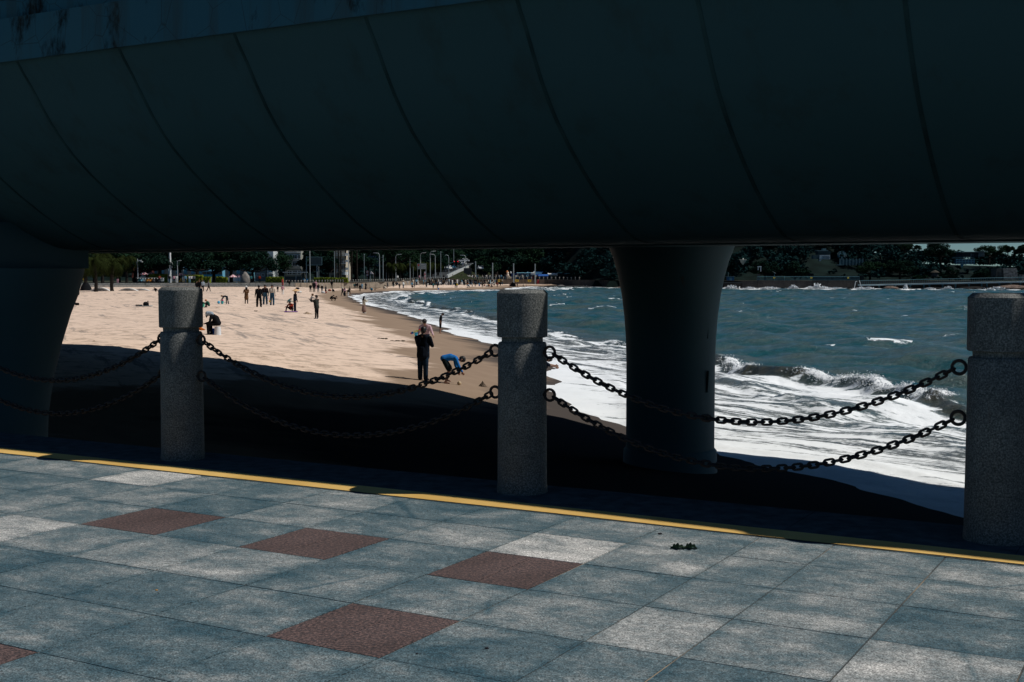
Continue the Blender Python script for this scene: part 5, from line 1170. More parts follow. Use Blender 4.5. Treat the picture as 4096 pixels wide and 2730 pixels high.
e, K = far('stone_bastion', 4038, 1119, 335, 'tall battered stone bastion wall lit at the right, above the footbridge', 'bastion'); mb = MB(); mb.extr([(-26 * K, 0), (30 * K, 0), (22 * K, 3.1), (-32 * K, 3.1)], lambda p, a: Vector((p[0], a, p[1])), -1, 3); mb.build('lit_face', mat('bastion_stone', (.26, .24, .22), .95, .6, 2.5, .6), e); mb = MB(); mb.extr([(-60 * K, 0), (-27 * K, 0), (-33 * K, 3.0), (-56 * K, 3.0)], lambda p, a: Vector((p[0], a, p[1])), -.7, 3); mb.build('side_face', stone, e)
e, K = far('stone_bastion', 4102, 1119, 332, 'low stone wall end cut by the right edge beside the bastion', 'bastion'); mb = MB(); mb.box((0, 0, .5), (40 * K, 2, 1.6)); mb.build('wall', MC['bastion_stone'], e)
e, K = far('thatched_hut', 3740, 1098, 345, 'little thatched hut among bushes on the slope', 'hut'); mb = MB(); mb.lathe([(1.3, .5), (.5, 1.0), (.1, 1.2)], n=12); mb.build('thatch', mat('thatch', (.06, .055, .045), .95, .4, 5), e); mb = MB(); mb.lathe([(.9, -.6), (.9, .55)], n=12); mb.build('wall', dk, e)
rock(3812, 1097, 1.7, 1.1, 344, 'pale rough boulder on the slope right of the thatched hut', 21, mat('rock_tan', (.30, .25, .20)))
# pier block, rocks
e, K = far('pier_block', 2968, 1150, 338, 'dark stone landing block at the far waterline right of the pillar', 'quay'); mb = MB(); mb.box((0, 0, .25), (150 * K, 3, 1.9)); mb.box((-62 * K, -.3, -.1), (26 * K, 3, 1.6)); mb.box((62 * K, -.3, .0), (20 * K, 3, 1.9)); mb.build('block', mat('pier_dark', (.03, .028, .026), .95, .5, 1, .4), e); mb = MB(); mb.box((-40 * K, -.1, 1.25), (75 * K, 3, .12)); mb.build('coping', mat('coping', (.09, .10, .10), .8), e); mb = MB(); mb.box((62 * K, -1, 2.3), (.6, .6, 2.6)); mb.build('post', dk, e)
rk = mat('rock_shore', (.16, .12, .10), .95, .5, 1.5, .6); rkd = mat('rock_wet', (.018, .018, .018), .8, .5, 2, .5)
for i, (u, v, w, h, D, m_, lab) in enumerate(((3562, 1157, 58, 13, 322, rk, 'long low brown rock at the far waterline under the footbridge'), (3636, 1157, 34, 9, 320, rkd, 'dark rounded rock with a white splash beside it'), (3745, 1157, 120, 8, 322, rkd, 'low dark rock shelf beneath the footbridge piers'),
        (4050, 1156, 150, 18, 320, rk, 'sloping brown rocks at the far right waterline'), (3900, 1156, 130, 12, 322, rkd, 'dark rocks between the footbridge piers, left of the brown slope'), (2215, 1152, 90, 7, 378, rkd, 'dark flat rocks at the right end of the far sand'), (2300, 1152, 130, 9, 366, rkd, 'dark rocks at the foot of the far seawall left of the pillar'),
        (3400, 1156, 40, 5, 325, rkd, 'small black rock before the start of the footbridge'), (2245, 1146, 30, 9, 376, mat('rock_grey', (.16, .15, .145)), 'grey rock leaning on the seawall beyond the far sand'))):
    rock(u, v, w / 4900 * D, h / 4900 * D * 1.15, D, lab, 30 + i, m_, 'shore_rock', .5, 'rock', WZ - .15)
# splashes along the far wall
spm = mat('spray', (.85, .88, .9), .9, .08, 2)
for i, (u, D, w, h) in enumerate(((2925, 333, 3.6, 1.3), (3000, 330, 2.5, .5), (3080, 330, 4.5, .6), (3175, 330, 2.2, 1.4), (3268, 329, 2.6, 1.7), (3290, 329, 3.0, .8), (3240, 329, 2.2, .8), (3350, 326, 4.5, .4), (3477, 321, 2.5, .6), (3623, 318, .9, 1.6), (3720, 320, 2, .5), (3795, 318, 2, 1.1), (3990, 318, 5, .7), (2330, 366, 5, .4), (3450, 322, 2.6, .7))):
    rs_ = np.random.RandomState(i + 70); n = 260; px = rs_.randn(n) * w * .3; pz = np.abs(rs_.randn(n)) * h * .32 * np.exp(-(px / w) ** 2 * 3); py = rs_.randn(n) * .3
    P = np.stack([px, py, pz], -1); a = rs_.randn(n, 3) * .13; b_ = rs_.randn(n, 3) * .13
    q = np.stack([P - a, P + b_, P + a, P - b_], 1).reshape(-1, 3); me = np_mesh('wave_splash', q[:, 0], q[:, 1], q[:, 2], np.arange(n * 4).reshape(-1, 4)); me.materials.append(spm)
    o = bpy.data.objects.new('wave_splash', me); COL.objects.link(o); o.location = (xat(u, D), D, WZ); tag(o, 'white wave splash against the far dark seawall', 'splash', 'splashes on the far shore', 'stuff')
# ------------------------------------------------------------------ people
SKIN = mat('skin', (.32, .18, .12), .6, .12, 8); SKIN_D = mat('skin_shaded', (.22, .12, .08), .6, .12, 8); HAIR = mat('hair_black', (.008, .007, .007), .5, .3, 20)
def cm(n, c): return mat('cloth_' + n, c, .9, .25, 9, .15, spec=.15)
BLACK = cm('black', (.008, .009, .011)); NAVY = cm('navy', (.010, .016, .030)); DENIM = cm('denim', (.03, .085, .14)); DDENIM = cm('dark_denim', (.010, .024, .045)); WHITE = cm('white', (.66, .66, .64)); CREAM = cm('cream', (.52, .46, .38))
BROWN = cm('brown', (.13, .07, .035)); RED = cm('red', (.22, .025, .012)); GREEN = cm('green', (.012, .075, .05)); TEALC = cm('teal', (.04, .16, .17)); PINK = cm('pink', (.55, .30, .36)); GREYC = cm('grey', (.10, .11, .12)); BLUE = cm('blue', (.015, .14, .42)); LBLUE = cm('light_blue', (.16, .34, .46)); OLIVE = cm('olive', (.035, .04, .035)); ORANGE = cm('orange', (.45, .12, .02)); ROSE = cm('rose', (.26, .17, .14)); HOODG = cm('hood_grey', (.30, .36, .42)); YEL = cm('yellow', (.70, .45, .03)); SHOE = cm('shoe_white', (.60, .60, .58)); SHOEB = cm('shoe_dark', (.015, .015, .017))
def capsule(mb, a, ra, b_, rb, n=10):
    a, b_ = Vector(a), Vector(b_); d = b_ - a; L = d.length; t = d / L if L > 1e-5 else Vector((0, 0, 1))
    pts, rs = [], []
    for k in range(4): an = math.pi / 2 * (1 - k / 4); pts.append(a - t * ra * math.sin(an)); rs.append(max(.0008, ra * math.cos(an)))
    pts.append(a); rs.append(ra)
    if L > 1e-5: pts.append(b_); rs.append(rb)
    for k in range(1, 5): an = math.pi / 2 * k / 4; pts.append(b_ + t * rb * math.sin(an)); rs.append(max(.0008, rb * math.cos(an)))
    mb.tube(pts, rs, n)
DEF = dict(lean=0, curl=0, head=0, turn=0, la=(5, 8, 12), ra=(5, 8, 12), ll=(0, 3, 0), rl=(0, 3, 0), hem=0, hemr=.17, skirt=0, fat=1.0, kid=0, hair='short', shorts=0, bare=0, fingers=0, sit=None)
def human(vox=.02, **kw):
    s = dict(DEF); s.update(kw); P = []; fat = s['fat']; SK, HA, TO, BO, SH_, HT = range(6)
    def add(a, ra, b_, rb, sl): P.append((Vector(a), ra, Vector(b_), rb, sl))
    L = R(s['lean']); L2 = L + R(s['curl']); up1 = Vector((0, math.sin(L), math.cos(L))); up2 = Vector((0, math.sin(L2), math.cos(L2)))
    pel = Vector((0, 0, 0)); mid = pel + up1 * .24; neck = mid + up2 * .26; hd = L2 + R(s['head']); hdv = Vector((0, math.sin(hd), math.cos(hd))); hc = neck + hdv * .155; fw = Vector((math.sin(R(s['turn'])), math.cos(R(s['turn'])) * math.cos(hd), -math.sin(hd)))
    for sx in (-1, 1):
        X = Vector((sx, 0, 0))
        add(pel + X * .07, .105 * fat, mid + X * .075, .105 * fat, TO if s['hem'] or fat > 1.05 else BO); add(pel + up1 * .08 + X * .07, .104 * fat, mid + X * .08, .11 * fat, TO)
        add(mid + X * .08, .11 * fat, neck - up2 * .09 + X * .10 * fat, .085 * fat, TO); add(neck - up2 * .03 + X * .05, .055, neck - up2 * .085 + X * .165 * fat, .060, TO)
    add(neck - up2 * .03, .058, neck + hdv * .06, .05, SK)
    k = 1.22 if s['kid'] else 1.0
    add(hc - hdv * .03 + fw * .012, .074 * k, hc + hdv * .035, .088 * k, SK); add(hc + fw * .088 * k - hdv * .005, .013, hc + fw * .10 * k - hdv * .03, .016, SK); add(hc - hdv * .075 + fw * .045, .032, hc - hdv * .075 + fw * .05, .03, SK)
    side_h = fw.cross(hdv).normalized()
    for sx in (-1, 1): add(hc + side_h * sx * .088 * k - hdv * .01, .02, hc + side_h * sx * .09 * k - hdv * .03, .016, SK); add(hc + side_h * sx * .032 + fw * .083 * k + hdv * .005, .010, hc + side_h * sx * .034 + fw * .083 * k + hdv * .005, .010, HA)
    if s['hair'] == 'hood': add(hc + hdv * .02 - fw * .015, .108, hc - hdv * .06 - fw * .03, .10, HT); add(hc - hdv * .06 - fw * .04, .1, neck - fw * .05, .10, HT); add(hc + fw * .09 + hdv * .05, .05, hc + fw * .17 + hdv * .02, .02, BO)
    elif s['hair'] == 'hoodtop': add(hc + hdv * .02 - fw * .02, .108, neck - fw * .05, .11, HA)
    else:
        add(hc + hdv * .03 - fw * .022, .096 * k, hc + hdv * .045 + fw * .012, .088 * k, HA); add(hc - fw * .035 - hdv * .02, .082 * k, hc - fw * .03 + hdv * .03, .09 * k, HA)
        if s['hair'] == 'long':
            for sx in (-1, 0, 1): add(hc - fw * .05 + side_h * sx * .055, .06, hc - fw * .06 - hdv * .28 + side_h * sx * .06, .045, HA)
    for sx, arm in ((-1, s['la']), (1, s['ra'])):
        a, b_, e = arm[0], R(arm[1]), arm[2]; inn = R(arm[3]) if len(arm) > 3 else 0
        sh = neck - up2 * .09 + Vector((sx * .185 * fat, 0, 0))
        d1 = Vector((sx * math.sin(b_), math.sin(R(a)) * math.cos(b_), -math.cos(R(a)) * math.cos(b_))); el = sh + d1 * .27
        b2 = b_ - inn; d2 = Vector((sx * math.sin(b2), math.sin(R(a + e)) * math.cos(b2), -math.cos(R(a + e)) * math.cos(b2))); wr = el + d2 * .24
        short = s.get('shortsleeve', 0)
        add(sh, .062 * fat, el, .05 * fat, TO); add(el, .046 * (fat if not short else .85), wr, .034 if not short else .028, SK if short else TO)
        add(wr, .028, wr + d2 * .06, .034, SK)
        s.setdefault('hands', []).append(wr + d2 * .09)
        if s['fingers']:
            px = Vector((0, 1, 0)) - d2 * d2.y; px = px.normalized() if px.length > .1 else Vector((0, 0, 1)); inw = Vector((-sx, 0, 0)); inw = (inw - d2 * inw.dot(d2)).normalized(); px = d2.cross(inw).normalized()
            for q, ln in enumerate((.034, .040, .037, .028)):
                f0 = wr + d2 * .075 + px * (q - 1.5) * .0205; f1 = f0 + (d2 * .9 + inw * .35).normalized() * ln; f2 = f1 + (d2 * .45 + inw * .9).normalized() * ln * .8; add(f0, .0105, f1, .0098, SK); add(f1, .0098, f2, .0085, SK)
            th0 = wr + d2 * .025 + px * (-.03); th1 = th0 + (d2 * .6 - px * .65 + inw * .3).normalized() * .036; add(th0, .0125, th1, .011, SK); add(th1, .011, th1 + (d2 * .9 + inw * .3).normalized() * .026, .0095, SK)
        else: add(wr + d2 * .06, .032, wr + d2 * .12 + Vector((-sx * .015, 0, 0)), .020, SK); add(wr + d2 * .03, .016, wr + d2 * .07 + Vector((0, .035, 0)), .012, SK)
    for sx, lg in ((-1, s['ll']), (1, s['rl'])):
        a, b_, kn = R(lg[0]), R(lg[1]), R(lg[2]); hp = pel + Vector((sx * .088, 0, -.02))
        d1 = Vector((sx * math.sin(b_), math.sin(a) * math.cos(b_), -math.cos(a) * math.cos(b_))); K_ = hp + d1 * .42
        d2 = Vector((sx * math.sin(b_) * .4, math.sin(a - kn), -math.cos(a - kn))).normalized(); A = K_ + d2 * .41; fa = Vector((sx * .12, math.cos(a - kn) if kn < 2 else .8, -.05 if kn < 2 else -.1)).normalized()
        w = s.get('wide', 1.0)
        add(hp, .092 * min(fat, 1.15), K_, .068 * w, BO)
        if s['shorts']: add(hp + d1 * .1, .10, K_ - d1 * .06, .085, BO); add(K_, .055, A, .036, SK)
        else: add(K_, .064 * w, A, .054 * w, BO)
        if s['bare']: add(A + d2 * .03 - fa * .03, .034, A + d2 * .055 + fa * .13, .026, SK)
        else: add(A + d2 * .04 - fa * .04, .042, A + d2 * .055 + fa * .14, .036, SH_)
    if s['hem']: add(pel + up1 * .05, .15 * fat, pel - Vector((0, 0, s['hem'])), s['hemr'] * fat, TO)
    if s['skirt']:
        n = 5
        for q in range(n): add(pel + Vector((0, 0, -s['skirt'] * q / n)), .13 + .02 * q, pel + Vector((0, 0, -s['skirt'] * (q + 1) / n)), .13 + .02 * (q + 1) + .01, BO)
    mb = MB(); zmin = 9
    for a, ra, b_, rb, sl in P: capsule(mb, a, ra, b_, rb, 8 if ra < .03 else 12); zmin = min(zmin, a.z - ra, b_.z - rb)
    zs = -zmin
    me = mb.mesh('tmp', SKIN); o = bpy.data.objects.new('tmp', me); COL.objects.link(o)
    rm = o.modifiers.new('r', 'REMESH'); rm.mode = 'VOXEL'; rm.voxel_size = vox; rm.use_smooth_shade = True
    sm = o.modifiers.new('s', 'SMOOTH'); sm.iterations = 2 if not s['fingers'] else 1; sm.factor = .4
    dg = bpy.context.evaluated_depsgraph_get(); out = bpy.data.meshes.new_from_object(o.evaluated_get(dg), depsgraph=dg)
    bpy.data.objects.remove(o); bpy.data.meshes.remove(me); out.name = 'person'
    nf = len(out.polygons); cen = np.zeros(nf * 3); out.polygons.foreach_get('center', cen); cen = cen.reshape(-1, 3); best = np.full(nf, 9.0); sl_ = np.zeros(nf, int)
    for a, ra, b_, rb, sl in P:
        A, B = np.array(a), np.array(b_); d = B - A; LL = d @ d; t = np.clip(((cen - A) @ d) / LL, 0, 1) if LL > 1e-9 else np.zeros(nf); dist = np.linalg.norm(cen - A - t[:, None] * d, axis=1) - (ra + (rb - ra) * t)
        dist -= .006 if sl in (HA, HT) else 0
        m_ = dist < best; best[m_] = dist[m_]; sl_[m_] = sl
    out.materials.clear()
    for i in range(6): out.materials.append(SKIN)
    out.polygons.foreach_set('material_index', sl_.astype(np.int32)); out.polygons.foreach_set('use_smooth', np.ones(nf, dtype=bool))
    co = np.zeros(len(out.vertices) * 3, np.float32); out.vertices.foreach_get('co', co); co = co.reshape(-1, 3); co[:, 2] += zs; out.vertices.foreach_set('co', co.ravel()); out.update()
    H = co[:, 2].max(); info = dict(H=float(H), head=hc + Vector((0, 0, zs)), hands=[h + Vector((0, 0, zs)) for h in s['hands']], neck=neck + Vector((0, 0, zs)), pel=Vector((0, 0, zs)), hd=hdv, fw=fw)
    return out, info
def person(model, u, vt, vb, rz, cols, label, group=None, scale=None, onsea=False, dz=0, H=None, name='person', D=None):
    """cols: top, bottom, shoes, hair, hat, skin"""
    me, info = model
    p = onsand(u, vb) if D is None else Vector((xat(u, D), D, dz))
    s = scale if scale else (vb - vt) / F * p.y / info['H']
    if D is None: s = min(1.16, max(.45, s))
    o = bpy.data.objects.new(name, me); COL.objects.link(o); o.location = (p.x, p.y, p.z - .02 + (dz if D is None else 0)); o.rotation_euler = (0, 0, R(rz)); o.scale = (s, s, s)
    c = dict(skin=SKIN, hair=HAIR, top=BLACK, bottom=BLACK, shoes=SHOEB, hat=BLACK); c.update(cols)
    for i, k in enumerate(('skin', 'hair', 'top', 'bottom', 'shoes', 'hat')): o.material_slots[i].link = 'OBJECT'; o.material_slots[i].material = c[k]
    tag(o, label, 'person', group); return o, info, s
def child(mb, name, m, parent, smooth=True): return mb.build(name, m, parent, smooth)
M = {}
M['stand'] = human(.02, fat=1.12, wide=1.15); M['stand_long'] = human(.02, fat=1.08, hair='long', wide=1.25); M['walk'] = human(.02, fat=1.12, wide=1.1, ll=(18, 3, 5), rl=(-14, 3, 12), la=(-18, 8, 15), ra=(20, 8, 15)); M['wide'] = human(.02, wide=1.45, fat=1.08)
M['squat'] = human(.02, fat=1.15, lean=30, curl=25, head=15, ll=(105, 14, 140), rl=(105, 14, 140), la=(50, 5, 40), ra=(50, 5, 40)); M['sit'] = human(.02, fat=1.12, lean=15, curl=25, head=10, ll=(132, 12, 128), rl=(126, 22, 120), la=(55, 5, 30), ra=(45, 10, 40))
M['bend'] = human(.02, lean=75, curl=15, head=-10, ll=(5, 6, 10), rl=(-8, 6, 8), la=(25, 5, 10), ra=(30, 5, 5)); M['coat'] = human(.02, hem=.42, hemr=.19, la=(20, 10, 70, 30), ra=(20, 10, 70, 30)); M['dress'] = human(.02, skirt=.72, hair='long', la=(30, 8, 80, 20), ra=(10, 8, 20))
M['skirt'] = human(.02, skirt=.5, la=(10, 6, 20), ra=(15, 6, 30))
# the man near the shadow edge
near = human(.0085, fat=1.22, hem=.14, hemr=.165, head=16, lean=2, la=(28, 3, 78, 50), ra=(24, 9, 84, 58), wide=1.35, fingers=1, ll=(2, 2, 2), rl=(-2, 2, 0))
o, inf, s = person(near, 1692, 1303, 1522, -22, dict(top=cm('dark_jacket', (.005, .008, .014)), bottom=DDENIM, skin=SKIN_D), 'stocky man in dark jacket and jeans, back turned, arms folded, at the shadow edge')
mb = MB(); mb.tube([inf['neck'] + Vector((.075 * math.cos(a), .075 * math.sin(a) - .01, .01)) for a in [i * .449 for i in range(14)]], .022, 6, closed=True); child(mb, 'collar', cm('dark_jacket', (.005, .008, .014)), o)
boy = human(.0085, fat=1.1, lean=80, curl=24, head=-8, ll=(36, 7, 52), rl=(24, 7, 40), la=(8, 4, 14), ra=(22, 4, 8), shorts=1, bare=1, fingers=1)
o, inf, s = person(boy, 1775, 1427, 1533, -82, dict(top=BLUE, bottom=cm('shorts_dark', (.008, .014, .016)), skin=mat('skin_leg', (.26, .13, .085), .6, .15, 6)), 'barefoot boy in bright blue jacket and dark shorts bending down over the sand', scale=.95)
pinkm = human(.011, fat=1.05, lean=8, head=38, la=(28, 24, 25), ra=(8, 16, 14), fingers=1)
o, inf, s = person(pinkm, 1702, 1274, 1436, 172, dict(top=cm('pale_pink', (.48, .33, .36)), bottom=DDENIM), 'man in pale pink shirt looking down, behind the dark jacketed man', scale=1.0)
pp_ = o.location
e = empty('toy_bucket', ony(1664, 1338, pp_.y - .25), 0, 'sky blue toy bucket hanging from the hand of the man in pink', 'toy bucket'); mb = MB(); mb.lathe([(.05, -.07), (.075, .07), (.078, .075)], n=14); mb.build('bucket', cm('toy_blue', (.05, .40, .60)), e, True); mb = MB(); mb.tube([(-.07, 0, .07), (-.04, 0, .16), (.04, 0, .16), (.07, 0, .07)], .007, 5); mb.build('handle', YEL, e)
e = empty('toy_spade', ony(1660, 1330, pp_.y - .4), 0, 'toy spade with lime shaft and blue blade held by the man in pink', 'toy spade'); mb = MB(); mb.tube([(-.06, 0, -.0), (.16, 0, .09)], .016, 6); mb.build('shaft', cm('toy_lime', (.45, .55, .03)), e)
mb = MB(); mb.box((-.11, 0, -.025), (.10, .03, .09), ry=-.4); mb.build('blade', BLUE, e); mb = MB(); mb.box((-.17, 0, -.045), (.045, .032, .05), ry=.4); mb.build('tip', cm('toy_red', (.6, .04, .02)), e); mb = MB(); mb.tube([(.15, -.02, .10), (.22, -.02, .12), (.25, -.02, .06)], .018, 6); mb.build('grip', cm('toy_red', (.6, .04, .02)), e)
p5 = human(.014, head=42, lean=4, curl=6, la=(-14, 4, 20, 10), ra=(-14, 4, 20, 10), shorts=1, bare=1, shortsleeve=1, ll=(2, 3, 4), rl=(-4, 3, 2), fingers=0)
person(p5, 1762, 1250, 1335, -78, dict(top=BLACK, bottom=BLACK, skin=mat('skin_leg', (.26, .13, .085))), 'barefoot youth in black t shirt and shorts, hands behind back, looking down at the waterline')
p6 = human(.014, skirt=.62, head=12, hair='long', la=(35, 4, 95, 10), ra=(40, 4, 88, 10), hem=.2, hemr=.16)
person(p6, 1456, 1184, 1254, -35, dict(top=cm('cream_light', (.60, .55, .42)), bottom=ROSE, shoes=SHOE), 'woman in long cream top and dusky pink skirt raising a phone on the wet sand')
p7 = human(.012, lean=26, curl=28, head=20, hair='hood', fat=1.12, ll=(86, 9, 90), rl=(90, 9, 96), la=(12, 6, 62, 20), ra=(14, 6, 60, 20), wide=1.2)
sitp = onsand(872, 1341)
o, inf, s = person(p7, 873, 1245, 1341, 84, dict(top=BLACK, bottom=BLACK, hat=HOODG), 'hunched person in black with pale grey hood and cap, sitting on an upturned white bucket', scale=1.0)
mb = MB(); mb.lathe([(.165, 0), (.160, .02), (.135, .36), (.132, .385), (.125, .39)], n=24); b_o = mb.build('bucket', mat('bucket_white', (.66, .68, .70), .5, .06, 3), smooth=True); b_o.location = (sitp.x - .02, sitp.y + .02, sitp.z - .02); tag(b_o, 'upturned white bucket under the hunched person in black', 'bucket')
mb = MB(); mb.box((0, 0, .14), (.26, .3, .28)); o2 = mb.build('cool_box', cm('box_blue', (.01, .07, .35)), bevel=.03); o2.location = (sitp.x - .26, sitp.y + .35, sitp.z); tag(o2, 'small deep blue box on the sand behind the legs of the hunched person', 'box')
q = onsand(803, 1322); mb = MB(); mb.ball((0, 0, .06), .09, n=10, m=6, sx=1.2); mb.tube([(.1, 0, .05), (.2, 0, .02)], [.05, .02], 8); o2 = mb.build('toy_scoop', ORANGE, smooth=True); o2.location = q; tag(o2, 'orange toy showing through the neck groove of the left bollard', 'toy')
# dark figure crouching behind the middle bollard, one hand reaching out
p8 = human(.014, lean=38, curl=20, head=20, ll=(105, 14, 140), rl=(105, 14, 140), la=(60, 4, 20), ra=(58, 4, 18), shortsleeve=1, fingers=1)
o, inf, s = person(p8, 2142, 1430, 1510, -88, dict(top=NAVY, bottom=BLACK), 'person crouching behind the middle bollard with one bare forearm reaching out to the right', scale=1.0)
# child digging, child bending with bucket
person(M['sit'], 836, 1197, 1231, 88, dict(top=GREEN, bottom=BLACK, hair=ORANGE), 'small child in green with orange hat sitting and digging right of the left bollard')
person(M['bend'], 908, 1180, 1218, 84, dict(top=cm('kid_navy', (.012, .022, .035)), bottom=cm('kid_navy', (.012, .022, .035)), hair=cm('straw', (.30, .20, .11)), shoes=SHOE), 'toddler in dark overalls and brown hat bending over a teal bucket')
def toy_bucket(u, v, c1, c2, lab, sc=1):
    p = onsand(u, v); k = sc; e = empty('toy_bucket', p, 0, lab, 'toy bucket'); mb = MB(); mb.lathe([(.09 * k, 0), (.13 * k, .26 * k)], n=12); mb.build('bucket', c1, e, True); mb = MB(); mb.ball((.02, 0, .3 * k), .1 * k, n=8, m=6); mb.build('filling', c2, e, True)
toy_bucket(889, 1217, cm('toy_teal', (.05, .38, .42)), cm('toy_pink', (.5, .05, .15)), 'teal toy bucket with a pink top beside the bending toddler'); toy_bucket(813, 1229, cm('toy_mint', (.08, .50, .35)), GREEN, 'mint green toy bucket between the left bollard and the digging child')
p = onsand(875, 1216); mb = MB(); mb.ball((0, 0, .12), .13, n=12, m=8); o2 = mb.build('ball', cm('ball_blue', (.08, .38, .60)), smooth=True); o2.location = p; tag(o2, 'light blue ball left of the teal toy bucket', 'ball')
p = onsand(1837, 1541); mb = MB(); mb.ball((0, 0, .06), .07, n=14, m=9); o2 = mb.build('ball', mat('ball_pattern', (.48, .36, .22), .4, .6, 14), smooth=True); o2.location = p; tag(o2, 'small patterned ball on the sand by the feet of the boy in blue', 'ball')
# standing group
o, inf, s = person(human(.016, hem=.35, hemr=.2, fat=1.08, la=(30, 10, 85, 35), ra=(30, 10, 85, 35), hair='hoodtop'), 986, 1145, 1216, 178, dict(top=BROWN, bottom=BLACK, hair=BLACK), 'woman in brown coat and white sun hat, hands at chest, left of the group')
mb = MB(); h = inf['head']; mb.lathe([(.17, .02), (.10, .05), (.09, .13), (.02, .16)], (h.x, h.y, h.z + .02), 16); child(mb, 'sun_hat', WHITE, o)
o, inf, s = person(human(.016, wide=1.5, fat=1.12, la=(3, 10, 6), ra=(3, 10, 6), ll=(3, 6, 0), rl=(-3, 7, 0)), 1036, 1140, 1229, 2, dict(top=BLACK, bottom=BLACK), 'tall man all in black seen from behind, left of the two women in jeans')
person(human(.016, hair='long', wide=1.45, fat=1.05, la=(3, 9, 8), ra=(3, 9, 8), ll=(6, 5, 4), rl=(-6, 5, 6)), 1061, 1138, 1220, 186, dict(top=cm('dark_plum', (.015, .010, .012)), bottom=DENIM, shoes=SHOE), 'woman in dark sweater and loose blue jeans, middle of the standing three')
person(human(.016, hair='long', wide=1.35, fat=1.05, la=(3, 12, 8), ra=(5, 12, 8)), 1089, 1138, 1222, 176, dict(top=CREAM, bottom=DENIM), 'woman in cream jacket and blue jeans holding a yellow toy spade')
p = onsand(1080, 1222); e = empty('toy_spade', (p.x, p.y - .3, p.z + .38), 0, 'yellow and pink toy spade held low by the woman in the cream jacket', 'toy spade'); mb = MB(); mb.tube([(-.06, 0, .38), (0, 0, .05)], .022, 6); mb.build('shaft', cm('toy_pink', (.5, .05, .15)), e); mb = MB(); mb.box((.03, 0, -.02), (.13, .04, .17)); mb.build('blade', YEL, e)
person(M['stand'], 1111, 1144, 1169, 190, dict(top=BLACK, bottom=GREYC), 'small child in dark clothes, arms out, beyond the cream jacket woman'); 
o, inf, s = person(M['walk'], 1131, 1139, 1180, 5, dict(top=cm('pale_rose', (.40, .28, .30)), bottom=WHITE, shoes=SHOE), 'girl in white trousers walking away with a pink backpack')
mb = MB(); mb.box((0, -.2, 1.2), (.34, .2, .5)); bp = mb.build('backpack', PINK, bevel=.06); bp.location = o.location; bp.scale = o.scale; bp.rotation_euler = o.rotation_euler; tag(bp, 'pink backpack worn by the girl in white trousers', 'backpack')
o, inf, s = person(human(.016, fat=1.05, la=(4, 7, 12), ra=(4, 7, 12), head=8, lean=4), 1180, 1160, 1248, -100, dict(top=cm('dark_coat', (.010, .013, .02)), bottom=NAVY), 'person in dark coat wearing a wide straw conical hat')
mb = MB(); h = inf['head']; mb.lathe([(.34, .02), (.30, .05), (.02, .20)], (h.x, h.y + .02, h.z + .02), 22); child(mb, 'conical_hat', cm('straw_hat', (.60, .38, .20)), o)
o, inf, s = person(human(.016, lean=10, curl=20, head=12, fat=1.12, ll=(132, 18, 128), rl=(126, 30, 122), la=(60, 6, 40, 15), ra=(50, 10, 30)), 1166, 1203, 1249, 160, dict(top=RED, bottom=BLACK), 'seated person in a rust red sweater on a purple mat below the conical hat')
p = onsand(1170, 1250); mb = MB(); mb.box((0, 0, .03), (1.0, .7, .04)); o2 = mb.build('beach_mat', cm('mat_purple', (.22, .10, .35))); o2.location = (p.x - .1, p.y, p.z + .02); o2.rotation_euler = (0, 0, .2); tag(o2, 'purple mat on the sand under the person in the red sweater', 'mat')
person(human(.016, lean=30, curl=22, head=15, hair='long', ll=(100, 14, 135), rl=(100, 14, 135), la=(50, 5, 30), ra=(50, 5, 30)), 1150, 1193, 1220, -70, dict(top=TEALC, bottom=CREAM), 'crouching woman in a grey green jacket left of the conical hat')
o, inf, s = person(human(.016, fat=1.1, la=(70, 10, 50, 20), ra=(55, 14, 60, 30), wide=1.1, head=5, hem=.1), 1267, 1179, 1276, 62, dict(top=OLIVE, bottom=BLACK, shoes=SHOE), 'man in olive jacket and black trousers standing with a small child in his arms')
kl = o.location; ch, inf2, s2 = person(human(.016, kid=1, lean=10, curl=10, ll=(70, 22, 60), rl=(75, 22, 60), la=(60, 10, 30), ra=(60, 10, 30)), 1243, 1186, 1227, -70, dict(top=cm('pale_grey', (.34, .33, .31)), bottom=BLACK, hair=BROWN), 'small child in a pale grey top carried by the man in the olive jacket', scale=.62, D=kl.y - .05, dz=kl.z + .90)
person(M['squat'], 1322, 1180, 1203, -80, dict(), 'person in black squatting low, left of a pair digging by the damp sand'); person(M['squat'], 1336, 1184, 1203, -85, dict(), 'person in black squatting, right of a pair digging by the damp sand')
# left, by the bollard
for u, vt, vb, rz, cols, lab in ((788, 1124, 1168, 180, dict(), 'person in black mostly hidden by the left bollard top, leftmost of four'), (798, 1119, 1168, 170, dict(), 'taller person in black above the left bollard, second of four'), (811, 1120, 1167, 185, dict(top=cm('pale_jacket', (.35, .42, .48))), 'person in pale blue and white jacket beside the left bollard')):
    person(M['stand'], u, vt, vb, rz, cols, lab)
person(M['walk'], 835, 1121, 1167, -80, dict(top=GREYC, bottom=BLACK, shoes=SHOE), 'person in dark grey jacket walking alone right of the left bollard')
person(M['squat'], 627, 1150, 1168, 90, dict(shoes=SHOE), 'person in black squatting just left of the left bollard top')
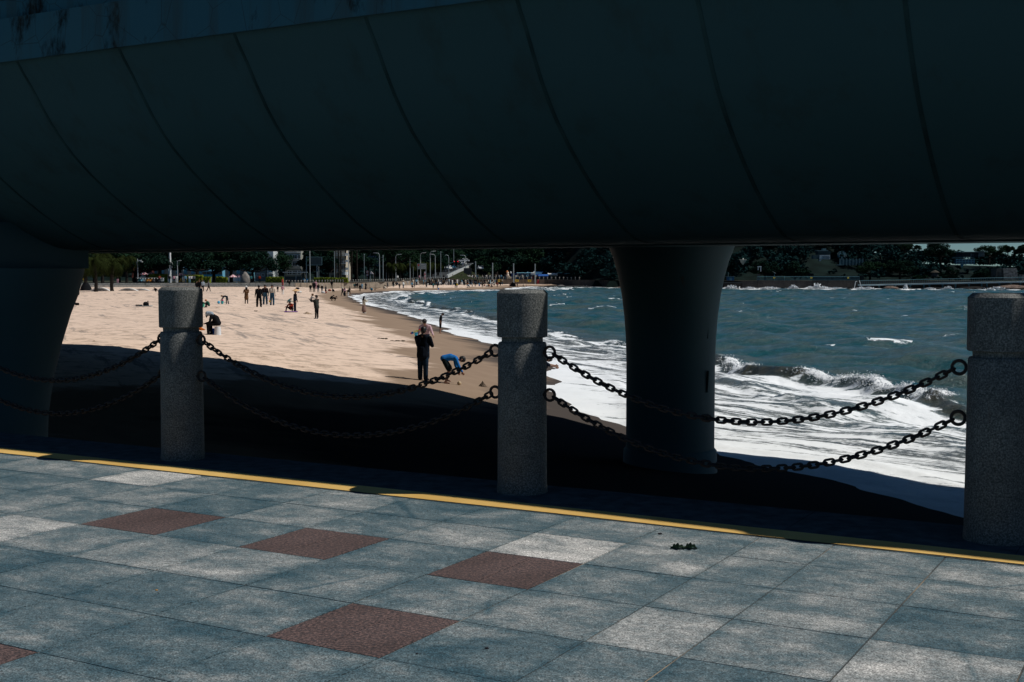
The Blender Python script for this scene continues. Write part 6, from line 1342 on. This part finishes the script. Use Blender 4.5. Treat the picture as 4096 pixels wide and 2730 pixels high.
# scene props: pack on mat, stroller
p = onsand(584, 1226); e = empty('backpack', p, 0, 'black backpack standing on a pale mat on the open sand left of the left bollard', 'backpack'); mb = MB(); mb.ball((0, 0, .16), .24, n=12, m=8, sx=1.0, sy=.7, sz=.85); mb.build('bag', BLACK, e, True); mb = MB(); mb.tube([(.1, 0, .35), (.16, 0, .42), (.2, 0, .3)], .03, 6); mb.build('strap', BLACK, e)
mb = MB(); mb.box((0, 0, .03), (.95, .5, .05)); o2 = mb.build('beach_mat', cm('mat_pale', (.25, .32, .34))); o2.location = (p.x - .03, p.y, p.z + .0); tag(o2, 'pale folded mat beneath the black backpack', 'mat'); mb = MB(); mb.box((0, 0, .06), (.45, .3, .1)); o2 = mb.build('folded_cloth', NAVY); o2.location = (p.x - .55, p.y, p.z + .02); tag(o2, 'dark folded cloth on the sand left of the black backpack', 'cloth')
p = onsand(288, 1222); e = empty('stroller', p, 0, 'black pushchair on the sand beside the bridge pillar', 'pushchair')
mb = MB(); mb.tube([(-.35, 0, .1), (.1, 0, .5), (.38, 0, .95)], .03, 6); mb.tube([(.4, 0, .1), (0, 0, .45), (-.25, 0, .75)], .03, 6); mb.build('frame', BLACK, e); mb = MB(); mb.ball((-.05, 0, .6), .3, n=12, m=7, sx=1.1, sy=.8, sz=.75); mb.build('seat', BLACK, e, True); mb = MB(); mb.ball((.12, 0, .9), .17, n=10, m=6); mb.build('canopy', BLACK, e, True)
for x, y in ((-.38, -.2), (-.38, .2), (.42, -.2), (.42, .2)): mb = MB(); mb.tube([(x, y - .03, .1), (x, y + .03, .1)], .11, 10); mb.build('wheel', BLACK, e)
mb = MB(); mb.ball((.52, 0, .95), .12, n=8, m=6); mb.build('handle_bag', BLACK, e)
mb = MB(); mb.ball((0, 0, .16), .25, n=10, m=7, sx=1.2, sy=.6, sz=.75); o2 = mb.build('bag', cm('bag_pink', (.60, .32, .38)), smooth=True); o2.location = onsand(266, 1223); tag(o2, 'pink bag on the sand between the pillar and the black pushchair', 'bag')
# sand heaps
def heap(u, v, w, h, lab, dark=True, seed=1):
    p = onsand(u, v); k = p.y / F; n = 26; mb = MB(); r = np.random.RandomState(seed); vs, fs = [], []
    for i in range(7):
        rr = i / 6
        for j in range(n):
            a = 2 * math.pi * j / n; q = 1 + .22 * (r.rand() - .5); vs.append((w * k * .5 * rr * q * math.cos(a), w * k * .45 * rr * q * math.sin(a), h * k * (1 - rr) ** 1.3 * (1 + .15 * (r.rand() - .5)) - .02))
    for i in range(6):
        for j in range(n): fs.append((i * n + j, i * n + (j + 1) % n, (i + 1) * n + (j + 1) % n, (i + 1) * n + j))
    mb.add(vs, fs); o = mb.build('sand_heap', mat('heap_dark', (.10, .075, .055), .95, .5, 9, .6) if dark else mat('heap_mid', (.30, .22, .15), .95, .45, 6, .6)); o.location = p; tag(o, lab, 'sand heap')
heap(1930, 1547, 44, 24, 'dark pointed sand heap between the boy in blue and the middle bollard', True, 3); heap(1228, 1256, 46, 9, 'low brown sand heap left of the man carrying a child', False, 4); heap(2280, 1580, 30, 10, 'small dark sand heap right of the middle bollard', True, 5)
heap(376, 1366, 22, 6, 'tiny sand heap on the pale sand near the left shadow edge', False, 6); heap(870, 1232, 50, 3, 'scattered dug sand beside the child in green', False, 7)
for u, v, w, lab in ((1023, 1246, 12, 'short brown driftwood piece on the sand below the man in black'), (1412, 1211, 25, 'thin dark twig line on the sand left of the cream topped woman'), (1530, 1357, 40, 'dark weed strip on the wet sand left of the man in pink'), (1590, 1366, 60, 'longer dark weed strip on the wet sand toward the water')):
    p = onsand(u, v); mb = MB(); L = w / F * p.y; pts = [(-L / 2 + L * i / 7, .06 * math.sin(i * 1.9), .02) for i in range(8)]; mb.tube(pts, [.03 + .015 * math.sin(i * 2.3) for i in range(8)], 5); o2 = mb.build('driftwood', mat('weed', (.05, .04, .025), .9, .4, 9)); o2.location = p; tag(o2, lab, 'driftwood')
# mid distance groups on the sand: model, u, top, foot, facing, colours, label
far_ = [('stand', 1242, 1136, 1169, 185, dict(hair=WHITE), 'person in black with white hat, left end of the cluster by the blue boards'), ('stand', 1256, 1124, 1170, 10, dict(hair=GREYC), 'tall person in black in the middle of the cluster by the blue boards'), ('stand_long', 1263, 1122, 1158, 180, dict(top=PINK, bottom=PINK), 'person in pink behind the cluster by the blue boards'),
 ('stand', 1273, 1135, 1170, 0, dict(bottom=DENIM), 'person in dark top and jeans in the cluster, right of the pink one'), ('stand', 1288, 1139, 1170, 5, dict(bottom=DENIM, hair=WHITE), 'person with white cap and jeans at the right of the cluster'), ('skirt', 1303, 1143, 1170, 180, dict(top=GREYC), 'person in dark skirt and grey top right of the cluster'),
 ('stand', 1327, 1120, 1153, 180, dict(), 'upright figure in black facing out before the hedge and wall'), ('squat', 1336, 1155, 1170, 60, dict(), 'figure in black squatting alone left of the walking four'), ('stand', 1150, 1119, 1148, 170, dict(), 'figure in black by the wall, left of a close pair'), ('stand', 1158, 1119, 1148, 190, dict(), 'figure in black by the wall, right of a close pair'),
 ('stand', 1212, 1118, 1146, 30, dict(top=BLACK), 'dark figure beside the left blue slanted board'), ('stand', 1220, 1127, 1146, 0, dict(top=CREAM, bottom=DENIM), 'small figure in cream top before the blue slanted boards'), ('stand', 1236, 1120, 1146, 180, dict(top=OLIVE), 'dark olive figure right of the blue slanted boards'),
 ('walk', 1370, 1149, 1185, 60, dict(hair=WHITE, bottom=NAVY), 'walking figure in black with white cap, leftmost of four strolling'), ('dress', 1379, 1150, 1185, 20, dict(top=PINK, bottom=BLACK), 'figure with pinkish top and long black skirt, second of four strolling'), ('walk', 1393, 1155, 1185, -40, dict(bottom=WHITE, shoes=SHOE), 'figure in black top and white trousers, third of four strolling'), ('walk', 1399, 1147, 1176, -60, dict(shoes=ORANGE), 'figure in black with orange bag, rightmost of four strolling'),
 ('stand', 1417, 1133, 1154, 180, dict(top=TEALC, hair=YEL), 'figure with yellow hat in the cluster of dark standing people'), ('stand', 1423, 1132, 1155, 0, dict(), 'black figure second in the cluster of dark standing people'), ('stand', 1430, 1130, 1155, 10, dict(), 'tallest black figure in the cluster of dark standing people'), ('stand', 1440, 1137, 1167, 0, dict(), 'black figure standing forward of the cluster'), ('stand', 1448, 1133, 1157, 0, dict(top=LBLUE, bottom=LBLUE), 'figure in light blue right of the black standing cluster'), ('dress', 1463, 1131, 1159, 0, dict(), 'single figure in long black robe on the far sand'),
 ('squat', 1490, 1150, 1166, 90, dict(top=cm('teal_blue', (.02, .16, .24))), 'figure in teal blue stooping beside a child at the far waterline'), ('stand', 1500, 1157, 1169, 0, dict(bottom=DENIM), 'small child standing in the shallow foam beside the teal figure'), ('squat', 1499, 1136, 1145, 90, dict(top=PINK), 'tiny seated figure in pale pink at the foot of the tan seawall'), ('squat', 1508, 1136, 1145, 90, dict(), 'tiny dark seated figure beside the pink one at the seawall'), ('squat', 1528, 1133, 1144, 90, dict(), 'dark squatting figure left of a bluish standing one at the seawall'), ('stand', 1538, 1124, 1144, 0, dict(top=DENIM, bottom=NAVY), 'bluish standing figure at the seawall'),
 ('stand', 1573, 1123, 1146, 180, dict(shoes=SHOE), 'dark standing figure with pale bag, alone right of the bluish one'), ('sit', 1585, 1142, 1154, -90, dict(), 'two toned dark figure sitting on the sand, knees raised'), ('stand', 1598, 1133, 1156, 0, dict(), 'solid black standing figure right of the sitting one'),
 ('stand', 1622, 1122, 1142, 0, dict(top=GREYC, bottom=WHITE), 'figure in white trousers by the posts, left of a pair'), ('stand', 1630, 1122, 1142, 0, dict(top=WHITE, bottom=WHITE), 'figure all in white by the posts, right of a pair'), ('stand', 1638, 1127, 1150, 0, dict(), 'black figure left of a blue grey one on the far sand'), ('stand', 1648, 1127, 1151, 0, dict(top=LBLUE, bottom=GREYC), 'blue grey figure on the far sand'), ('squat', 1653, 1140, 1152, 90, dict(), 'dark squatting figure with a pram like bag'), ('stand', 1658, 1141, 1152, 0, dict(top=GREYC), 'small grey child next to the dark squatting figure'),
 ('stand', 1682, 1132, 1154, 0, dict(bottom=WHITE), 'figure in dark top and white trousers on the far sand'), ('coat', 1706, 1124, 1153, 0, dict(bottom=WHITE), 'bulky dark figure with pale legs near the narrow banner'), ('stand', 1726, 1133, 1153, 0, dict(bottom=WHITE), 'dark figure with white legs, first of three in a row'), ('stand', 1733, 1131, 1155, 0, dict(top=TEALC), 'teal tinted figure, second of three in a row'), ('stand', 1741, 1130, 1152, 0, dict(), 'black figure, third of three in a row'), ('stand', 1750, 1133, 1153, 0, dict(), 'black figure left of the leaning blue board'),
 ('squat', 1756, 1151, 1160, 90, dict(top=BLUE, bottom=BLUE), 'tiny child in blue crouching at the far foam edge'), ('walk', 1784, 1137, 1157, -60, dict(), 'black figure striding in front of the leaning blue board'), ('sit', 1790, 1142, 1150, -90, dict(top=NAVY), 'small seated figure right of the striding black one'), ('stand', 1822, 1127, 1152, 0, dict(), 'dark figure at the centre of the far sand, left of one with a yellow bag'), ('stand', 1828, 1132, 1152, 0, dict(top=YEL), 'figure with yellow and orange top in the far crowd'),
 ('coat', 1857, 1131, 1149, 0, dict(), 'stout dark figure on the far sand right of the yellow one'), ('walk', 1870, 1132, 1146, 0, dict(top=NAVY), 'small dark walker in the far crowd'), ('sit', 1878, 1133, 1152, 90, dict(top=WHITE, hair=ORANGE), 'seated figure in white with orange behind'), ('stand', 1889, 1133, 1148, 0, dict(top=WHITE), 'figure in white top and dark legs, far sand'), ('stand', 1901, 1127, 1147, 0, dict(), 'black standing figure before the floodlight mast'),
 ('sit', 1920, 1137, 1148, 90, dict(top=BLUE), 'seated figure with some blue among bags'), ('stand', 1929, 1131, 1151, 0, dict(), 'tall black figure standing alone before the seated crowd'), ('sit', 1940, 1136, 1148, 90, dict(top=RED), 'seated figure in red, left in the seated crowd'), ('sit', 1951, 1138, 1149, -90, dict(hair=YEL), 'seated dark figure, middle of the seated crowd'), ('squat', 1959, 1136, 1149, 90, dict(top=RED, bottom=RED), 'crouching figure wholly in red on the far sand'), ('stand', 1968, 1126, 1142, 0, dict(top=WHITE), 'standing figure in white above the seated crowd'), ('sit', 1969, 1138, 1152, 90, dict(), 'dark seated figure with pram at the front of the far crowd'),
 ('squat', 1979, 1135, 1144, 90, dict(), 'dark squatting figure right of the pram'), ('stand', 1989, 1128, 1150, 0, dict(top=RED), 'figure in dark red top, right end of the crowded sand'), ('stand', 2002, 1130, 1145, 0, dict(), 'black figure apart at the right of the crowded sand'), ('stand', 2039, 1137, 1145, 0, dict(top=RED, bottom=RED), 'tiny red figure near the seawall'), ('stand', 2069, 1134, 1149, 0, dict(top=NAVY), 'lone dark figure right of the dark tent'), ('walk', 2093, 1137, 1148, 0, dict(top=GREYC), 'pair like grey figure near the right end of the far sand'), ('sit', 2109, 1141, 1149, 90, dict(top=PINK), 'tiny pink seated figure at the right end of the far sand'), ('stand', 2087, 1124, 1133, 0, dict(top=WHITE), 'small figure in white on the step of the brown seawall'), ('squat', 2076, 1128, 1135, 0, dict(), 'small dark figure sitting on the step of the brown seawall')]
LOWM = {}
for k in ('stand', 'stand_long', 'walk', 'squat', 'sit', 'coat', 'dress', 'skirt', 'bend', 'wide'): LOWM[k] = M[k]
for k, u, vt, vb, rz, cols, lab in far_: person(LOWM[k], u, vt, vb, rz, cols, lab)
p = onsand(2050, 1147); mb = MB(); mb.extr([(-1.1, 0), (1.0, 0), (.9, .9), (-.1, 1.35)], lambda p_, a: Vector((p_[0], a, p_[1])), -.8, .8); o2 = mb.build('beach_tent', BLACK, bevel=.1); o2.location = p; tag(o2, 'small dark beach tent before the far brown seawall', 'tent')
for i, (u, v, c, lab) in enumerate(((1299, 1174, RED, 'red bag on the sand right of the cluster by the blue boards'), (1293, 1174, WHITE, 'white and red bag on the sand by the cluster'), (1190, 1158, NAVY, 'dark heap of clothes on the sand beyond the conical hat'), (1198, 1173, WHITE, 'white scrap of cloth on the sand right of the conical hat'), (1340, 1146, BLACK, 'dark heap right of the figure before the hedge'), (1318, 1165, RED, 'small red toy near the squatting pair of bags'), (1763, 1138, BLACK, 'dark tent like heap left of the leaning blue board'), (1885, 1131, ORANGE, 'orange bag or chair in the far crowd'), (1962, 1133, ORANGE, 'red orange folding chair in the seated far crowd'), (1948, 1147, cm('mat_pale', (.25, .32, .34)), 'pale mat in front of the seated far crowd'))):
    p = onsand(u, v); mb = MB(); mb.ball((0, 0, .15), .3, n=9, m=6, sx=1.3, sz=.7); o2 = mb.build('bag', c, smooth=True); o2.location = p; tag(o2, lab, 'bag')
# crowd standing on the promenade behind the seawall
cr = random.Random(5); cc = [BLACK, NAVY, WHITE, GREYC, BLACK, WHITE, DENIM, CREAM, BLACK, PINK, TEALC]
for i in range(74):
    u = cr.choice([cr.uniform(1760, 2000), cr.uniform(1800, 1990), cr.uniform(1990, 2190)]); w = wall_at_u(u); D = w.y + cr.uniform(1.2, 7)
    light = cr.random() < .4; t_ = cr.choice([WHITE, CREAM, LBLUE]) if light else cr.choice([BLACK, NAVY, GREYC, BLACK])
    person(M[cr.choice(['stand', 'stand_long', 'walk', 'coat'])], u, 0, 0, cr.uniform(0, 360), dict(top=t_, bottom=cr.choice([BLACK, NAVY, DENIM])), 'distant figure in pale top in the crowd on the promenade behind the far seawall' if light else 'distant figure in dark clothes in the crowd on the promenade behind the far seawall', 'pale topped crowd behind the far seawall' if light else 'dark clothed crowd behind the far seawall', scale=cr.uniform(.92, 1.04), D=D, dz=GZ + .02)
for i in range(125):
    u = cr.choice([cr.uniform(1540, 1900), cr.uniform(1800, 2010), cr.uniform(1700, 2000)]); w = wall_at_u(u); D = w.y - cr.uniform(1.5, 40); x = xat(u, D)
    if shore(np.array([x]), np.array([D]))[0][0] > -6: D = w.y - cr.uniform(1, 7); x = xat(u, D)
    light = cr.random() < .3; t_ = cr.choice([WHITE, CREAM, LBLUE]) if light else cr.choice([BLACK, NAVY, GREYC, BLACK])
    person(M[cr.choice(['stand', 'stand_long', 'walk', 'coat', 'squat', 'sit'])], u, 0, 0, cr.uniform(0, 360), dict(top=t_, bottom=cr.choice([BLACK, NAVY, WHITE, DENIM])), 'tiny figure in pale top scattered over the far curved end of the sand' if light else 'tiny figure in dark top scattered over the far curved end of the sand', 'pale topped beachgoers on the far sand' if light else 'dark topped beachgoers on the far sand', scale=cr.uniform(.92, 1.04), D=D, dz=sand1(x, D))
for u, off, cols, lab in ((758, 8, dict(top=WHITE, bottom=LBLUE), 'person in white and pale blue standing behind the wall before the hedge left end'), (678, 8, dict(hair=WHITE, bottom=DENIM), 'person with white cap among the scooters'), (696, 9, dict(top=PINK), 'person in pale pink by the white figure among the scooters'), (706, 8, dict(top=WHITE, bottom=WHITE), 'person all in white right of the white mast'), (638, 10, dict(top=RED), 'person with some red above the scooters'), (1004, 12, dict(top=TEALC), 'teal clad person behind the wall right of the boulder'), (1038, 12, dict(top=RED), 'person in dark red behind the wall left of the clipped hedge'), (766, 6, dict(top=WHITE), 'seated white topped person on the wall by the hedge'), (776, 6, dict(top=GREYC), 'grey person near the seated one by the hedge'), (741, 7, dict(top=LBLUE, bottom=DENIM), 'pale blue clad person left of the hedge'), (470, 5, dict(top=BLACK, bottom=PINK), 'person with bare pink legs behind the wall near the palms'), (1590, 8, dict(top=WHITE), 'white topped person among the short palms'), (1678, 9, dict(top=PINK), 'pink topped person behind the posts left of the banner')):
    w = wall_at_u(u); person(M['stand'], u, 0, 0, 180 if u % 2 else 20, cols, lab, scale=.97, D=w.y + off * .4, dz=GZ + .02)
# scooters and bicycles
def scooter(u, D, c, label, rz=0):
    e = empty('scooter', (xat(u, D), D, GZ + .02), R(rz), label, 'scooter', 'scooters parked behind the wall')
    mb = MB(); mb.extr([(-.6, .35), (-.65, .75), (-.1, .8), (.0, .45), (.3, .4), (.5, .95), (.6, .95), (.55, .3), (.2, .22)], lambda p, a: Vector((p[0], a, p[1])), -.16, .16); mb.build('body', c, e, bevel=.03)
    for x in (-.5, .65): mb = MB(); mb.tube([(x, -.06, .26), (x, .06, .26)], .26, 12); mb.build('wheel', dk, e)
    mb = MB(); mb.tube([(.5, -.32, 1.08), (.55, 0, 1.02), (.5, .32, 1.08)], .025, 5); mb.build('handlebar', grey, e); mb = MB(); mb.box((-.3, 0, .84), (.65, .24, .1)); mb.build('seat', dk, e, bevel=.03)
    mb = MB(); mb.ball((.6, 0, .9), .09, n=8, m=5); mb.build('headlight', mat('lamp_glass', (.7, .7, .65)), e)
scol = [('blue white', cm('sc_lb', (.20, .40, .50))), ('black', BLACK), ('silver', cm('sc_silver', (.35, .38, .40))), ('teal', TEALC), ('orange', cm('sc_or', (.50, .22, .05))), ('dark grey', GREYC), ('pale', cm('sc_pale', (.45, .50, .52)))]
pos = ['nearest the palms', 'second from the palms', 'left under the parasols', 'right under the parasols', 'between the parasols and the leaning trunk', 'right of the leaning trunk', 'left of the white mast', 'right of the white mast', 'behind the left bollard top', 'before the hedge']
for i, (u, ci) in enumerate(zip((548, 557, 566, 578, 590, 602, 614, 626, 638, 650), (1, 3, 0, 2, 4, 4, 5, 1, 5, 6))): scooter(u, 249 + (i % 2) * .7, scol[ci][1], scol[ci][0] + ' scooter parked behind the wall, ' + ['first', 'second', 'third', 'fourth', 'fifth', 'sixth', 'seventh', 'eighth', 'ninth', 'tenth'][i] + ' counting from the palms', -62 + 7 * (i % 3))
def bike(u, D, label):
    e = empty('bicycle', (xat(u, D), D, GZ + .02), 0, label, 'bicycle', 'bicycles near the palms')
    for x in (-.52, .52):
        mb = MB(); mb.tube([(x + .33 * math.cos(a), 0, .34 + .33 * math.sin(a)) for a in [i * .3927 for i in range(16)]], .022, 5, closed=True); mb.build('wheel', dk, e)
    mb = MB(); mb.tube([(-.52, 0, .34), (-.15, 0, .8), (.4, 0, .82), (-.08, 0, .33), (-.52, 0, .34)], .025, 5); mb.tube([(-.08, 0, .33), (-.2, 0, .92)], .022, 5); mb.tube([(.52, 0, .34), (.38, 0, 1.0)], .022, 5); mb.build('frame', YEL, e); mb = MB(); mb.box((-.2, 0, .95), (.24, .14, .06)); mb.build('saddle', dk, e); mb = MB(); mb.tube([(.36, -.28, 1.02), (.38, 0, 1.0), (.36, .28, 1.02)], .02, 5); mb.build('handlebar', dk, e)
bike(304, 243, 'yellow bicycle left behind the leftmost palm trunk'); bike(324, 243, 'yellow bicycle right of the leftmost palm trunk')
for u in (726, 738, 800): bike(u, 250, {726: 'bicycle behind the wall under the pale parasol', 738: 'bicycle behind the wall right of the pale parasol', 800: 'bicycle behind the wall before the bright hedge'}[u])
p = onsand(344, 1163); mb = MB(); mb.lathe([(.9, 0), (.75, .5), (.4, 1.1), (.15, 1.3)], n=12); o2 = mb.build('net_heap', BLACK, smooth=True); o2.location = p; tag(o2, 'dark conical heap wrapped round the foot of a date palm', 'heap')
